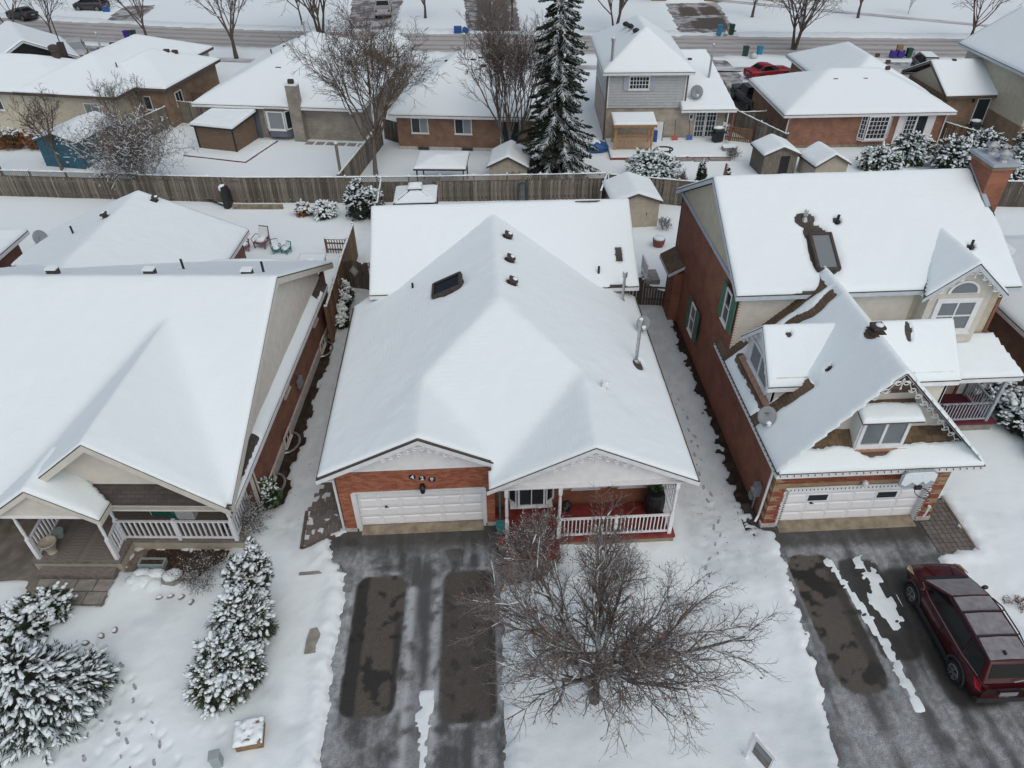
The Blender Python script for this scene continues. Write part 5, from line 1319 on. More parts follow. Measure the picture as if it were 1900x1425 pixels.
# B: grey stone bungalow with bay window
t = thing('stone_bungalow', 'grey stone bungalow with a bay window and a tall slender chimney', 'house', (-21.6, 59.2, 0), R(-10), BK)
box_walls(t, 0, 12.8, 0, 15.5, 2.7, 'brick_grey', .0)
MB().box(3.0, 4.6, -.14, -.02, 0, 2.6).build('slate_panel', 'siding_slate', t)
p = [[(-.5, -.5, 2.75), (13.2, -.5, 2.75), (6.6, 6.6, 5.95)], [(13.2, -.5, 2.75), (13.2, 16, 2.75), (6.6, 9.0, 5.95), (6.6, 6.6, 5.95)], [(13.2, 16, 2.75), (-.5, 16, 2.75), (6.6, 9, 5.95)], [(-.5, 16, 2.75), (-.5, -.5, 2.75), (6.6, 6.6, 5.95), (6.6, 9, 5.95)]]
eaves(t, p, 32, .25)
gw = gable(9.2, 13.4, 9.5, 15.8, 3.6, .62, 'y'); eaves(t, gw, 33, .2); MB().prism([(9.5, 9.8, 3.0), (13.1, 9.8, 3.0), (11.3, 9.8, 4.8)], (0, .1, 0)).build('gable_panel', 'brick_tan', t)
bw = MB(); bw.prism([(5.1, 0, .95), (5.5, -.55, .95), (6.9, -.55, .95), (7.3, 0, .95)], (0, 0, -.55)); bw.build('bay_base', 'siding_slate', t)
MB().prism([(5.0, 0, 2.55), (5.45, -.65, 2.45), (6.95, -.65, 2.45), (7.4, 0, 2.55)], (0, 0, .1)).build('bay_roof', 'fascia_brown', t)
window(t, (6.2, -.55, 1.68), (1, 0, 0), (0, -1, 0), 1.35, 1.45, 1, 1, fw_=.1, glass='glass_pale'); window(t, (5.3, -.28, 1.68), (.4, -.55, 0), (-.55, -.4, 0), .66, 1.45, 1, 1, fw_=.09, sill=False, glass='glass_pale'); window(t, (7.1, -.28, 1.68), (.4, .55, 0), (.55, -.4, 0), .66, 1.45, 1, 1, fw_=.09, sill=False)
chm = MB().box(7.45, 8.35, -.62, -.02, 0, 4.35).build('chimney', 'brick_grey', t); MB().box(7.4, 8.4, -.67, .0, 4.35, 4.45).build('cap', 'snow_roof', chm); MB().box(7.7, 8.1, -.5, -.2, 4.46, 4.75).build('flue', 'vent_brown', chm)
vents(t, ((3.9, 6.6, 4.62), (4.6, 7.6, 5.0), (5.5, 8.9, 5.4), (5.5, 3.4, 4.45), (10.5, 6.0, 4.3))); pipe(t, 3.3, 7.4, 4.3, 4.9, .06); pipe(t, 6.6, 7.3, 5.8, 7.0, .07, 'galvanised', .1)
for i in range(6): MB().box(8.4+i*.85, 9.05+i*.85, -1.15, -.55, .06, .13).build('paving_slab', 'concrete', t)
# A: beige raised bungalow far left
t = thing('siding_bungalow', 'cream sided bungalow with a brick wing and stepped snowy roofs, far left', 'house', (-27.9, 59.0, 0), R(-13), BK)
box_walls(t, -8.6, -.4, .4, 15, 3.2, 'siding_beige'); box_walls(t, -19, -8.7, .4, 8, 3.2, 'siding_beige'); box_walls(t, -.3, 2.3, 3.0, 11.2, 3.15, 'brick_tan')
eaves(t, hip(-9.0, 0, 0, 15.4, 3.3, .42), 34, .2, 'fascia_brown'); eaves(t, hip(-20, -5.2, 0, 8.4, 3.3, .40), 35, .2, 'fascia_brown'); eaves(t, hip(-5, 2.7, 2.6, 11.6, 3.28, .42), 36, .2, 'fascia_brown')
window(t, (-2.7, .38, 1.95), (1, 0, 0), (0, -1, 0), 1.3, 1.35, 2, 1, glass='glass_pale'); window(t, (-11.5, .38, 2.2), (1, 0, 0), (0, -1, 0), 1.6, 1.0, 2, 1); window(t, (-.39, 5.8, 2.3), (0, 1, 0), (1, 0, 0), .8, .8, 2, 1, glass='glass_pale'); window(t, (.5, 2.98, 2.0), (1, 0, 0), (0, -1, 0), .7, 1.1, 1, 1)
window(t, (2.31, 4.6, 2.0), (0, 1, 0), (1, 0, 0), 1.0, 1.1, 2, 1)
vents(t, ((-6.0, 6.2, 4.6), (-5.6, 7.3, 4.75), (-5.2, 8.5, 4.95), (-4.5, 4.0, 4.85), (-.2, 8.4, 4.6), (.3, 8.8, 4.45))); pipe(t, -4.9, 6.5, 4.8, 6.2, .08, 'galvanised', .1); pipe(t, -2.2, 4.2, 4.2, 4.7, .05)
chm = MB().lathe((-8.3, 5.2, 4.4), [(.3, 0), (.32, .7), (.42, .75), (.4, 1.1), (.2, 1.2)], 10).build('chimney', 'vent_brown', t)
dk = MB(); dk.box(2.4, 4.6, 6.2, 9.5, .9, 1.0); dk.build('deck', 'fascia_brown', t); railing(t, (4.55, 6.2, 1.0), (4.55, 9.5, 1.0), mat='fascia_brown'); railing(t, (2.5, 6.2, 1.0), (4.5, 6.2, 1.0), mat='fascia_brown')
# A2: dark gable at the very left
t = thing('brick_house', 'brick house with a black boarded gable at the top left corner', 'house', (-42.0, 70.6, 0), R(33), BK)
box_walls(t, -1.5, 5.5, .3, 9, 2.6, 'brick_tan'); p = gable(-2.1, 6.1, -.2, 9.5, 2.7, .5, 'y'); eaves(t, p, 37, .2, 'fascia_blue'); MB().prism([(-1.5, .25, 2.6), (5.5, .25, 2.6), (2, .25, 4.45)], (0, .1, 0)).build('gable_panel', 'black_metal', t)
# D: grey two storey
t = thing('grey_house', 'two storey grey sided house with shuttered window and stone ground floor', 'house', (9.95, 55.7, 0), R(-3), BK)
box_walls(t, 0, 9.2, .15, 8.5, 2.62, 'stone_cream'); MB().box(0.05, 5.85, .1, 9, 2.62, 5.2).build('wall', 'siding_grey', t)
siding(t, [(0.0, .06, 2.6), (5.9, .06, 2.6), (5.9, .06, 5.2), (0.0, .06, 5.2)], (0, -1, 0), 'siding_grey', .2)
for x in (.03, 5.87): MB().box(x-.07, x+.07, -.02, .06, 2.6, 5.2).build('corner_board', 'white_trim', t)
eaves(t, hip(-.45, 6.35, -.35, 10.5, 5.28, .68, 'y'), 38, .15)
lwp = [[(5.6, -.9, 2.72), (9.75, -.9, 2.72), (8.6, 6.5, 5.1), (5.6, 6.5, 5.1)], [(9.75, -.9, 2.72), (9.75, 9.5, 2.72), (8.6, 6.5, 5.1)], [(5.6, 6.5, 5.1), (8.6, 6.5, 5.1), (9.75, 9.5, 2.72), (5.6, 9.5, 2.72)]]
eaves(t, lwp, 39, .13)
window(t, (2.35, .03, 4.45), (1, 0, 0), (0, -1, 0), 1.55, 1.0, 6, 3, mw=.04, fw_=.09)
for s_ in (-1, 1): MB().box(2.35+s_*.98-.2, 2.35+s_*.98+.2, -.03, .02, 3.9, 5.0).build('shutter', 'trim_grey', t)
window(t, (7.35, .14, 1.35), (1, 0, 0), (0, -1, 0), .8, 2.1, 3, 5, mw=.035, name='french_door'); window(t, (8.2, .14, 1.35), (1, 0, 0), (0, -1, 0), .8, 2.1, 3, 5, mw=.035, name='french_door')
post(t, (9.6, -.75, .3), 2.35, .14, 'wood_red'); post(t, (9.2, -.75, .3), 2.35, .07, 'white_trim')
pipe(t, .25, .6, 5.4, 7.3, .11, 'galvanised', .16); pipe(t, 8.2, 2.8, 3.8, 6.3, .09, 'galvanised', .12); MB().tube([(-.05, -.15, 5.1), (-.05, -.02, 4.8), (-.05, -.02, .2)], .07, 6).build('downpipe', 'fascia_brown', t)
MB().tube([(5.95, -.25, 5.1), (5.95, -.02, 4.9), (5.95, -.02, 3.0)], .06, 6).build('downpipe', 'fascia_brown', t)
for (x, y, z, w) in ((2.3, 3.4, 7.15, .3), (2.0, 4.6, 7.2, .26), (1.8, 5.8, 7.1, .26)): MB().lathe((x, y, z), [(w*.7, 0), (w, .12), (w, .2), (w*.3, .32)], 12).build('roof_vent', 'black_metal', t)
pipe(t, 6.2, 4.8, 4.5, 5.3, .06); MB().box(6.9, 7.2, 5.0, 5.2, 4.65, 4.85).build('roof_vent', 'vent_brown', t); MB().obox((5.0, 2.0, 6.0), (1, -.6, -.3), (0, 1, .6), (0, 0, 1), .5, .05, .03).build('bare_edge', 'shingle', t)
window(t, (6.62, .13, 1.9), (1, 0, 0), (0, -1, 0), .35, .45, 1, 1)
# garden terrace of D
d_ = thing('terrace', 'low snow covered timber terrace with steps behind the grey house', 'terrace', (9.95, 55.7, 0), R(-3))
MB().box(.1, 9.0, -4.0, -.05, .02, .28).build('frame', 'wood_red', d_); roof_snow(d_, [[(.1, -4.0, .28), (9.0, -4.0, .28), (9.0, -.05, .28), (.1, -.05, .28)]], .12, .08, lambda x, y: .1-np.abs(x-5.8)-np.maximum(0, y+3.8)*9, 40, blur=0, name='snow')
for k, (x0, x1) in enumerate(((1.2, 3.4), (3.6, 6.1), (6.2, 7.3), (7.4, 8.9))): MB().box(x0, x1, -4.5+.12*(k % 2), -4.05, .02, .22+.03*(k % 2)).build('retaining_stone', 'stone', d_)
# E: brick house with hip roofs
t = thing('brick_house', 'orange brick bungalow with a grid paned bay window and hipped snowy roof', 'house', (23.2, 53.1, 0), R(-1), BK)
box_walls(t, 0, 12, 0, 8.3, 2.7, 'brick_brown', .3); MB().box(-.03, 12.03, -.03, 8.3, 0, .3).build('foundation', 'concrete_ochre', t); box_walls(t, 5.6, 12, 8.3, 15.5, 2.65, 'brick_brown')
MB().box(.01, 12.0, -.008, -.001, .3, 2.7).build('front_brick', 'brick_orange', t)
eaves(t, hip(-.5, 12.4, -.45, 8.7, 2.75, .42, 'x'), 41, .22); eaves(t, hip(5.1, 12.5, 4.0, 16, 2.75, .50, 'y'), 42, .22)
bw = MB(); bw.prism([(5.6, 0, .75), (5.95, -.4, .75), (7.55, -.4, .75), (7.9, 0, .75)], (0, 0, -.12)); bw.build('bay_base', 'white_trim', t)
MB().prism([(5.6, 0, 2.6), (5.95, -.4, 2.6), (7.55, -.4, 2.6), (7.9, 0, 2.6)], (0, 0, .12)).build('bay_top', 'white_trim', t)
window(t, (6.75, -.42, 1.68), (1, 0, 0), (0, -1, 0), 1.55, 1.75, 5, 5, mw=.03, fw_=.09); window(t, (5.78, -.2, 1.68), (.35, -.4, 0), (-.4, -.35, 0), .5, 1.75, 2, 5, mw=.03, sill=False); window(t, (7.74, -.2, 1.68), (.35, .4, 0), (.4, -.35, 0), .5, 1.75, 2, 5, mw=.03, sill=False)
MB().box(8.4, 11.2, -.06, -.01, .3, 2.7).build('white_panel', 'siding_white', t)
window(t, (9.35, -.07, 1.4), (1, 0, 0), (0, -1, 0), .85, 2.1, 3, 6, mw=.03, name='french_door'); window(t, (10.2, -.07, 1.4), (1, 0, 0), (0, -1, 0), .85, 2.1, 1, 1, name='patio_door')
vents(t, ((4.2, 3.0, 4.15), (6.5, 3.0, 4.15), (9.2, 5.2, 4.35), (10.3, 7.5, 4.2), (10.3, 9.5, 4.2)), .16)
MB().tube([(.2, -.35, 2.6), (.05, -.08, 2.3), (-.02, -.08, .3), (.15, -.3, .1)], .05, 6).build('downpipe', 'white_trim', t); MB().tube([(11.95, -.35, 2.6), (11.95, -.08, 2.3), (11.95, -.08, .3)], .05, 6).build('downpipe', 'white_trim', t)
# F: tan house with gable wing
t = thing('tan_house', 'tan house with a brick wing and a tall beige gable side, at right', 'house', (37.2, 56.2, 0), 0, BK)
box_walls(t, 0, 5.2, .3, 6.6, 2.5, 'brick_tan'); MB().prism([(0.02, .35, 2.5), (.02, 6.55, 2.5), (.02, 3.45, 4.15)], (.1, 0, 0)).build('gable_panel', 'siding_beige', t)
eaves(t, gable(-.5, 4.2, -.15, 7.1, 2.75, .47, 'x'), 43, .15, 'fascia_brown')
box_walls(t, 3.6, 14, -4, 5.5, 5.0, 'siding_beige', 1.6); box_walls(t, 3.6, 14, -4, 5.5, 1.6, 'brick_tan'); eaves(t, gable(3.0, 11.4, -4.4, 6.1, 5.1, .62, 'y'), 44, .2, 'fascia_blue')
window(t, (3.0, .29, 1.25), (1, 0, 0), (0, -1, 0), 1.1, 2.3, 1, 1, frame='white_trim', name='door'); MB().lathe((.0, 0, 0), [(.001, 0), (.001, .001)], 3) ; MB().box(1.2, 1.5, 3.2, 3.5, 4.3, 4.55).build('roof_vent', 'vent_brown', t)
MB().lathe((2.1, .2, 2.1), [(.05, 0), (.1, .15), (.03, .3)], 8).build('wall_lamp', 'black_metal', t)
# neighbour at the right frame edge and one at the left frame edge
t = thing('brick_house', 'brown brick house cut off by the right edge of the photo', 'house', (23.4, 19.0, 0), 0, 'houses of the front row')
box_walls(t, 0, 9, 0, 13, 2.9, 'brick_brown'); eaves(t, hip(-.5, 9.5, 3.5, 13.5, 3.0, .45), 45, .15); window(t, (-.01, 3.0, 1.7), (0, -1, 0), (-1, 0, 0), 1.0, 1.3, 1, 2)
t = thing('brick_house', 'dark brick house corner with snowy eave at the left edge of the photo', 'house', (-25.2, 30.0, 0), R(-3), 'houses of the front row')
box_walls(t, -9, 0, 0, 6.3, 2.9, 'brick_left'); eaves(t, hip(-9.5, .5, -.4, 6.8, 3.0, .45), 46, .12)
# houses across the street: only their feet show
for k, (x, y, w, rz, lb, mat, dx) in enumerate(((28.8, 107.0, 9, -6, 'house front with a pale double garage door across the street', 'brick_tan', 0), (44, 106.5, 10, -6, 'house foot with a brick pier behind the street tree', 'brick_brown', None), (2.6, 113, 9, -3, 'garage front beyond the dark wet driveway', 'brick_brown', 0), (-13, 116, 9, 2, 'house front beyond the parked pickup', 'siding_grey', 0))):
    t = thing('far_house', lb, 'house', (x, y, 0), R(rz), 'houses across the street')
    box_walls(t, -w/2, w/2, 0, 8, 2.8, mat); eaves(t, gable(-w/2-.5, w/2+.5, -.5, 8.5, 2.9, .5, 'x'), 50+k, .35)
    if dx is not None: garage_door(t, -2.5, 2.5, .05, 2.1, -.05, 4, 4)
    else: MB().box(-4.2, -3.2, -.8, -.02, 0, 2.6).build('pier', 'brick_main', t); window(t, (0, -.01, 1.4), (1, 0, 0), (0, -1, 0), 2.2, 1.3, 3, 1)

# ------------------------------------------------------------------ fences
board_me = {}
def fence(label, pts, h=1.7, mat='fence_wood', bw=.15, gap=.008, lattice=0, snow=True, side=1, name='fence', capmat=None, group='timber fences', post_every=2.4, wave=False):
    P = [np.array((*p, 0.)) for p in pts]
    t = thing(name, label, 'fence', tuple(P[0]), 0, group); O = P[0]
    k = (mat, bw, h)
    if k not in board_me: board_me[k] = MB().box(-bw/2, bw/2, -.011, .011, .05, h).mesh('board', mat)
    rs = random.Random(int(abs(P[0][0])*10)+7)
    for a, b in zip(P[:-1], P[1:]):
        d = b-a; L = np.linalg.norm(d); d = d/L; n = np.array((d[1], -d[0], 0))*side; ang = math.atan2(d[1], d[0])
        nb = int(L/(bw+(gap if not wave else -.02)))
        for i in range(nb):
            p = a-O+d*(i+.5)*L/nb+n*(.022 if i % 2 or not wave else -.012)
            ob = link_mesh('board', board_me[k], t, p, (rs.uniform(-.012, .012), rs.uniform(-.008, .008), ang+rs.uniform(-.03, .03)), (1, 1, 1+rs.uniform(-.012, .012)))
        for z in (.35, h-.25): MB().bar(a-O+(0, 0, z), b-O+(0, 0, z), .04, .09).build('rail', mat, t)
        np_ = max(1, int(round(L/post_every)))
        for i in range(np_+1):
            p = a-O+d*L*i/np_-n*.03; hh = h+lattice+.08
            MB().box(p[0]-.05, p[0]+.05, p[1]-.05, p[1]+.05, 0, hh).build('post', mat, t)
            if snow: MB().lathe((p[0], p[1], hh), [(.06, 0), (.065, .04), (.02, .09)], 8).build('snow_cap', 'snow_clump', t)
        if lattice:
            lt = MB(); st = .13; m = int(L/st)
            for i in range(m):
                for sgn in (1, -1):
                    q0 = a-O+d*(i*L/m)+(0, 0, h+.03 if sgn > 0 else h+lattice-.02); q1 = a-O+d*min(L, i*L/m+lattice-.05)+(0, 0, h+lattice-.02 if sgn > 0 else h+.03)
                    lt.bar(q0, q1, .012, .028)
            lt.build('lattice', mat, t, kind='stuff'); MB().bar(a-O+(0, 0, h+lattice), b-O+(0, 0, h+lattice), .08, .035).build('rail', mat, t); MB().bar(a-O+(0, 0, h+.01), b-O+(0, 0, h+.01), .06, .03).build('rail', mat, t)
        else:
            MB().bar(a-O+(0, 0, h+.02), b-O+(0, 0, h+.02), .12, .035).build('rail', capmat or mat, t)
        if snow:
            sn = MB(); m = max(2, int(L/.22)); zt = h+(lattice or .02)+.018
            ring = []
            V = []; F = []
            for i in range(m+1):
                p = a-O+d*L*i/m; ht = max(0.004, .05+rs.uniform(-.035, .03)); w_ = .055+rs.uniform(-.012, .008)
                V += [p-n*w_+(0, 0, zt), p-n*w_*.7+(0, 0, zt+ht*.8), p+(0, 0, zt+ht), p+n*w_*.7+(0, 0, zt+ht*.8), p+n*w_+(0, 0, zt)]
            for i in range(m):
                for j in range(4): F.append((i*5+j, i*5+j+1, (i+1)*5+j+1, (i+1)*5+j))
            sn.add(V, F); sn.build('snow', 'snow_clump', t, smooth=True)
    return t
fence('grey board fence with lattice top at the far left of the back boundary', [(-35, 48.65), (-22.4, 46.9)], 1.55, lattice=.38, wave=True)
fence('long weathered board fence behind the left garden with the hoop', [(-22.4, 46.9), (-15.5, 46.0), (-8.7, 45.55)], 1.85, wave=True)
fence('weathered fence with lattice top directly behind the middle house', [(-8.7, 45.55), (-2.5, 45.3), (8.4, 45.0)], 1.5, lattice=.36, wave=True)
fence('short fence run beside the square gazebo, its top white with snow', [(-6.35, 45.35), (-6.25, 41.6)], 1.75, side=-1)
fence('short dark fence run at the corner left of the beige shed', [(8.4, 45.0), (7.6, 42.4)], 1.75)
fence('plain board fence between the beige shed and the right house', [(8.6, 44.9), (15, 43.0)], 1.8, wave=True)
fence('fence running back beside the brown shed with a white snow ridge', [(-28.2, 54.5), (-24.9, 62.6)], 1.75, side=1)
fence('stepped fence panel behind the brown shed', [(-24.9, 62.6), (-22.4, 61.6)], 1.85)
fence('fence with new golden cap boards between the two bungalow gardens', [(-9.25, 46.2), (-7.35, 56.2)], 1.75, capmat='wood_new')
fence('dark garden gate panel between the two rear bungalows', [(-7.3, 57.4), (-5.9, 56.2)], 1.7, 'fence_dark')
fence('grey fence run climbing beside the orange brick house', [(20.6, 57.0), (22.7, 51.4)], 1.75, side=1)
fence('short grey fence joining the orange brick wall', [(20.7, 57.0), (23.0, 57.0)], 1.6)
fence('low brown picket fence beside the french doors', [(19.0, 55.4), (21.2, 54.4)], 1.1, 'fence_brown', bw=.09, gap=.05, snow=False)
fence('tan fence run beside the tan house patio', [(35.3, 53.3), (37.7, 49.4)], 1.75, 'fence_brown')
fence('dark fence beside the chimney at right', [(21.0, 43.5), (38, 41.5)], 1.8, 'fence_dark')
fence('brown privacy fence continuing the left house wall', [lw(.05, 13.2)[:2], lw(-.2, 18.2)[:2], lw(-.3, 22.0)[:2]], 2.1, 'fence_brown', side=1, bw=.19, gap=.004)
fence('grey fence stub joining the gate to the middle house', [(-6.2, 34.25), (-5.0, 34.15)], 1.75, 'fence_dark')
fence('dark fence stub beside the right gate', [(6.75, 31.95), (8.15, 31.85)], 1.7, 'fence_dark')
fence('brown deck railing fence behind the left house', [(-9.1, 38.6), (-7.85, 38.45)], 1.0, 'fence_brown', bw=.05, gap=.09)
def gate(label, a, b, h, arch, mat, sign=False):
    a = np.array((*a, 0.)); b = np.array((*b, 0.)); d = b-a; L = np.linalg.norm(d); d /= L; n_ = 9
    t = thing('gate', label, 'gate', tuple(a), math.atan2(d[1], d[0]), 'garden gates')
    for i in range(n_):
        u = (i+.5)/n_; z = h+arch*(math.sin(math.pi*u) if arch > 0 else -(1-(1-abs(u))**2)*0-(math.sin(math.pi*(u*.5)))*-1)
        MB().box(L*i/n_+.006, L*(i+1)/n_-.006, -.012, .012, .06, z).build('board', mat, t)
    for x in (-.06, L+.06): MB().box(x-.05, x+.05, -.05, .05, 0, h+.15).build('post', mat, t); MB().lathe((x, 0, h+.15), [(.06, 0), (.07, .05), (.02, .11)], 8).build('snow_cap', 'snow_clump', t)
    for z in (.4, h-.35): MB().box(.02, L-.02, .012, .05, z, z+.09).build('rail', mat, t)
    MB().box(L*.9, L*.9+.05, -.04, -.012, 1.0, 1.15).build('latch', 'black_metal', t)
    if sign:
        s_ = MB().prism([(L*.5, -.03, h-.75), (L*.5+.27, -.03, h-.42), (L*.5, -.03, h-.08), (L*.5-.27, -.03, h-.42)], (0, .015, 0)).build('diamond_plaque', 'plastic_grey', t)
        MB().prism([(L*.5, -.035, h-.62), (L*.5+.17, -.035, h-.42), (L*.5, -.035, h-.2), (L*.5-.17, -.035, h-.42)], (0, .004, 0)).build('inlay', 'concrete_pale', s_)
    return t
gate('arched grey gate with a diamond plaque left of the middle house', (-7.45, 34.6), (-6.3, 34.3), 1.6, .22, 'fence_dark', True)
gate('dark gate with rising curved top between the middle and right houses', (8.3, 31.8), (9.6, 31.6), 1.45, -.5, 'fence_dark')

# ------------------------------------------------------------------ sheds and shelters
def shed(label, loc, rz, w, d, h, pitch, wall, axis='y', name='shed', door=None, fascia='fascia_brown', over=.15, thick=.14):
    t = thing(name, label, 'shed', loc, rz, 'garden sheds')
    box_walls(t, 0, w, 0, d, h, wall)
    p = gable(-over, w+over, -over, d+over, h, pitch, axis); roof(t, p, fascia=fascia, fh=.08); roof_snow(t, p, .1, thick, None, int(abs(loc[0])*3), blur=2)
    if axis == 'y':
        for y in (.0, d-.1): MB().prism([(0, y, h), (w, y, h), (w/2, y, h+pitch*w/2-.02)], (0, .1, 0)).build('gable_panel', wall, t)
    else:
        for x in (0, w-.1): MB().prism([(x, 0, h), (x, d, h), (x, d/2, h+pitch*d/2-.02)], (.1, 0, 0)).build('gable_panel', wall, t)
    if door:
        MB().box(door[0], door[1], -.03, -.005, .08, door[2]).build('door', door[3], t); MB().box(door[1]-.12, door[1]-.08, -.06, -.03, .9, 1.05).build('handle', 'black_metal', t)
    return t
shed('beige metal shed with double door behind the middle house', (8.15, 40.65, 0), R(2), 2.85, 3.0, 1.8, .36, 'shed_beige', door=(.75, 2.2, 1.65, 'shed_beige'))
shed('small weathered timber shed with an open doorway behind the right house', (19.9, 47.9, 0), R(3), 2.4, 2.2, 1.65, .42, 'fence_wood', door=(1.2, 1.85, 1.5, 'black_metal'))  # black door panel stands in for the dark inside the open doorway
shed('low snow capped shed right of the timber shed', (23.1, 46.6, 0), R(8), 2.4, 2.2, 1.3, .55, 'shed_beige')
shed('small cream shed half hidden by the tall spruce', (.75, 47.7, 0), R(-8), 2.6, 2.8, 1.5, .5, 'shed_beige')
shed('blue green boarded shed behind the bare trees', (-32.0, 53.6, 0), R(-16), 3.4, 4.6, 2.1, .30, 'shed_blue', fascia='shed_blue')
t = thing('shed', 'brown resin shed under a thick snow slab, standing on a red edged deck', 'shed', (-21.4, 56.1, 0), R(-19), 'garden sheds')
box_walls(t, 0, 3.25, 0, 3.0, 2.0, 'shed_brown')
for x in (0, 3.25): MB().box(x-.05, x+.05, -.05, .02, 0, 2.05).build('corner_post', 'black_metal', t)
pp = [[(-.2, -.2, 2.05), (3.45, -.2, 2.05), (3.45, 3.2, 2.3), (-.2, 3.2, 2.3)]]; roof(t, pp, fascia='black_metal', fh=.06); roof_snow(t, pp, .09, .22, None, 61, blur=0, edge=.16)
dk = thing('deck', 'snow covered platform with dark red edging under the brown shed', 'deck', (-21.4, 56.1, 0), R(-19)); MB().box(-.5, 4.9, -1.5, 3.1, .0, .16).build('platform', 'dark_red', dk); roof_snow(dk, [[(-.45, -1.45, .165), (4.85, -1.45, .165), (4.85, 3.05, .165), (-.45, 3.05, .165)]], .12, .07, None, 62, blur=0, name='snow')
# shelters with posts
t = thing('gazebo', 'flat snow topped canopy on thin black posts behind the lattice fence', 'gazebo', (-4.2, 46.5, 0), R(-5), 'garden shelters')
pp = hip(-.1, 3.4, -.1, 3.0, 1.95, .22); roof(t, pp, shingle='cover_black', fascia='black_metal', fh=.06); roof_snow(t, pp, .09, .10, None, 63, blur=2)
for (x, y) in ((.1, .1), (3.2, .1), (.1, 2.8), (3.2, 2.8)): MB().box(x-.04, x+.04, y-.04, y+.04, 0, 1.92).build('post', 'black_metal', t)
t = thing('gazebo', 'square two tiered gazebo roof just behind the middle house', 'gazebo', (-5.1, 40.2, 0), 0, 'garden shelters')
pp = hip(0, 2.55, 0, 2.5, 2.35, .42); roof(t, pp, shingle='cover_black', fascia='black_metal', fh=.08); roof_snow(t, pp, .07, .05, lambda x, y: .035-np.abs(np.abs(x-1.275)-np.abs(y-1.25))*1.0-.012, 64, blur=0)
pp = hip(.85, 1.7, .85, 1.65, 2.85, .35); roof(t, pp, shingle='cover_black', fascia=None); roof_snow(t, pp, .05, .12, None, 65, blur=1)
for (x, y) in ((.1, .1), (2.45, .1), (.1, 2.4), (2.45, 2.4)): MB().box(x-.05, x+.05, y-.05, y+.05, 0, 2.3).build('post', 'black_metal', t)
t = thing('pergola', 'small golden timber pergola with lattice front and snowy roof', 'pergola', (10.25, 53.0, .3), R(-3), 'garden shelters')
pp = [[(-.15, -.2, 2.0), (3.05, -.2, 2.0), (3.05, 1.9, 2.2), (-.15, 1.9, 2.2)]]; roof(t, pp, shingle='wood_new', fascia='wood_new', fh=.14); roof_snow(t, pp, .08, .12, None, 66, blur=0)
for (x, y) in ((.08, .05), (2.82, .05), (.08, 1.7), (2.82, 1.7)): MB().box(x-.07, x+.07, y-.07, y+.07, 0, 1.98).build('post', 'wood_new', t)
MB().box(.1, 2.8, .02, .08, 1.78, 1.92).build('beam', 'wood_new', t)
for (x, s_) in ((.15, 1), (1.42, -1), (1.48, 1), (2.75, -1)): MB().bar((x, .05, 1.45), (x+s_*.35, .05, 1.8), .06, .08).build('brace', 'wood_new', t)
lt = MB(); w0, z0, w1, z1 = .16, .15, 2.74, 1.2
for i in range(-12, 30):
    for sgn in (1, -1):
        x0 = w0+i*.12; pts = [(x0, z0 if sgn > 0 else z1), (x0+1.05, z1 if sgn > 0 else z0)]
        (xa, za), (xb, zb) = pts; ta = max(0, (w0-xa)/(xb-xa)); tb = min(1, (w1-xa)/(xb-xa))
        if ta < tb: lt.bar((xa+(xb-xa)*ta, .03, za+(zb-za)*ta), (xa+(xb-xa)*tb, .03, za+(zb-za)*tb), .012, .035)
lt.build('lattice', 'wood_new', t, kind='stuff')
# ------------------------------------------------------------------ vegetation
class Tubes:
    """collector of tapered 3-6 sided tubes, meshed in batches"""
    def __init__(s): s.g = {}
    def add(s, P, r, k=3):
        s.many(np.asarray(P, float)[None], np.asarray(r, float)[None], k)
    def many(s, P, r, k=3):
        if len(P): s.g.setdefault((P.shape[1], k), []).append((P, r))
    def arrays(s):
        VV, FF, n = [], [], 0
        ref = np.array([.37, .61, .7])
        for (m, k), L in s.g.items():
            P = np.concatenate([q[0] for q in L]); r = np.concatenate([q[1] for q in L]); N = len(P)
            d = np.empty_like(P); d[:, 1:-1] = P[:, 2:]-P[:, :-2]; d[:, 0] = P[:, 1]-P[:, 0]; d[:, -1] = P[:, -1]-P[:, -2]
            d /= np.linalg.norm(d, axis=2, keepdims=True)+1e-9
            a = np.cross(d, ref); a /= np.linalg.norm(a, axis=2, keepdims=True)+1e-9; b = np.cross(d, a)
            th = np.arange(k)*2*np.pi/k
            ring = P[:, :, None, :]+r[:, :, None, None]*(np.cos(th)[None, None, :, None]*a[:, :, None, :]+np.sin(th)[None, None, :, None]*b[:, :, None, :])
            VV.append(ring.reshape(-1, 3))
            i = np.arange(m-1)[:, None]*k; j = np.arange(k)[None, :]; j2 = (j+1) % k
            f = np.stack([i+j, i+j2, i+k+j2, i+k+j], -1).reshape(-1, 4)
            FF.append((f[None]+(np.arange(N)*m*k)[:, None, None]+n).reshape(-1, 4)); n += N*m*k
        return np.concatenate(VV), np.concatenate(FF)
    def build(s, name, mat, parent, smooth=False, kind=None):
        if not s.g: return None
        V, F = s.arrays()
        return raw_mesh(name, V, F, mat, parent, smooth, kind)
def unit(v):
    return v/(np.sqrt((v*v).sum(-1, keepdims=True))+1e-9)
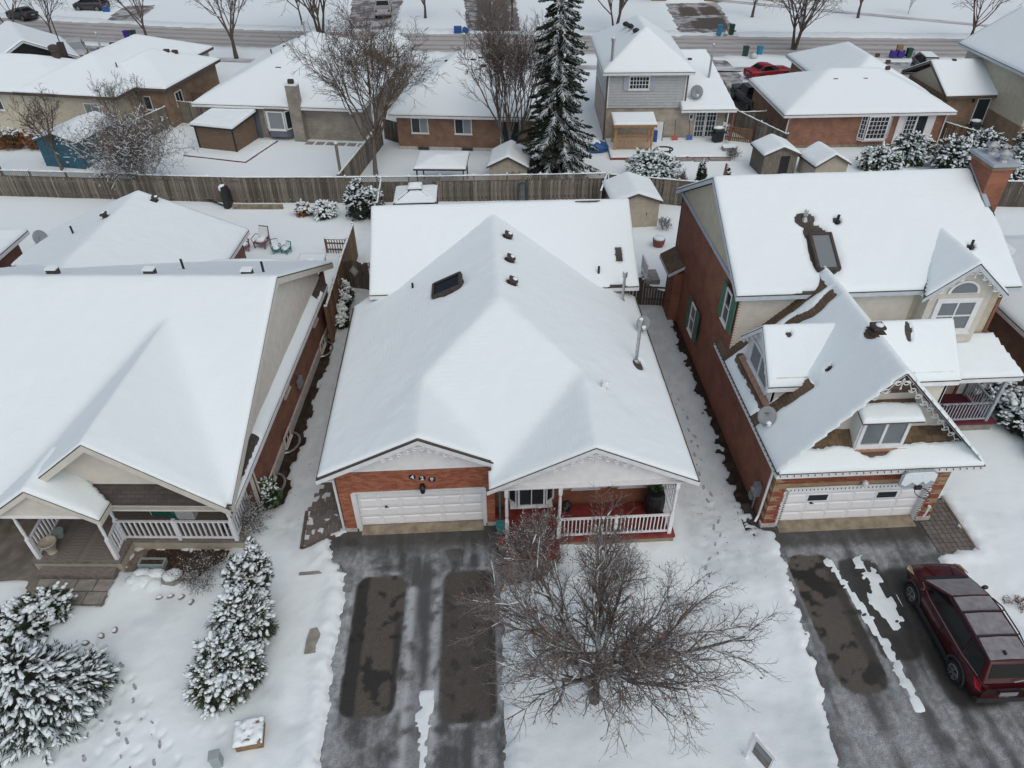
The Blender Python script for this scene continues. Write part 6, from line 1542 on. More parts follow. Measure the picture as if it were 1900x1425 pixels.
def bare_tree(name, label, loc, H, seed, limbs=8, subs=7, twigs=6, fine=4, spread=.75, trunk_h=.28, r0=.12, up=.10, bark='bark', twig='twig', snow=.5, leaf=0, multi=1, group='bare trees', cat='tree',
              twig_r=.006, droop=0.0, lean=(0, 0), frost=0.0, start=.35, lfac=1.0, tsnow=.35, min_snow=.0095, thick=.62, wob=1.0, limb_ang=1.0, limb_from=.55, ratios=(.58, .5, .5), snow_min_r=0.0, steep=.86):
    """leafless tree grown level by level: trunk, limbs, branches, twigs, twiglets; snow lies on the flatter runs"""
    rng = np.random.default_rng(seed)
    t = thing(name, label, cat, loc, 0, group)
    TR, BR, SN, FR = Tubes(), Tubes(), Tubes(), Tubes(); LF = None
    az0 = 2*np.pi*np.arange(multi)/max(1, multi)+.6; sp = 0 if multi == 1 else 1
    p = np.stack([.12*sp*np.cos(az0), .12*sp*np.sin(az0), np.full(multi, -.05)], 1)
    d = unit(np.stack([.28*sp*np.cos(az0)+lean[0], .28*sp*np.sin(az0)+lean[1], np.ones(multi)], 1))
    L = np.full(multi, H*trunk_h)*rng.uniform(.9, 1.1, multi); r = np.full(multi, r0 if multi == 1 else r0*.7)
    for lev in range(5):
        N = len(p); n = (5, 5, 4, 3, 2)[lev]; w = (.06, .13, .2, .26, .3)[lev]*wob
        st = rng.normal(0, w, (N, n, 3)); st[:, :, 2] += up*(1 if lev < 3 else .4)
        if lev >= 2: st[:, :, 2] -= droop*.5*np.arange(n)/n
        D = unit(d[:, None]+np.cumsum(st, 1)); P = np.concatenate([p[:, None], p[:, None]+np.cumsum(D, 1)*(L/n)[:, None, None]], 1)
        rad = np.maximum(r[:, None]*np.linspace(1, .32 if lev < 3 else .45, n+1)[None], twig_r*.55)
        k = 6 if lev <= 1 else 4 if lev == 2 else 3
        if lev == 0: TR.many(P, rad, k)
        elif lev >= 3 and frost:
            fm = rng.random(N) < frost; FR.many(P[fm], rad[fm], k); BR.many(P[~fm], rad[~fm], k)
        else: BR.many(P, rad, k)
        sg = P[:, 1:]-P[:, :-1]; q = np.abs(sg[..., 2])/(np.sqrt((sg*sg).sum(-1))+1e-9)
        on = (q < steep) & (rng.random(q.shape) < (snow if lev < 3 else snow*tsnow)*(1-.55*q)) & ((rad[:, :-1] > snow_min_r) | (lev > 2)); j, i = np.nonzero(on)
        A = P[j, i].copy(); B = P[j, i+1].copy(); ra, rb = rad[j, i], rad[j, i+1]; Md = (A+B)/2; A[:, 2] += ra*.75+.004; B[:, 2] += rb*.75+.004; Md[:, 2] += (ra+rb)*.45+.008
        rr = np.maximum(ra*.95, min_snow); SN.many(np.stack([A, Md, B], 1), np.stack([rr*.6, rr*1.05, rr*.6], 1), 4 if lev < 3 else 3)
        if lev == 4 or (lev == 3 and fine == 0):
            LF = P[:, -1][rng.random(N) < leaf] if leaf else None
            break
        cnt = (limbs, subs, twigs, fine)[lev]; c = np.arange(cnt)[None]
        f = (c+rng.random((N, cnt)))/cnt; f = limb_from+(1-limb_from)*f if lev == 0 else start+(1-start)*f
        x = f*n; i = np.minimum(n-1, x.astype(int)); jj = np.arange(N)[:, None]
        dd = unit(P[jj, i+1]-P[jj, i]); qq = P[jj, i]+(P[jj, i+1]-P[jj, i])*(x-i)[..., None]
        az = c*2.39996+rng.uniform(-.5, .5, (N, cnt)); ref = unit(np.cross(dd, np.array((.2, .9, .3)))); o = np.cross(dd, ref)
        side = ref*np.cos(az)[..., None]+o*np.sin(az)[..., None]; ang = ((.62*limb_ang, .75, .8, .85)[lev]*spread/.75*rng.uniform(.7, 1.25, (N, cnt)))[..., None]
        nd = unit(dd*np.cos(ang)+side*np.sin(ang))
        nl = L[:, None]*((1.35*lfac,)+ratios)[lev]*(1-.45*np.maximum(0, f-.4))*rng.uniform(.7, 1.15, (N, cnt))
        nr = np.maximum(rad[jj, i]*(thick if lev < 2 else .55), twig_r)
        p, d, L, r = qq.reshape(-1, 3), nd.reshape(-1, 3), nl.ravel(), nr.ravel()
    TR.build('trunk', bark, t, True); BR.build('crown', twig, t); FR.build('frosted_twigs', 'twig_frost', t, kind='stuff'); SN.build('snow', 'snow_clump', t, True, 'stuff')
    if LF is not None and len(LF):
        V = []; F = []
        for q in LF:
            a = rng.normal(0, 1, 3); a /= np.linalg.norm(a); b = np.cross(a, rng.normal(0, 1, 3)); b /= np.linalg.norm(b)+1e-9; s_ = rng.uniform(.02, .045)
            o = len(V); V += [q, q+a*s_+b*s_*.5, q+a*s_*2, q+a*s_-b*s_*.5]; F.append((o, o+1, o+2, o+3))
        raw_mesh('dry_leaves', np.array(V), np.array(F), 'dry_leaf', t, kind='stuff')
    return t
# --- conifers
def ico_blobs(C_, Rr, rng, flat=.6, lump=.28, D=None, stretch=1.0):
    """many lumpy snow clumps as one mesh: centres C_ (n,3), radii (n,), drawn out along D"""
    ph = (1+5**.5)/2
    V0 = np.array([(-1, ph, 0), (1, ph, 0), (-1, -ph, 0), (1, -ph, 0), (0, -1, ph), (0, 1, ph), (0, -1, -ph), (0, 1, -ph), (ph, 0, -1), (ph, 0, 1), (-ph, 0, -1), (-ph, 0, 1)])/math.sqrt(1+ph*ph)
    F0 = np.array([(0, 11, 5), (0, 5, 1), (0, 1, 7), (0, 7, 10), (0, 10, 11), (1, 5, 9), (5, 11, 4), (11, 10, 2), (10, 7, 6), (7, 1, 8), (3, 9, 4), (3, 4, 2), (3, 2, 6), (3, 6, 8), (3, 8, 9), (4, 9, 5), (2, 4, 11), (6, 2, 10), (8, 6, 7), (9, 8, 1)])
    n = len(C_); j = 1+rng.uniform(-lump, lump, (n, 12, 1)); ax = rng.uniform(.75, 1.3, (n, 1, 3)); ax[:, :, 2] *= flat; ax[:, :, 0] *= stretch
    P = V0[None]*j*ax*Rr[:, None, None]
    if D is None:
        a_ = rng.uniform(0, 6.28, n); D = np.stack([np.cos(a_), np.sin(a_), np.zeros(n)], 1)
    e1 = D/(np.linalg.norm(D, axis=1, keepdims=True)+1e-9); e2 = np.cross((0, 0, 1.), e1); e2 /= np.linalg.norm(e2, axis=1, keepdims=True)+1e-6; e3 = np.cross(e1, e2)
    P = P[..., :1]*e1[:, None]+P[..., 1:2]*e2[:, None]+P[..., 2:]*e3[:, None]+C_[:, None, :]
    return P.reshape(-1, 3), (F0[None]+12*np.arange(n)[:, None, None]).reshape(-1, 3)
def sprays(C_, D_, Ln, Wd, rng, blades=5, fan=1.0):
    """flat needle sprays: each a fan of thin tapering blades"""
    n = len(C_); V = []; F = []
    D_ = D_/(np.linalg.norm(D_, axis=1, keepdims=True)+1e-9)
    S = np.cross(D_, rng.normal(0, 1, (n, 3))); S /= np.linalg.norm(S, axis=1, keepdims=True)+1e-9
    for b in range(blades):
        a = (b/(max(1, blades-1))-.5)*fan+rng.uniform(-.12, .12, (n, 1)); d = D_*np.cos(a)+S*np.sin(a); l = Ln[:, None]*rng.uniform(.6, 1.1, (n, 1))
        w = np.cross(d, np.cross(D_, S)); w /= np.linalg.norm(w, axis=1, keepdims=True)+1e-9; w = w*Wd[:, None]
        p0 = C_+rng.normal(0, .01, (n, 3)); V.append(np.stack([p0-w*.5, p0+d*l*.55-w, p0+d*l, p0+d*l*.55+w], 1).reshape(-1, 3))
    V = np.concatenate(V); F = np.arange(len(V)).reshape(-1, 4)
    return V, F
def conifer(name, label, loc, lobes, seed, n=900, snow_n=500, spray=.22, snow_r=(.05, .13), mat='needle_cedar', group='snowy evergreens', trunk=True, cat='evergreen', drop=-.25, snow_side=(0, 0, 1), bare=.3, thread=.02, snow_face=.35, stretch=1.3):
    """lobes: list of (cx,cy,cz,rx,ry,rz,weight); cone-like lobes have taper"""
    rng = np.random.default_rng(seed); t = thing(name, label, cat, loc, 0, group)
    W = np.array([l[6] for l in lobes], float); W /= W.sum(); li = rng.choice(len(lobes), n, p=W)
    L = np.array([l[:6] for l in lobes])[li]; tp = np.array([l[7] if len(l) > 7 else 0 for l in lobes])[li]
    u = rng.normal(0, 1, (n, 3)); u /= np.linalg.norm(u, axis=1, keepdims=True); q = rng.uniform(.25, 1.05, (n, 1))**.5
    sc = np.where(tp > 0, 1-tp*(u[:, 2]*.5+.5), 1.0)[:, None]
    off = u*q*L[:, 3:6]; off[:, :2] *= sc
    lump = 1+.18*np.sin(off[:, :1]*7+L[:, :1]*3)*np.cos(off[:, 2:]*6+off[:, 1:2]*5)
    P = L[:, :3]+off*lump; keep = P[:, 2] > .04; P = P[keep]; off = off[keep]; m = len(P)
    D = off/np.linalg.norm(off, axis=1, keepdims=True)+rng.normal(0, .35, (m, 3)); D[:, 2] += drop
    V, F = sprays(P-D*spray*.3, D, np.full(m, spray)*rng.uniform(.7, 1.3, m), np.full(m, thread), rng, 6, 1.3)
    raw_mesh('foliage', V, F, mat, t)
    core = MB()
    for l in lobes:
        tpz = l[7] if len(l) > 7 else 0
        if tpz: core.lathe((l[0], l[1], l[2]-l[5]*.75), [(l[3]*.45, 0), (l[3]*.5, l[5]*.4), (l[3]*.36, l[5]*.9), (l[3]*.15, l[5]*1.35), (.02, l[5]*1.5)], 9)
        else: core.blob(l[:3], (l[3]*.5, l[4]*.5, l[5]*.5), random.Random(seed), .2, 9, 6)
    core.build('shade_core', 'needle', t)  # solid needle-coloured core, stands in for the shade inside the crown
    if trunk: MB().tube([(lobes[0][0], lobes[0][1], -.05), (lobes[0][0], lobes[0][1], lobes[0][2])], [.09, .05], 7).build('trunk', 'bark', t)
    if snow_n:
        un = off/np.linalg.norm(off, axis=1, keepdims=True)
        sc_ = un[:, 2]+snow_face*rng.normal(0, 1, m)+.35*(vnoise(P[:, 0]*3, P[:, 1]*3+P[:, 2]*2, seed)-.5)+un@np.array(snow_side)*.25
        idx = np.argsort(-sc_)[:snow_n*2]; idx = rng.choice(idx, min(snow_n, len(idx)), replace=False)
        C0 = P[idx]+un[idx]*spray*.15+(0, 0, spray*.12); rr = rng.uniform(*snow_r, len(idx))*rng.choice([.7, 1, 1.3], len(idx))
        # short clusters along the sprays
        C2 = np.concatenate([C0, C0+D[idx]*rr[:, None]*1.1+rng.normal(0, .02, C0.shape)]); r2 = np.concatenate([rr, rr*.65])
        V, F = ico_blobs(C2, r2, rng, .55, .3, np.concatenate([D[idx], D[idx]])*(1, 1, .35), stretch); raw_mesh('snow', V, F, 'snow_clump', t, True, 'stuff')
    return t
def spruce(name, label, loc, H, R0, seed, levels=14, per=9, snow=.8, mat='needle', base=.0, group='snowy evergreens', tw=.42, droop=.28, top=.04, nl=1.0, snow_dir=None, snow_w=1.0, lift=-.10):
    """spruce built branch by branch: needles below, snow ribbons on top"""
    rng = np.random.default_rng(seed); t = thing(name, label, 'spruce', loc, 0, group)
    MB().tube([(0, 0, -.05), (0, 0, H*.5), (0, 0, H)], [R0*.055+.04, R0*.035+.02, .01], 8).build('trunk', 'bark', t)
    BR = Tubes(); SNW = Tubes(); nC, nD, nL = [], [], []; SV = []; SF = []; sn = 0
    for lv in range(levels):
        f = lv/(levels-1); z = base+(H-base)*(f**.95)*.97; Rl = R0*((1-f)**.85)*rng.uniform(.9, 1.08)+top
        k = max(4, int(per*(1-.45*f)))
        for j in range(k):
            a = 2*math.pi*(j+rng.uniform(-.3, .3))/k+lv*.7; d = np.array((math.cos(a), math.sin(a), .10-.1*(1-f))); L = Rl*rng.uniform(.62, 1.1)
            P = [np.array((0, 0, max(.1, z+rng.uniform(-.5, .5)*(H-base)/levels)))+d*0.05]
            for i in range(5):
                d = d+(0, 0, -droop*.28*(1 if i < 3 else -.35)); d /= np.linalg.norm(d); P.append(P[-1]+d*L/5)
            P = np.array(P); BR.add(P, np.linspace(.014+.010*Rl, .004, 6), 3)
            face = 1.0 if snow_dir is None else .35+.65*max(0, (math.cos(a)*snow_dir[0]+math.sin(a)*snow_dir[1]+.55)/1.55)
            hs = rng.random() < snow*face
            m = int(6+L*6*nl)
            for i in range(m):
                u = .18+.82*(i+.5)/m; x = u*5; ii = min(4, int(x)); q = P[ii]+(P[ii+1]-P[ii])*(x-ii); dd = P[ii+1]-P[ii]; dd /= np.linalg.norm(dd)
                for sgn in (-1, 1):
                    s_ = np.array((-math.sin(a), math.cos(a), 0))*sgn; td = dd*.85+s_*rng.uniform(.35, .95)+(0, 0, lift+rng.normal(0, .12)); td /= np.linalg.norm(td)
                    tl = tw*L**.5*(1.15-u*.75)*rng.uniform(.7, 1.15)
                    nC.append(q); nD.append(td); nL.append(tl)
                    if hs and rng.random() < .86:
                        w = .040*(.6+.7*rng.random())*(1.2-u*.5)*(1+.35*Rl)*snow_w
                        SNW.add([q+(0, 0, .012), q+td*tl*.45+(0, 0, .03), q+td*tl*.98+(0, 0, .012)], [w, w*.95, w*.18], 4)
            if hs:
                for i in range(1, 5):
                    pp = P[i]; w = .05*(1+.5*Rl)*(1.15-i*.15)*snow_w; sd_ = np.array((-math.sin(a), math.cos(a), 0)); q2 = P[i+1]
                    SV += [pp-sd_*w, pp+(0, 0, w*.8), pp+sd_*w, q2-sd_*w*.8, q2+(0, 0, w*.55), q2+sd_*w*.8]; o = sn; SF += [(o, o+1, o+4, o+3), (o+1, o+2, o+5, o+4)]; sn += 6
    nC, nD, nL = np.array(nC), np.array(nD), np.array(nL)
    V1, F1 = sprays(nC, nD, nL*1.05, np.full(len(nC), .020+.010*R0), rng, 3, .5)
    V2, F2 = sprays(nC-(0, 0, .02), nD+np.array((0, 0, -.35)), nL*.8, np.full(len(nC), .024+.010*R0), rng, 3, .8)
    raw_mesh('foliage', np.concatenate([V1, V2]), np.concatenate([F1, F2+len(V1)]), mat, t); BR.build('branches', 'bark', t, kind='stuff')
    if SV: raw_mesh('bough_snow', np.array(SV), np.array(SF), 'snow_clump', t, True, 'stuff')
    SNW.build('snow', 'snow_clump', t, True, 'stuff')
    return t
STREET = 'bare street trees'
# --- the big tree in the front garden and the shrub by the steps
bare_tree('maple_tree', 'large bare snow dusted tree in front of the porch', (2.8, 10.55, .05), 8.5, 5, limbs=17, subs=13, twigs=10, fine=6, spread=.66, trunk_h=.30, r0=.17, up=.06, twig_r=.0046, snow=.85, leaf=.14, frost=.34, start=.14, lfac=1.26, tsnow=0.0, twig='twig_grey', min_snow=.014, thick=.62, wob=.55, limb_ang=1.45, limb_from=.42, ratios=(.44, .42, .5), snow_min_r=.012, steep=.93)
bare_tree('frosted_shrub', 'upright frosted shrub standing before the red porch steps', (1.25, 15.0, .05), 3.6, 6, limbs=8, subs=7, twigs=6, fine=3, spread=.55, trunk_h=.32, r0=.045, up=.22, twig='twig_red', twig_r=.006, snow=.3, frost=.6, multi=4, group='bare shrubs', cat='shrub', start=.25, lfac=1.2)
bare_tree('bare_shrub', 'low tangled twiggy shrub by the railing of the red porch', (4.4, 14.6, .05), 1.9, 61, limbs=6, subs=6, twigs=5, fine=2, spread=.85, trunk_h=.3, r0=.03, up=.10, twig_r=.0055, snow=.4, frost=.5, multi=4, group='bare shrubs', cat='shrub', start=.2, lfac=1.2)
# --- evergreens of the front gardens
conifer('cedar_clump', 'tall bushy cedar loaded with snow beside the left front yard', (-7.95, 12.3, 0), [(.05, -.55, 1.0, 1.15, 1.1, 1.2, 5, .35), (.25, .7, 1.3, 1.0, 1.05, 1.4, 4.5, .4), (.15, 1.75, 1.6, .72, .8, 1.35, 2.6, .45), (-.25, -1.05, .65, .8, .65, .7, 1.8, .2), (.5, 2.3, 1.9, .45, .5, 1.05, 1.1, .5)], 8, n=6500, snow_n=2100, spray=.235, snow_r=(.028, .084), thread=.011, snow_face=.45)
conifer('spruce_tree', 'low broad spruce with snow laden fans at the bottom left', (-13.2, 11.2, 0), [(0, 0, .75, 1.85, 1.8, .8, 5, .25), (-.1, .1, 1.35, 1.45, 1.4, .9, 4, .4), (-.1, .1, 2.0, .95, .9, .9, 2.2, .5), (.9, .5, .6, 1.1, 1.0, .55, 1.6, .2), (-.9, -.5, .7, 1.1, 1.0, .7, 1.6, .2)], 9, n=4200, snow_n=2300, spray=.29, snow_r=(.03, .066), mat='needle', thread=.013, snow_face=.6, stretch=2.6, drop=-.15)
conifer('juniper_bush', 'snow matted juniper bush at the left edge above the spruce', (-15.0, 13.9, 0), [(0, 0, .5, .9, .8, .6, 3), (.6, .5, .55, .7, .6, .6, 2)], 10, n=1000, snow_n=420, spray=.2, snow_r=(.04, .1), trunk=False)
bare_tree('bare_shrub', 'snowy twiggy shrub at the right end of the left veranda', (-8.55, 17.6, .03), 1.7, 12, limbs=6, subs=5, twigs=5, fine=3, spread=.8, trunk_h=.3, r0=.03, up=.1, snow=.7, frost=.4, multi=5, group='bare shrubs', cat='shrub', start=.2, lfac=1.25, twig='twig')
conifer('yew_bush', 'small dark green bush at the corner of the left veranda', (-8.35, 18.95, 0), [(0, 0, .5, .5, .6, .55, 3)], 13, n=700, snow_n=90, spray=.16, snow_r=(.03, .06), mat='leaf_green', trunk=False)
bare_tree('bare_shrub', 'thin arching bare shrub below the veranda railing', (-9.9, 15.5, .03), 1.5, 14, limbs=7, subs=6, twigs=5, fine=2, spread=.95, trunk_h=.3, r0=.02, up=.02, snow=.2, multi=4, group='bare shrubs', cat='shrub', start=.2, lfac=1.3, droop=.1)
sm_ = thing('snow_mound', 'rounded snow covered garden mound left of the boulder', 'shrub', (-11.85, 15.6, 0), 0, 'bare shrubs'); rm_ = random.Random(15); mm_ = MB()
for i in range(9): mm_.blob((rm_.uniform(-.4, .4), rm_.uniform(-.25, .25), .10), (.32, .28, .2+rm_.uniform(-.06, .05)), rm_, .12, 14, 9)
mm_.build('snow', 'snow_clump', sm_, smooth=True)
for k, (x, y, h) in enumerate(((-7.15, 33.0, 1.35), (-7.2, 32.2, 1.2), (-7.25, 31.4, 1.0), (-7.15, 30.7, .8))):
    conifer('boxwood', ('tallest', 'second', 'third', 'smallest')[k]+' of four dark snow capped bushes in the lane left of the middle house', (x, y, 0), [(0, 0, h*.5, .34, .36, h*.52, 1, .3)], 16+k, n=420, snow_n=70, spray=.13, snow_r=(.05, .11), mat='needle', group='lane bushes', cat='bush')
for k, (x, y, r_) in enumerate(((22.0, 22.9, .8), (22.15, 21.2, .9), (22.3, 19.4, .8))):
    conifer('hedge_bush', ('rear', 'middle', 'front')[k]+' snowy hedge bush beside the right house porch', (x, y, 0), [(0, 0, .7, r_, 1.0, .8, 1)], 22+k, n=900, snow_n=240, spray=.18, snow_r=(.05, .12), mat='needle', group='bushes beside the right porch', cat='bush', trunk=False)
bare_tree('berry_shrub', 'low twig with reddish leaves in the snow at the right edge', (17.0, 13.0, .03), .55, 26, limbs=5, subs=4, twigs=3, fine=0, spread=1.0, trunk_h=.3, r0=.012, up=0, snow=0, leaf=1, multi=3, group='bare shrubs', cat='shrub', lfac=1.3)
# --- rear gardens
spruce('spruce_tree', 'tall dark spruce reaching out of the top of the photo', (5.4, 48.0, 0), 17.5, 3.0, 30, levels=34, per=12, snow=.9, tw=.46, droop=.55, base=.4, nl=.9, snow_dir=(.5, -.7), snow_w=.36)
bare_tree('maple_tree', 'bare rounded tree behind the lattice fence with snow on its low limbs', (-7.35, 50.2, 0), 12.2, 31, limbs=13, subs=9, twigs=7, fine=5, spread=.58, trunk_h=.26, r0=.20, up=.10, twig_r=.013, snow=.5, bark='bark_pale', lfac=1.5, tsnow=.12)
bare_tree('ash_tree', 'tall bare multi stemmed tree left of the spruce', (2.4, 51.5, 0), 13, 32, limbs=9, subs=8, twigs=6, fine=4, spread=.46, trunk_h=.30, r0=.22, up=.14, twig_r=.013, snow=.3, multi=3, twig='twig', lfac=1.25, tsnow=.15, frost=.25, bark='bark_pale')
bare_tree('young_tree', 'bare forked tree in front of the blue green shed', (-30.4, 52.6, 0), 8.4, 33, limbs=8, subs=7, twigs=6, fine=3, spread=.55, trunk_h=.30, r0=.14, up=.10, twig_r=.012, snow=.45, leaf=.10, bark='bark_pale', tsnow=.12)
bare_tree('young_tree', 'slim bare tree growing left of the blue green shed', (-34.4, 52.0, 0), 8.0, 34, limbs=7, subs=7, twigs=6, fine=3, spread=.55, trunk_h=.3, r0=.1, up=.10, twig_r=.012, snow=.3, leaf=.3, tsnow=.1)
bare_tree('young_tree', 'thin bare sapling against the cream siding', (-27.6, 57.0, 0), 7.4, 35, limbs=6, subs=6, twigs=5, fine=3, spread=.42, trunk_h=.34, r0=.07, up=.16, twig_r=.011, snow=.1, bark='bark', tsnow=.1)
bare_tree('young_tree', 'thin bare sapling at the corner of the cream bungalow', (-25.9, 58.2, 0), 6.6, 36, limbs=6, subs=6, twigs=5, fine=3, spread=.42, trunk_h=.34, r0=.06, up=.16, twig_r=.011, snow=.1, tsnow=.1)
bare_tree('lilac_thicket', 'wide tangled thicket of snowy twigs against the back fence', (-22.9, 48.3, 0), 5.2, 37, limbs=7, subs=6, twigs=6, fine=4, spread=.85, trunk_h=.30, r0=.05, up=.08, twig_r=.010, snow=.5, frost=.25, multi=7, group='bare shrubs', cat='shrub', start=.15, lfac=2.1, leaf=.04, tsnow=.3, min_snow=.02)
bare_tree('lilac_thicket', 'dense brown twig mass beside the diagonal fence', (-24.8, 51.6, 0), 4.4, 38, limbs=7, subs=6, twigs=6, fine=3, spread=.7, trunk_h=.3, r0=.04, up=.12, twig_r=.010, snow=.2, frost=.15, multi=5, group='bare shrubs', cat='shrub', start=.15, lfac=1.5, tsnow=.15, leaf=.06)
conifer('rust_hedge', 'rust brown leafy hedge at the foot of the cream bungalow', (-34.8, 57.6, 0), [(-1.5, 0, .7, 1.8, .8, .8, 2), (1.3, -.3, .6, 1.6, .8, .7, 2)], 39, n=1100, snow_n=60, spray=.3, snow_r=(.05, .1), mat='dry_leaf', group='bare shrubs', cat='hedge', trunk=False)
conifer('cedar_tree', 'dense dark cedar with snow pads in front of the back fence', (-7.75, 43.2, 0), [(0, 0, 1.25, .95, .9, 1.35, 3, .45), (1.0, .2, 1.0, .75, .7, 1.1, 2, .4)], 40, n=1500, snow_n=420, spray=.24, snow_r=(.04, .10), mat='needle')
conifer('snowy_bush', 'low bush with fluffy snow caps left of the dark cedar', (-9.9, 43.5, 0), [(0, 0, .5, .75, .6, .55, 2)], 41, n=500, snow_n=170, spray=.2, snow_r=(.07, .13), mat='needle', trunk=False, cat='bush')
conifer('snowy_bush', 'small rusty bush with snow caps at the foot of the back fence', (-11.3, 43.9, 0), [(0, 0, .4, .55, .45, .45, 2)], 42, n=300, snow_n=60, spray=.2, snow_r=(.07, .12), mat='dry_leaf', trunk=False, cat='bush')
conifer('snowy_bush', 'broad rounded bush heaped with snow below the pergola', (12.1, 48.4, 0), [(0, 0, .9, 1.55, 1.2, 1.1, 3), (.9, -.3, .8, 1.1, .9, .9, 2)], 43, n=1200, snow_n=520, spray=.24, snow_r=(.06, .13), mat='needle_cedar', trunk=False, cat='bush')
conifer('small_cedar', 'narrow upright cedar right of the broad snowy bush', (15.35, 47.0, 0), [(0, 0, .8, .42, .42, .95, 1, .6)], 44, n=700, snow_n=60, spray=.18, snow_r=(.04, .08))
conifer('small_cedar', 'tiny upright cedar beside the timber post', (17.25, 47.3, 0), [(0, 0, .55, .3, .3, .65, 1, .6)], 45, n=450, snow_n=40, spray=.16, snow_r=(.04, .08))
bare_tree('bare_shrub', 'small leafless shrub between the broad bush and the narrow cedar', (13.9, 46.4, 0), 1.6, 46, limbs=6, subs=6, twigs=4, fine=2, spread=.5, trunk_h=.3, r0=.02, up=.15, twig_r=.009, snow=.2, multi=4, group='bare shrubs', cat='shrub', start=.2, lfac=1.2)
for k, (x, y, rx_, ry_, h, lb) in enumerate(((28.6, 48.7, 1.5, 1.2, 1.5, 'leftmost'), (31.2, 49.6, 1.5, 1.2, 2.2, 'second'), (33.6, 48.2, 1.7, 1.4, 2.3, 'third'), (36.2, 49.4, 1.7, 1.4, 2.3, 'fourth'), (38.6, 46.8, 1.8, 1.5, 2.3, 'fifth'), (40.8, 49.8, 1.8, 1.5, 2.2, 'sixth'), (35.4, 45.6, 1.6, 1.2, 1.9, 'lowest'))):
    conifer('cedar_hedge', lb+' cedar of the snowy hedge behind the right house chimney', (x, y, 0), [(0, 0, h*.5, rx_, ry_, h*.55, 1, .2), (.5, -.3, h*.45, rx_*.7, ry_*.8, h*.5, .6, .2)], 47+k, n=1000, snow_n=420, spray=.28, snow_r=(.055, .13), mat='needle_cedar', thread=.028, group='hedge of cedars', trunk=False)
bare_tree('bare_shrub', 'dry snowy perennials beside the beige shed', (11.35, 40.2, 0), 1.1, 55, limbs=6, subs=5, twigs=4, fine=2, spread=.5, trunk_h=.3, r0=.015, up=.15, twig_r=.01, snow=.7, multi=4, group='bare shrubs', cat='shrub', start=.2, lfac=1.2, twig='twig_frost')
bare_tree('bare_shrub', 'dark leafless shrub beside the brick corner at the left edge', (-22.9, 37.3, 0), 1.6, 56, limbs=6, subs=6, twigs=4, fine=2, spread=.8, trunk_h=.3, r0=.025, up=.1, twig_r=.011, snow=.1, multi=4, group='bare shrubs', cat='shrub', start=.2, lfac=1.2)
bare_tree('bare_shrub', 'snowy shrub at the corner of the terrace beside the grill', (18.9, 51.3, 0), 1.3, 57, limbs=4, subs=5, twigs=4, fine=2, spread=.8, trunk_h=.3, r0=.02, up=.1, twig_r=.011, snow=.7, frost=.5, multi=5, group='bare shrubs', cat='shrub', start=.2, lfac=1.2)
# --- street trees
st_spec = [((-25.1, 82.5), 9.0, .62, 'forked bare street tree left of the grey bungalow roof', dict(r0=.26, frost=.4, fine=4, lfac=1.7)), ((-36.4, 88.8), 9.5, .66, 'bare tree with pale clinging leaves at the upper left', dict(r0=.2, leaf=.9, frost=.5, fine=4, lfac=1.6)), ((-17.2, 89.6), 12.5, .6, 'large bare tree standing by the far street left of centre', dict(r0=.3, multi=3, frost=.4, fine=3, lfac=1.6)),
           ((-5.9, 99.8), 8.0, .55, 'single bare trunk on the far lawn left of the dark driveway', dict(r0=.22)), ((16.6, 90.6), 10.0, .5, 'bare multi stemmed tree behind the grey house roof', dict(r0=.22, multi=3, frost=.4, fine=3, lfac=1.5)), ((34.7, 96.6), 8.0, .6, 'small bare tree on the lawn right of the far driveway', dict(r0=.2)),
           ((34.6, 81.7), 9.0, .68, 'wide bare tree between the two brick house roofs', dict(r0=.3, multi=3, droop=.05, lfac=1.6, frost=.3)), ((47.4, 95.0), 7.5, .55, 'bare tree on the upper right lawn', dict(r0=.2)), ((54.0, 82.0), 8.0, .75, 'drooping dark twiggy tree near the top right corner', dict(r0=.2, droop=.25, twig='twig_red', lfac=1.6, fine=3)),
           ((54.5, 96.6), 3.5, .4, 'thin young sapling on the upper right lawn', dict(r0=.04)), ((-55.0, 96.5), 8.0, .6, 'dark bare tree in the top left corner', dict(r0=.2, multi=2)), ((-48.5, 92.5), 7.5, .55, 'leaning bare tree behind the dark gable', dict(r0=.16)), ((4.6, 92.5), 12.5, .5, 'bare tree beside the dark driveway behind the spruce', dict(r0=.2, leaf=.2, frost=.4, fine=3)), ((70, 92), 8.0, .7, 'brown twiggy tree beyond the top right roof', dict(r0=.2, leaf=.3)), ((-20.8, 97.5), 9, .5, 'slender pale trunk across the street left of centre', dict(r0=.14))]
for k, ((x, y), h, sp, lb, kw) in enumerate(st_spec):
    h *= 1.12; a = dict(limbs=8, subs=7, twigs=6, fine=2, spread=sp, trunk_h=.31, up=.09, twig_r=.015, snow=.35, group=STREET, lfac=1.5, tsnow=.1, frost=.35); a.update(kw)
    bare_tree('street_tree', lb, (x, y, 0), h, 70+k, **a)
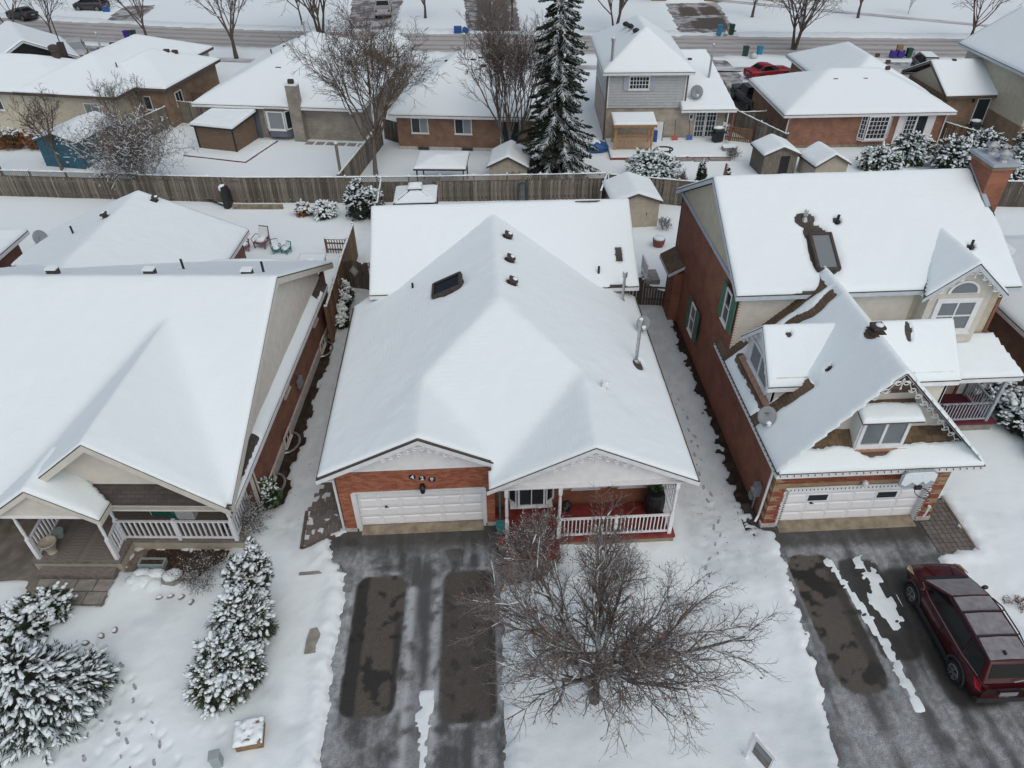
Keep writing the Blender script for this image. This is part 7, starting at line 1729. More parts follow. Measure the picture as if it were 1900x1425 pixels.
# ------------------------------------------------------------------ vehicles
def loft_body(rows):
    mb = MB(); V = []; k = 0
    for (y, w, zl, zb, zt) in rows:
        pts = [(-w*.80, zl), (-w*.97, zl+.12), (-w, zl+(zb-zl)*.5), (-w*.985, zb-.10), (-w*.90, zb), (-w*.5, zt-.012), (0, zt), (w*.5, zt-.012), (w*.90, zb), (w*.985, zb-.10), (w, zl+(zb-zl)*.5), (w*.97, zl+.12), (w*.80, zl)]
        V += [(x, y, z) for x, z in pts]; k = len(pts)
    F = []
    for i in range(len(rows)-1):
        for j in range(k): F.append((i*k+j, i*k+(j+1) % k, (i+1)*k+(j+1) % k, (i+1)*k+j))
    F.append(tuple(range(k))); F.append(tuple(range((len(rows)-1)*k, len(rows)*k))[::-1])
    return mb.add(V, F)
def wheel(parent, x, y, r=.35, w=.24, five=True):
    s_ = 1 if x > 0 else -1; ax = (s_, 0, 0)
    wl = MB().lathe((x-s_*w/2, y, r), [(r*.62, 0), (r*.95, .0), (r, .05), (r, w-.05), (r*.95, w), (r*.66, w)], 24, ax=ax).build('tyre', 'rubber', parent, smooth=False)
    rm = MB(); c = np.array((x+s_*(w/2+.006), y, r)); rm.lathe(c-np.array(ax)*.02, [(r*.64, 0), (r*.66, .02), (r*.60, .03), (r*.58, .0)], 20, ax=ax)
    for i in range(5):
        a = 2*math.pi*i/5+.3; d = np.array((0, math.cos(a), math.sin(a))); o = np.cross(ax, d)
        for off in (-.25, .25): rm.bar(c+np.array(ax)*.015+d*r*.1+o*r*.05, c+np.array(ax)*.015+d*r*.62+o*off*r*.5, r*.10, .03, up=ax)
    rm.lathe(c, [(r*.14, 0), (r*.13, .03)], 10, ax=ax)
    rm.build('rim', 'rim', wl)
    return wl
def glass_quad(parent, pts, mat, name, n_out, t=.012):
    P = [np.array(p, float) for p in pts]; MB().prism([p+np.array(n_out)*.004 for p in P], np.array(n_out)*t).build(name, mat, parent)
def car(label, loc, rz, paint, kind='suv', frost=None, group='parked vehicles', name='parked_car', detail=True, snow=False):
    t = thing(name, label, 'car' if kind != 'pickup' else 'pickup', loc, rz, group)
    if kind in ('suv', 'van', 'sedan'):
        up_ = {'suv': 0, 'van': .06, 'sedan': -.1}[kind]; hi = {'suv': 1.66, 'van': 1.74, 'sedan': 1.42}[kind]
        rows = [(2.25, .60, .34, .70, .74), (2.14, .76, .28, .82+up_*.5, .88+up_*.5), (1.85, .875, .24, .93+up_*.6, 1.01+up_*.6), (1.4, .915, .22, 1.0+up_, 1.07+up_), (.9, .92, .22, 1.03+up_, 1.10+up_), (0, .92, .22, 1.03+up_, 1.08+up_), (-1.0, .92, .22, 1.05+up_, 1.09+up_), (-1.7, .915, .24, 1.08+up_, 1.11+up_), (-2.08, .87, .28, 1.06+up_, 1.10+up_), (-2.26, .76, .34, .98+up_, 1.02+up_)]
        b = loft_body(rows).build('body', paint, t, smooth=True)
        zb = 1.02+up_; fy, ry, re = (1.42, .40, -1.80) if kind != 'van' else (1.35, .45, -1.9)
        if kind == 'sedan': fy, ry, re = .85, .0, -1.0
        rb = -2.14 if kind != 'sedan' else -1.6
        bot = [(-.80, fy, zb+.04), (-.865, fy-.7, zb), (-.865, -1.2, zb+.03), (-.80, rb, zb+.07)]; top = [(-.60, ry, hi-.05), (-.655, ry-.5, hi), (-.655, -.95, hi-.005), (-.60, re, hi-.06)]
        g = MB(); V = bot+[(-x, y, z) for x, y, z in bot]+top+[(-x, y, z) for x, y, z in top]
        V += [(0, ry+.012, hi-.044), (0, ry-.5, hi+.03), (0, -.95, hi+.025), (0, re-.012, hi-.054)]
        F = []
        for i in range(3): F += [(i, i+1, 8+i+1, 8+i), (4+i+1, 4+i, 12+i, 12+i+1), (8+i, 8+i+1, 16+i+1, 16+i), (16+i, 16+i+1, 12+i+1, 12+i)]
        F += [(4, 0, 8, 16, 12), (3, 7, 15, 19, 11)]
        g.add(V, F).build('cabin', paint, t, smooth=True, bevel=.035)
        def lerp(a, b_, f): return np.array(a, float)*(1-f)+np.array(b_, float)*f
        def patch(A, B, Cc, Dd, u0, u1, v0, v1):
            q = lambda u, v: lerp(lerp(A, B, u), lerp(Dd, Cc, u), v)
            return [q(u0, v0), q(u1, v0), q(u1, v1), q(u0, v1)]
        wf = norm((0, hi-zb, fy-ry)); glass_quad(t, patch(V[0], V[4], V[12], V[8], .04, .96, .06, .97), frost or 'glass_car', 'windscreen', wf)
        wr = norm((0, -(hi-zb), abs(rb-re)+.01)); glass_quad(t, patch(V[7], V[3], V[11], V[15], .06, .94, .25, .90), 'glass_car', 'rear_window', norm((0, -(hi-zb), abs(re-rb))))
        for s_ in (-1, 1):
            B4 = [np.array((-s_*-1*abs(p[0])*1, p[1], p[2])) if False else np.array((s_*abs(p[0]), p[1], p[2])) for p in bot]; T4 = [np.array((s_*abs(p[0]), p[1], p[2])) for p in top]
            no = norm((s_*(hi-zb), 0, .22))
            for i, (u0, u1) in enumerate(((.12, .97), (.02, .98), (.03, .82))):
                pt = patch(B4[i], B4[i+1], T4[i+1], T4[i], u0, u1, .10, .88); glass_quad(t, pt if s_ > 0 else pt[::-1], 'glass_car', 'side_window', no)
            MB().tube([B4[0]+(s_*.02, -.1, -.02), B4[1]+(s_*.02, 0, .0), B4[2]+(s_*.02, 0, .0), B4[3]+(s_*.015, .25, .0)], .014, 5).build('belt_trim', 'rim', t)
            mr = MB().blob((s_*.99, fy-.42, zb+.10), (.11, .07, .08), random.Random(1), .03, 10, 6).build('mirror', paint, t, smooth=True)
            MB().prism([(s_*.90, 2.02, .78+up_), (s_*.74, 2.20, .74+up_), (s_*.80, 2.02, .90+up_), (s_*.885, 1.68, .93+up_)], (s_*.02, .02, .02)).build('headlight', 'lamp_amber', t)
            MB().prism([(s_*.90, -1.86, 1.06+up_), (s_*.905, -2.08, .86+up_), (s_*.80, -2.235, .84+up_), (s_*.84, -2.17, 1.02+up_)], (s_*.02, -.025, 0)).build('tail_light', 'lamp_red', t)
            if detail:
                for yy in (.98, -.18, -1.12): MB().box(s_*.921-.003, s_*.921+.004, yy-.008, yy+.008, .44, 1.0+up_).build('door_seam', 'ink', t)
            for yy in (.35, -.75): MB().box(s_*.93-.012, s_*.93+.012, yy-.09, yy+.09, .86+up_, .885+up_).build('door_handle', paint, t)
            if detail:
                MB().tube([T4[0]+(s_*.0, -.15, .03), T4[1]+(s_*.01, 0, .06), T4[2]+(s_*.01, 0, .06), T4[3]+(0, .1, .03)], .022, 6).build('roof_rail', 'black_metal', t)
                MB().box(s_*.925-.012, s_*.925+.012, -1.6, 1.6, .24, .42).build('sill', 'dark_plastic', t)
        for yw in (1.36, -1.34):
            for s_ in (-1, 1):
                wheel(t, s_*.84, yw)
                ar = MB(); pts = [(s_*.925, yw+.44*math.cos(a), .36+.44*math.sin(a)) for a in [math.pi*(i/10*1.16-.08) for i in range(11)]]; ar.tube(pts, .045, 5); ar.build('wheel_arch', 'dark_plastic', t)
        MB().box(-.26, .26, -2.30, -2.27, .66, .80).build('number_plate', 'plate', t)
        if detail:
            MB().box(-.80, .80, -2.29, -2.1, .30, .50).build('bumper', 'dark_plastic', t); MB().box(-.62, .62, 2.18, 2.27, .36, .52).build('grille', 'dark_plastic', t)
            for yy in (ry-.62, -1.02): MB().tube([(-.64, yy, hi+.055), (0, yy, hi+.075), (.64, yy, hi+.055)], .022, 6).build('roof_bar', 'black_metal', t)
            MB().bar((.05, -2.17, 1.17+up_), (.45, -2.14, 1.24+up_), .02).build('rear_wiper', 'plastic_grey', t); MB().box(-.12, -.06, -1.62, -1.5, hi, hi+.06).build('antenna', 'black_metal', t)
            for s_ in (-1, 1): MB().tube([(s_*.30, 1.48, 1.075+up_), (s_*.36, 1.75, 1.03+up_), (s_*.42, 2.0, .965+up_*.5)], .012, 4).build('bonnet_crease', paint, t)
            MB().prism([(-.68, 1.38, 1.085), (.68, 1.38, 1.085), (.68, 1.50, 1.07), (-.68, 1.50, 1.07)], (0, 0, .012)).build('cowl', 'black_metal', t)
            # clear panes of frost on roof and bonnet
            for (ya, yb) in ((ry-.06, ry-.58), (ry-.66, -.98), (-1.06, re+.06)):
                z = lambda y: hi+.012-(.045 if y > ry-.1 else 0)-(.05 if y < -1.5 else 0)
                MB().add([(-.56, ya, z(ya)), (0, ya, z(ya)+.035), (.56, ya, z(ya)), (-.58, yb, z(yb)), (0, yb, z(yb)+.035), (.58, yb, z(yb))], [(0, 3, 4, 1), (1, 4, 5, 2)]).build('roof_frost', 'car_frost', t)
        if snow: MB().add([(-.58, ry-.1, hi+.01), (.58, ry-.1, hi+.01), (.58, re+.1, hi), (-.58, re+.1, hi), (-.5, ry-.2, hi+.07), (.5, ry-.2, hi+.07), (.5, re+.2, hi+.06), (-.5, re+.2, hi+.06)], [(0, 1, 5, 4), (1, 2, 6, 5), (2, 3, 7, 6), (3, 0, 4, 7), (4, 5, 6, 7)]).build('roof_snow', 'snow_roof', t)
    else:
        rows = [(2.75, .78, .42, .92, .98), (2.6, .92, .36, 1.05, 1.12), (1.4, .98, .34, 1.12, 1.2), (1.3, .98, .34, 1.12, 1.18), (-.6, .98, .34, 1.12, 1.15), (-.65, .98, .34, 1.1, .75), (-2.6, .98, .36, 1.1, .75), (-2.7, .95, .4, 1.06, .75)]
        mb = MB(); mb.box(-.97, .97, -2.7, 2.7, .42, .78); mb.build('chassis', paint, t, bevel=.06)
        MB().box(-.95, .95, 1.25, 2.72, .78, 1.12).build('bonnet', paint, t, bevel=.1)
        cb = MB(); cb.add([(-.95, 1.3, .78), (.95, 1.3, .78), (.95, -.75, .78), (-.95, -.75, .78), (-.93, 1.25, 1.15), (.93, 1.25, 1.15), (.93, -.75, 1.15), (-.93, -.75, 1.15), (-.75, .65, 1.78), (.75, .65, 1.78), (.75, -.6, 1.78), (-.75, -.6, 1.78)],
               [(0, 1, 5, 4), (1, 2, 6, 5), (2, 3, 7, 6), (3, 0, 4, 7), (4, 5, 9, 8), (5, 6, 10, 9), (6, 7, 11, 10), (7, 4, 8, 11), (8, 9, 10, 11)]); cb.build('cabin', paint, t, bevel=.04)
        for s_ in (-1, 1):
            q = [np.array((s_*.945, 1.0, 1.18)), np.array((s_*.945, -.65, 1.18)), np.array((s_*.78, -.55, 1.7)), np.array((s_*.78, .62, 1.7))]; glass_quad(t, q, 'glass_car', 'side_window', norm((s_, 0, .25)))
            MB().box(s_*.96-.05, s_*.96+.03, -2.7, -.8, .78, 1.15).build('bed_side', paint, t); MB().blob((s_*1.05, .95, 1.25), (.12, .08, .1), random.Random(1), .03, 8, 5).build('mirror', paint, t)
            MB().box(s_*.8-.12, s_*.8+.12, -2.73, -2.69, .8, 1.05).build('tail_light', 'lamp_red', t)
            for yw in (1.75, -1.75): wheel(t, s_*.88, yw, .40, .28)
        glass_quad(t, [(-.85, 1.22, 1.18), (.85, 1.22, 1.18), (.72, .68, 1.74), (-.72, .68, 1.74)], 'glass_car', 'windscreen', norm((0, .7, .5))); glass_quad(t, [(-.8, -.75, 1.2), (.8, -.75, 1.2), (.7, -.63, 1.7), (-.7, -.63, 1.7)], 'glass_car', 'rear_window', (0, -1, 0))
        MB().box(-.92, .92, -2.72, -2.64, .78, 1.12).build('tailgate', paint, t); MB().box(-.88, .88, -2.6, -.8, .79, .80).build('bed_floor', 'dark_plastic', t); MB().box(-.97, .97, -2.82, -2.7, .45, .62).build('bumper', 'rim', t)
    return t
car('dark red family SUV with frosted roof parked on the right driveway', (14.52, 12.03, 0), R(-1), 'car_red', 'suv', 'car_frost')
car('dark grey pickup truck parked between the grey and brick houses', (24.1, 63.6, 0), R(3), 'car_dark', 'pickup', name='pickup_truck', detail=False)
car('small red car parked nose right beyond the grey pickup', (28.2, 71.4, 0), R(-75), 'car_red2', 'sedan', None, detail=False)
car('silver minivan parked behind the cream bungalow at upper left', (-42.3, 84.6, 0), R(205), 'car_silver', 'van', 'glass_pale', name='parked_van', detail=False)
car('snow dusted dark car beside the tan house driveway', (43.9, 71.5, 0), R(170), 'car_dark', 'suv', 'car_frost', detail=False, snow=True)
car('pale pickup truck parked on the far grey driveway', (-11.4, 103.0, 0), R(4), 'car_silver', 'pickup', name='pickup_truck', detail=False)
car('dark car with red lamps parked at the top left street', (-50.6, 109.0, 0), R(80), 'car_dark', 'suv', None, detail=False)
car('dark sedan at the very top left corner', (-57.5, 104.5, 0), R(60), 'car_dark', 'sedan', None, detail=False)

# ------------------------------------------------------------------ bins and bags at the kerbs
BINS = 'bins and bags put out at the street'
def wheelie(label, x, y, mat, h=1.0, w=.5, rz=0):
    t = thing('wheelie_bin', label, 'bin', (x, y, .1), rz, BINS); MB().add([(-w*.42, -w*.42, 0), (w*.42, -w*.42, 0), (w*.42, w*.42, 0), (-w*.42, w*.42, 0), (-w/2, -w/2, h), (w/2, -w/2, h), (w/2, w/2, h), (-w/2, w/2, h)], [(0, 3, 2, 1), (4, 5, 6, 7), (0, 1, 5, 4), (1, 2, 6, 5), (2, 3, 7, 6), (3, 0, 4, 7)]).build('body', mat, t)
    MB().box(-w*.54, w*.54, -w*.56, w*.56, h, h+.06).build('lid', mat, t)
    for s_ in (-1, 1): MB().lathe((s_*w*.42, w*.45, .1), [(.1, 0), (.1, .05)], 10, ax=(s_, 0, 0)).build('wheel', 'rubber', t)
def bluebox(label, x, y, mat, w=.6, h=.42, rz=0):
    t = thing('recycling_box', label, 'bin', (x, y, .1), rz, BINS); b = MB(); b.box(-w/2, w/2, -.2, .2, 0, .04).box(-w/2, w/2, -.2, -.17, .04, h).box(-w/2, w/2, .17, .2, .04, h).box(-w/2, -w/2+.03, -.17, .17, .04, h).box(w/2-.03, w/2, -.17, .17, .04, h); b.build('body', mat, t)
    MB().blob((0, 0, h*.75), (w*.42, .15, h*.35), random.Random(int(x)), .25, 8, 5).build('contents', 'cardboard', t)
def bag(label, x, y, mat='bag_white', r=.38):
    t = thing('garbage_bag', label, 'bag', (x, y, .1), 0, BINS); MB().blob((0, 0, r*.7), (r, r*.9, r*.8), random.Random(int(x*3)), .16, 12, 8).build('sack', mat, t, smooth=True); MB().lathe((0, 0, r*1.38), [(.05, 0), (.03, .08), (.09, .16)], 8).build('knot', mat, t)
wheelie('green bin on the snowy verge left of the white bag', 28.25, 78.7, 'plastic_dkgreen'); bag('white garbage bag between the green and the cyan bin', 28.95, 78.0); wheelie('cyan bin on the verge right of the white bag', 29.7, 78.6, 'plastic_cyan')
wheelie('blue bin at the foot of the far driveway', 28.2, 88.2, 'plastic_cyan'); bag('small pale bag between blue and green bins across the street', 28.95, 88.1, r=.26); wheelie('dark green bin beside the far driveway', 29.65, 88.4, 'plastic_dkgreen')
bluebox('blue box at the kerb left of the dark wet driveway', -1.75, 91.9, 'plastic_blue', .9, .7); t = thing('barrel', 'dark blue barrel lying beside the blue box across the street', 'bin', (-.85, 91.7, .42), R(20), BINS); MB().lathe((0, -.4, 0), [(.28, 0), (.31, .1), (.31, .7), (.28, .8)], 14, ax=(0, 1, 0)).build('body', 'plastic_blue', t)
bluebox('purple blue box at the kerb behind the orange brick house, left one', 43.5, 77.6, 'purple_bin', .65, .6); bluebox('purple blue box at the kerb behind the orange brick house, right one', 44.25, 77.5, 'purple_bin', .65, .6); wheelie('green bin right of the purple boxes', 45.1, 77.5, 'plastic_dkgreen', .75, .5); bag('clear bag right of the purple boxes', 45.9, 77.4, r=.36)
t = thing('cardboard_box', 'tall cardboard carton standing behind the purple boxes', 'box', (44.4, 78.3, .1), 0, BINS); MB().box(-.3, .3, -.15, .15, 0, 1.0).build('carton', 'cardboard', t)
bluebox('blue box on the upper left verge', -48.1, 107.4, 'plastic_blue', .8, .65); wheelie('left of two purple bins by the pale leaved tree', -40.0, 92.4, 'purple_bin', .8, .55); wheelie('right of two dark bins by the pale leaved tree', -39.2, 92.3, 'plastic_dkgreen', .85, .55); wheelie('dark bin seen through the bare tree by the street', -11.7, 84.8, 'dark_plastic', .9, .6); bluebox('blue box seen through the bare tree by the street', -13.4, 84.9, 'plastic_blue')

# ------------------------------------------------------------------ satellite dishes
dish('satellite_dish', 'grey dish lettered Bell on the garage eave of the right house', (9.72, 18.45, 3.35), .33, (-.12, -.85, .5), 'Bell', .55)
dish('satellite_dish', 'plain grey dish behind the tall vent pipe of the middle house', (6.6, 24.6, 3.3), .29, (-.1, -.8, .55), None, .5)
dish('satellite_dish', 'grey dish turned sideways beside the rear roof of the left house', lw(-15.4, 17.6, 3.0), .38, (.75, -.4, .3), None, .5)
dish('satellite_dish', 'grey dish on the low roof of the grey house', (16.75, 55.6, 2.95), .48, (-.1, -.85, .45), None, .7)
# ------------------------------------------------------------------ basketball board on the garage
t = thing('basketball_hoop', 'basketball board plastered with snow above the right garage door', 'basketball hoop', (14.4, 16.2, 2.75))
MB().prism([(-.62, 0, -.25), (-.45, 0, -.40), (.45, 0, -.40), (.62, 0, -.25), (.62, 0, .22), (.45, 0, .42), (-.45, 0, .42), (-.62, 0, .22)], (0, .04, 0)).build('backboard', 'trim_grey', t)
sb = MB(); rs = random.Random(3)
pts = [(-.56, .30), (-.4, .38), (.4, .38), (.56, .24), (.57, -.08), (.42, -.02), (.3, -.2), (.16, -.05), (.02, -.24), (-.2, -.08), (-.38, -.26), (-.57, -.16)]
sb.prism([(x, -.008, z) for x, z in pts], (0, -.035, 0)).build('snow', 'snow_clump', t, bevel=.012)
MB().tube([(.10+.24*math.cos(a), -.30+.24*math.sin(a), -.33) for a in [2*math.pi*i/20 for i in range(21)]], .014, 6).build('ring', 'black_metal', t); MB().box(-.02, .2, -.08, .0, -.42, -.26).build('bracket', 'black_metal', t)
MB().bar((.3, .04, .1), (.3, .5, .35), .04).bar((-.3, .04, .1), (-.3, .5, .35), .04).build('strut', 'black_metal', t)
# ------------------------------------------------------------------ front garden things
t = thing('timber_box', 'low timber well cover with snow on its lid in the left front yard', 'box', (-7.0, 10.0, 0), R(8))
MB().box(-.36, .36, -.34, .34, 0, .42).build('body', 'wood_old', t); MB().box(-.40, .40, -.38, .38, .42, .46).build('lid', 'wood_old', t); roof_snow(t, [[(-.40, -.38, .46), (.40, -.38, .46), (.40, .38, .46), (-.40, .38, .46)]], .045, .11, lambda x, y: (fbm(x*9, y*9, 5, 3)-.62)*.6+.10*np.exp(-((x+.08)**2+(y+.05)**2)/.03)-.02, 91, blur=0, name='snow')
t = thing('utility_pedestal', 'short grey green utility pedestal at the bottom edge of the left yard', 'pedestal', (-7.75, 9.35, 0), R(10)); MB().box(-.13, .13, -.13, .13, 0, .55).build('body', 'plastic_grey', t, bevel=.02); MB().prism([(-.15, -.15, .55), (.15, -.15, .55), (.15, .15, .55), (-.15, .15, .55)], (0, 0, .08)).build('cap', 'plastic_grey', t, bevel=.03)
t = thing('stone_slab', 'bare flat grey slab showing through the snow beside the driveway', 'slab', (-5.75, 12.95, .13), R(5)); MB().prism([(-.24, -.42, 0), (.1, -.45, 0), (.24, -.2, 0), (.22, .2, 0), (.1, .45, 0), (-.12, .42, 0), (-.2, .1, 0)], (0, 0, .045)).build('slab', 'concrete', t)
t = thing('boulder', 'flat snow topped boulder in the bed below the veranda', 'rock', (-10.9, 15.6, 0)); MB().blob((0, 0, .14), (.42, .34, .2), random.Random(5), .12, 12, 7).build('rock', 'stone', t, smooth=True); MB().blob((0, .02, .30), (.36, .28, .07), random.Random(6), .1, 12, 5).build('snow', 'snow_clump', t, smooth=True)
for k, (x, y) in enumerate(((-11.13, 14.84), (-10.76, 14.88), (-10.4, 14.82), (-10.02, 14.63), (-12.14, 13.69), (-12.5, 13.52), (-12.92, 13.3))):
    t = thing('garden_stone', ('first', 'second', 'third', 'last')[k]+' stone from the left in the arc below the snowy boulder' if k < 4 else ('rightmost', 'middle', 'leftmost')[k-4]+' of the three stones beside the low spruce', 'rock', (x, y, .08), .5*k, 'edging stones of the left yard'); MB().blob((0, 0, .03), (.13, .09, .08), random.Random(k), .2, 8, 5).build('stone', 'stone', t, smooth=True); MB().blob((0, .02, .09), (.10, .07, .03), random.Random(k), .2, 8, 4).build('snow', 'snow_clump', t, smooth=True)
t = thing('yard_sign', 'white framed real estate sign at the bottom edge of the photo', 'sign', (6.72, 8.75, 0), R(-62))
MB().box(-.05, .05, -.05, .05, 0, 1.5).build('post', 'white_paint', t); MB().box(-.05, .75, -.035, .035, 1.32, 1.40).build('arm', 'white_paint', t)
pn = MB().box(.08, .72, -.012, .012, .55, 1.25).build('panel', 'white_paint', t); MB().box(.13, .67, -.018, .018, .60, 1.20).build('print', 'grey_deck', pn); MB().box(.17, .63, -.021, .021, .95, 1.15).build('print_band', 'dish_grey', pn)
# paver path beside the garage and cobbles on the right drive (pieces of the setting)
wk = bpy.data.objects.new('path', None); C.objects.link(wk); wk['kind'] = 'structure'; wk['label'] = 'paved side path left of the garage'
pm = MB().box(-.15, .15, -.11, .11, -.05, .0).mesh('paving_stone', 'paver_piece'); rs = random.Random(12)
for i in range(6):
    for j in range(22):
        x, y = -6.75+i*.31+(.15 if j % 2 else 0), 16.75+j*.225
        if poly_sd(np.array([[x]]), np.array([[y]]), WALK)[0, 0] > .05: link_mesh('paving_stone', pm, wk, (x, y, .062+rs.uniform(-.012, .012)), (rs.uniform(-.02, .02), rs.uniform(-.02, .02), rs.uniform(-.04, .04)))
for a, b in (((-6.88, 18.4, .06), (-6.78, 16.65, .06)), ((-6.78, 16.65, .06), (-5.65, 17.15, .06))): MB().bar(a, b, .10, .14).build('kerb', 'fascia_brown', wk)
MB().bar((-6.65, 15.55, .09), (-5.2, 15.6, .09), .12, .10).build('kerb', 'concrete', wk)
wk = bpy.data.objects.new('path', None); C.objects.link(wk); wk['kind'] = 'structure'; wk['label'] = 'cobbled strip beside the right garage'
pm = MB().box(-.09, .09, -.09, .09, -.04, .0).mesh('cobble', 'paver_piece')
for i in range(7):
    for j in range(12):
        x, y = 15.72+i*.2, 15.34+j*.2
        if x+.0 < 16.05 and y > 16.6: continue
        link_mesh('cobble', pm, wk, (x, y, .035+rs.uniform(-.006, .006)), (rs.uniform(-.02, .02), rs.uniform(-.02, .02), rs.uniform(-.05, .05)))
MB().bar((17.0, 15.2, .05), (17.05, 17.75, .05), .08, .16).build('kerb', 'concrete_pale', wk)
# leaf litter on the bare beds
rng = np.random.default_rng(77)
def litter(name, label, region, n, mat, zf=.0, size=(.02, .05)):
    P_ = np.array(region); lo, hi = P_.min(0)-.35, P_.max(0)+.35; x = rng.uniform(lo[0], hi[0], n); y = rng.uniform(lo[1], hi[1], n)
    ok = poly_sd(x[None], y[None], region)[0]+.9*(fbm(x*2.2, y*2.2, 11, 4)-.5) > -.12; x, y = x[ok], y[ok]; m = len(x)
    c = np.stack([x, y, np.full(m, zf)+rng.uniform(.0, .05, m)], 1); a = rng.normal(0, 1, (m, 3)); a[:, 2] *= .35; a /= np.linalg.norm(a, axis=1, keepdims=True); b = np.cross(a, rng.normal(0, 1, (m, 3))); b /= np.linalg.norm(b, axis=1, keepdims=True); s_ = rng.uniform(*size, m)[:, None]
    V = np.stack([c, c+a*s_+b*s_*.5, c+a*s_*2, c+a*s_-b*s_*.5], 1).reshape(-1, 3); o = raw_mesh(name, V, np.arange(len(V)).reshape(-1, 4), mat); tag(o, label, 'leaf litter', kind='stuff')
litter('leaf_litter', 'dark dead leaves strewn along the right house wall', SOIL_R, 2600, 'litter'); litter('leaf_litter', 'dead leaves strewn along the left house wall', SOIL_L, 1500, 'litter'); litter('leaf_litter', 'orange brown leaves under the left veranda', SOIL_LF, 900, 'dry_leaf')
LANE_R = [(7.3, 14.6), (7.3, 30.5), (9.2, 30.5), (9.3, 17), (9.6, 14.6)]; LANE_L = [(-7.6, 17.5), (-7.0, 34), (-6.1, 34), (-6.2, 22), (-6.9, 17.5)]
litter('grass_tufts', 'dark grass tips poking through the trodden snow right of the middle house', LANE_R, 260, 'litter', .10, (.012, .035)); litter('grass_tufts', 'dark grass tips poking through the trodden snow left of the middle house', LANE_L, 260, 'litter', .10, (.012, .035))
# ------------------------------------------------------------------ things in the rear gardens
t = thing('basketball_stand', 'black portable hoop stand tipped against the back fence', 'basketball stand', (-16.75, 45.15, 0), R(-20)); MB().prism([(-.1, 0, .05), (.25, 0, .0), (.42, 0, .5), (.40, 0, 1.2), (.25, 0, 1.55), (.02, 0, 1.6), (-.12, 0, 1.1)], (0, .55, 0)).build('base', 'black_metal', t, bevel=.1); MB().blob((-.02, .28, 1.45), (.2, .3, .22), random.Random(2), .12, 10, 6).build('snow', 'snow_clump', t, smooth=True); MB().tube([(-.1, .2, .2), (-2.6, .9, .28)], .05, 8).build('pole', 'black_metal', t)
t = thing('retaining_wall', 'low mossy timber bed wall in front of the back fence', 'wall', (-16.2, 45.05, 0), R(-4)); 
for z in (.0, .2): MB().box(0, 3.3, 0, .16, z+.01, z+.195).build('timber', 'concrete_ochre', t)
def wicker(label, x, y, rz, mat, group, s=1.0):
    t = thing('garden_chair', label, 'chair', (x, y, .1), rz, group); MB().box(-.32*s, .32*s, -.32*s, .32*s, .28*s, .36*s).build('seat', mat, t)
    for sx in (-1, 1):
        for sy in (-1, 1): MB().bar((sx*.28*s, sy*.28*s, 0), (sx*.30*s, sy*.30*s, .3*s), .05*s).build('leg', mat, t)
        MB().tube([(sx*.32*s, -.3*s, .3*s), (sx*.38*s, -.32*s, .55*s), (sx*.38*s, .2*s, .60*s), (sx*.30*s, .33*s, .5*s)], .025, 5).build('armrest', mat, t)
    MB().prism([(-.3*s, .3*s, .34*s), (.3*s, .3*s, .34*s), (.26*s, .46*s, .95*s), (-.26*s, .46*s, .95*s)], (0, .04, 0)).build('backrest', mat, t)
    MB().blob((0, -.02, .40*s), (.30*s, .30*s, .10*s), random.Random(3), .1, 10, 5).build('seat_snow', 'snow_clump', t, smooth=True); MB().prism([(-.27*s, .27*s, .42*s), (.27*s, .27*s, .42*s), (.24*s, .42*s, .93*s), (-.24*s, .42*s, .93*s)], (0, -.05, .02)).build('back_snow', 'snow_clump', t)
wicker('reddish garden armchair under snow, the right of the pair', -13.1, 39.7, R(-15), 'rattan', 'snowed in garden chairs', 1.15); wicker('reddish garden armchair under snow, the left of the pair', -14.1, 39.3, R(10), 'rattan', 'snowed in garden chairs', 1.0)
wicker('teal child chair in the snow, left one', -12.1, 38.9, R(20), 'plastic_teal', 'snowed in garden chairs', .75); wicker('teal child chair with dark red side, right one', -11.5, 38.8, R(-30), 'plastic_teal', 'snowed in garden chairs', .65)
t = thing('patio_table', 'square snow covered patio table behind the left house', 'table', (-9.6, 36.6, .1), R(-3)); MB().box(-.75, .75, -.65, .65, .62, .66).build('table_top', 'white_trim', t); roof_snow(t, [[(-.75, -.65, .66), (.75, -.65, .66), (.75, .65, .66), (-.75, .65, .66)]], .08, .07, lambda x, y: .09-np.hypot(x-.05, y+.1), 93, blur=0, name='snow')
for sx in (-.65, .65):
    for sy in (-.55, .55): MB().box(sx-.03, sx+.03, sy-.03, sy+.03, 0, .62).build('leg', 'white_trim', t)
t = thing('barrel_planter', 'half barrel with snow on top standing right of the beige shed', 'planter', (10.55, 38.2, .05)); MB().lathe((0, 0, 0), [(.26, 0), (.34, .2), (.38, .5), (.36, .52)], 16).build('staves', 'wood_red', t); MB().blob((0, 0, .55), (.36, .36, .08), random.Random(4), .06, 14, 5).build('snow', 'snow_clump', t, smooth=True)
t = thing('garden_steps', 'small white steps with slatted rail beside the right house', 'steps', (8.9, 33.8, 0)); MB().box(0, .8, 0, 1.2, 0, .35).build('tread', 'concrete', t)
railing(t, (0, 0, .35), (0, 1.2, .35), gap=.25, bw=.06)
t = thing('hose_loop', 'dark blue hose hung in a loop on the lattice fence', 'hose', (2.85, 44.95, 0)); MB().tube([(.28*math.cos(a), -.08, .95+.5*math.sin(a)) for a in [math.pi*i/12 for i in range(13)]]+[(-.28, -.08, .3)], .06, 6).build('hose', 'hose_blue', t); MB().tube([(.28, -.08, .95), (.28, -.08, .3)], .06, 6).build('hose_end', 'hose_blue', t)
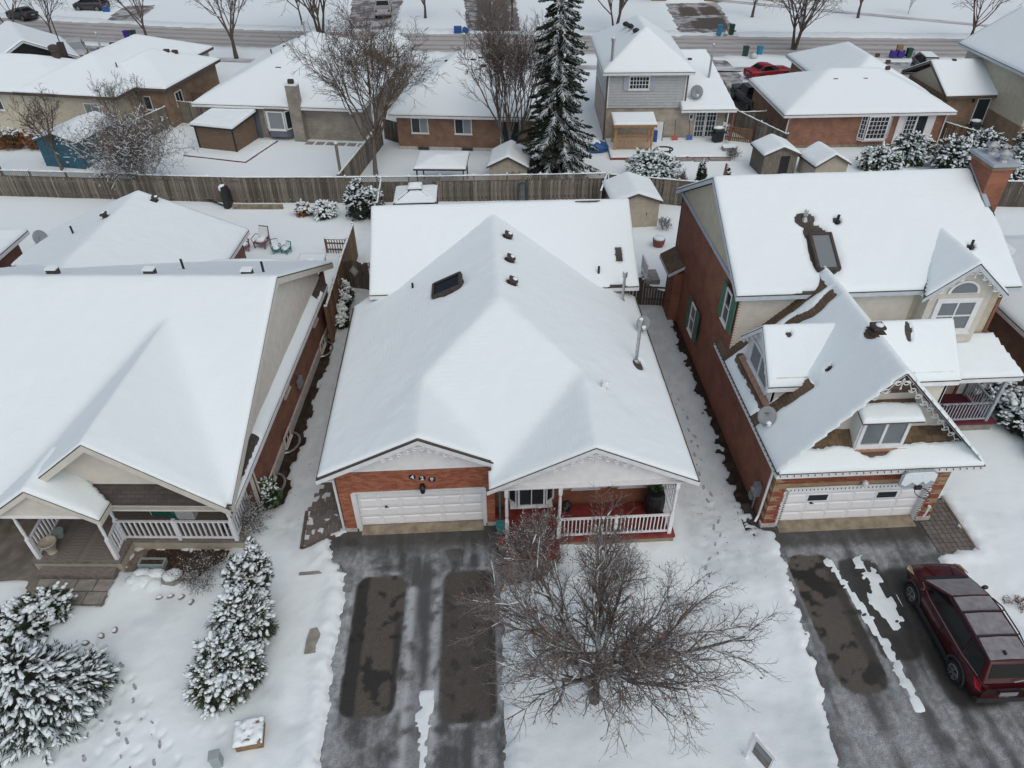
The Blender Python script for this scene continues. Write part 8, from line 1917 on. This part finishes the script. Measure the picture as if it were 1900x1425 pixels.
t = thing('timber_post', 'lone timber post with a snow cap at the garden fence corner', 'post', (-9.75, 49.7, 0)); MB().box(-.09, .09, -.09, .09, 0, 2.6).build('shaft', 'fence_wood', t); MB().blob((0, 0, 2.64), (.14, .14, .1), random.Random(4), .1, 10, 6).build('snow_cap', 'snow_clump', t, smooth=True)
t = thing('timber_post', 'slim red brown post standing in the snow behind the right house', 'post', (16.75, 46.6, 0)); MB().bar((0, 0, 0), (.12, .1, 1.6), .11).build('shaft', 'wood_red', t)
def grill(label, loc, rz, cover, mat='black_metal'):
    t = thing('barbecue', label, 'barbecue', loc, rz, 'garden grills')
    MB().box(-.35, .35, -.28, .28, .12, .78).build('cabinet', mat, t, bevel=.02); MB().lathe((-.38, 0, .88), [(.16, 0), (.26, .05), (.26, .71), (.16, .76)], 12, ax=(1, 0, 0)).build('hood', mat, t); MB().box(-.65, -.36, -.25, .25, .74, .78).build('shelf', mat, t); MB().box(.36, .65, -.25, .25, .74, .78).build('shelf', mat, t)
    for sx in (-.3, .3): MB().lathe((sx, .2, .06), [(.08, 0), (.08, .05)], 10, ax=(1, 0, 0)).build('wheel', 'rubber', t)
    MB().blob((0, .02, 1.14), (.42, .26, .12), random.Random(7), .12, 12, 6).build('snow', 'snow_clump', t, smooth=True)
    return t
grill('black barbecue capped with snow beside the french doors', (18.45, 54.15, .3), R(8), False)
grill('covered dark barbecue with snow on the patio of the tan house', (39.1, 54.9, .05), R(-5), True, 'cover_black')
t = thing('side_table', 'small pale garden table left of the covered barbecue', 'table', (37.7, 55.0, .05)); MB().box(-.45, .45, -.25, .25, .62, .68).build('table_top', 'siding_cream', t)
for sx in (-.4, .4):
    for sy in (-.2, .2): MB().box(sx-.03, sx+.03, sy-.03, sy+.03, 0, .62).build('leg', 'siding_cream', t)
t = thing('pumpkin', 'orange pumpkin beside the patio step of the tan house', 'pumpkin', (40.4, 54.8, .05)); MB().blob((0, 0, .2), (.26, .26, .2), random.Random(3), .05, 14, 8).build('fruit', 'orange', t, smooth=True); MB().tube([(0, 0, .38), (.03, 0, .48)], .03, 6).build('stem', 'leaf_green', t)
t = thing('ring_table', 'dark ring shaped frame on legs at the terrace edge', 'table', (13.75, 51.6, .05)); MB().tube([(.62*math.cos(a), .5*math.sin(a), .8) for a in [2*math.pi*i/24 for i in range(25)]], .06, 6).build('ring', 'dark_plastic', t)
for a in (.6, 2.4, 4.0, 5.4): MB().bar((.6*math.cos(a), .48*math.sin(a), 0), (.6*math.cos(a), .48*math.sin(a), .8), .07).build('leg', 'dark_plastic', t)
t = thing('plant_pot', 'dark tapered pot standing in the snow below the ring frame', 'flower pot', (14.25, 50.3, .05)); MB().lathe((0, 0, 0), [(.2, 0), (.26, .2), (.18, .5), (.06, .75)], 12).build('pot', 'vent_brown', t)
t = thing('tarp_pile', 'heap under a blue tarp and snow left of the pergola', 'pile', (9.0, 53.6, 0)); MB().blob((0, 0, .4), (.85, .7, .5), random.Random(9), .22, 12, 7).build('tarp', 'tarp_blue', t, smooth=True); MB().blob((-.15, .1, .68), (.6, .5, .27), random.Random(11), .25, 10, 6).build('snow', 'snow_clump', t, smooth=True)
t = thing('storage_bench', 'grey block bench with snow at the terrace corner', 'bench', (18.9, 52.4, .05)); MB().box(-.5, .5, -.3, .3, 0, .55).build('body', 'stone', t); MB().box(-.54, .54, -.34, .34, .56, .64).build('snow', 'snow_clump', t, bevel=.03)
t = thing('white_board', 'white board with green edge standing right of the pergola', 'board', (13.9, 54.7, .3), R(-3)); MB().box(-.4, .4, -.04, .04, 0, 1.5).build('panel', 'white_trim', t); MB().box(.36, .42, -.05, .05, 0, 1.5).build('edge', 'plastic_green', t); MB().box(-.3, -.05, -.3, -.05, 0, .9).build('blue_crate', 'plastic_blue', t)
for k, (x, lb) in enumerate(((15.3, 'left red handled snow shovel leaning on the stone wall'), (16.4, 'red snow shovel beside the blue scoop leaning on the stone wall'))):
    t = thing('snow_shovel', lb, 'shovel', (x, 55.1, .35), R(8*k), 'snow shovels'); MB().tube([(0, -.3, .3), (.05, .2, 1.4)], .03, 6).build('handle', 'car_red2', t); MB().prism([(-.25, -.45, 0), (.25, -.45, 0), (.22, -.28, .32), (-.22, -.28, .32)], (0, .03, 0)).build('blade', 'plastic_blue' if k else 'car_red2', t)
t = thing('mast', 'thin antenna mast rising beside the black gabled house', 'mast', (-37.8, 73.0, 0), 0); MB().tube([(0, 0, 0), (0, 0, 9)], .05, 6).build('tube', 'black_metal', t); MB().box(-.25, .25, -.2, .2, 3.0, 4.2).build('box', 'vent_brown', t)
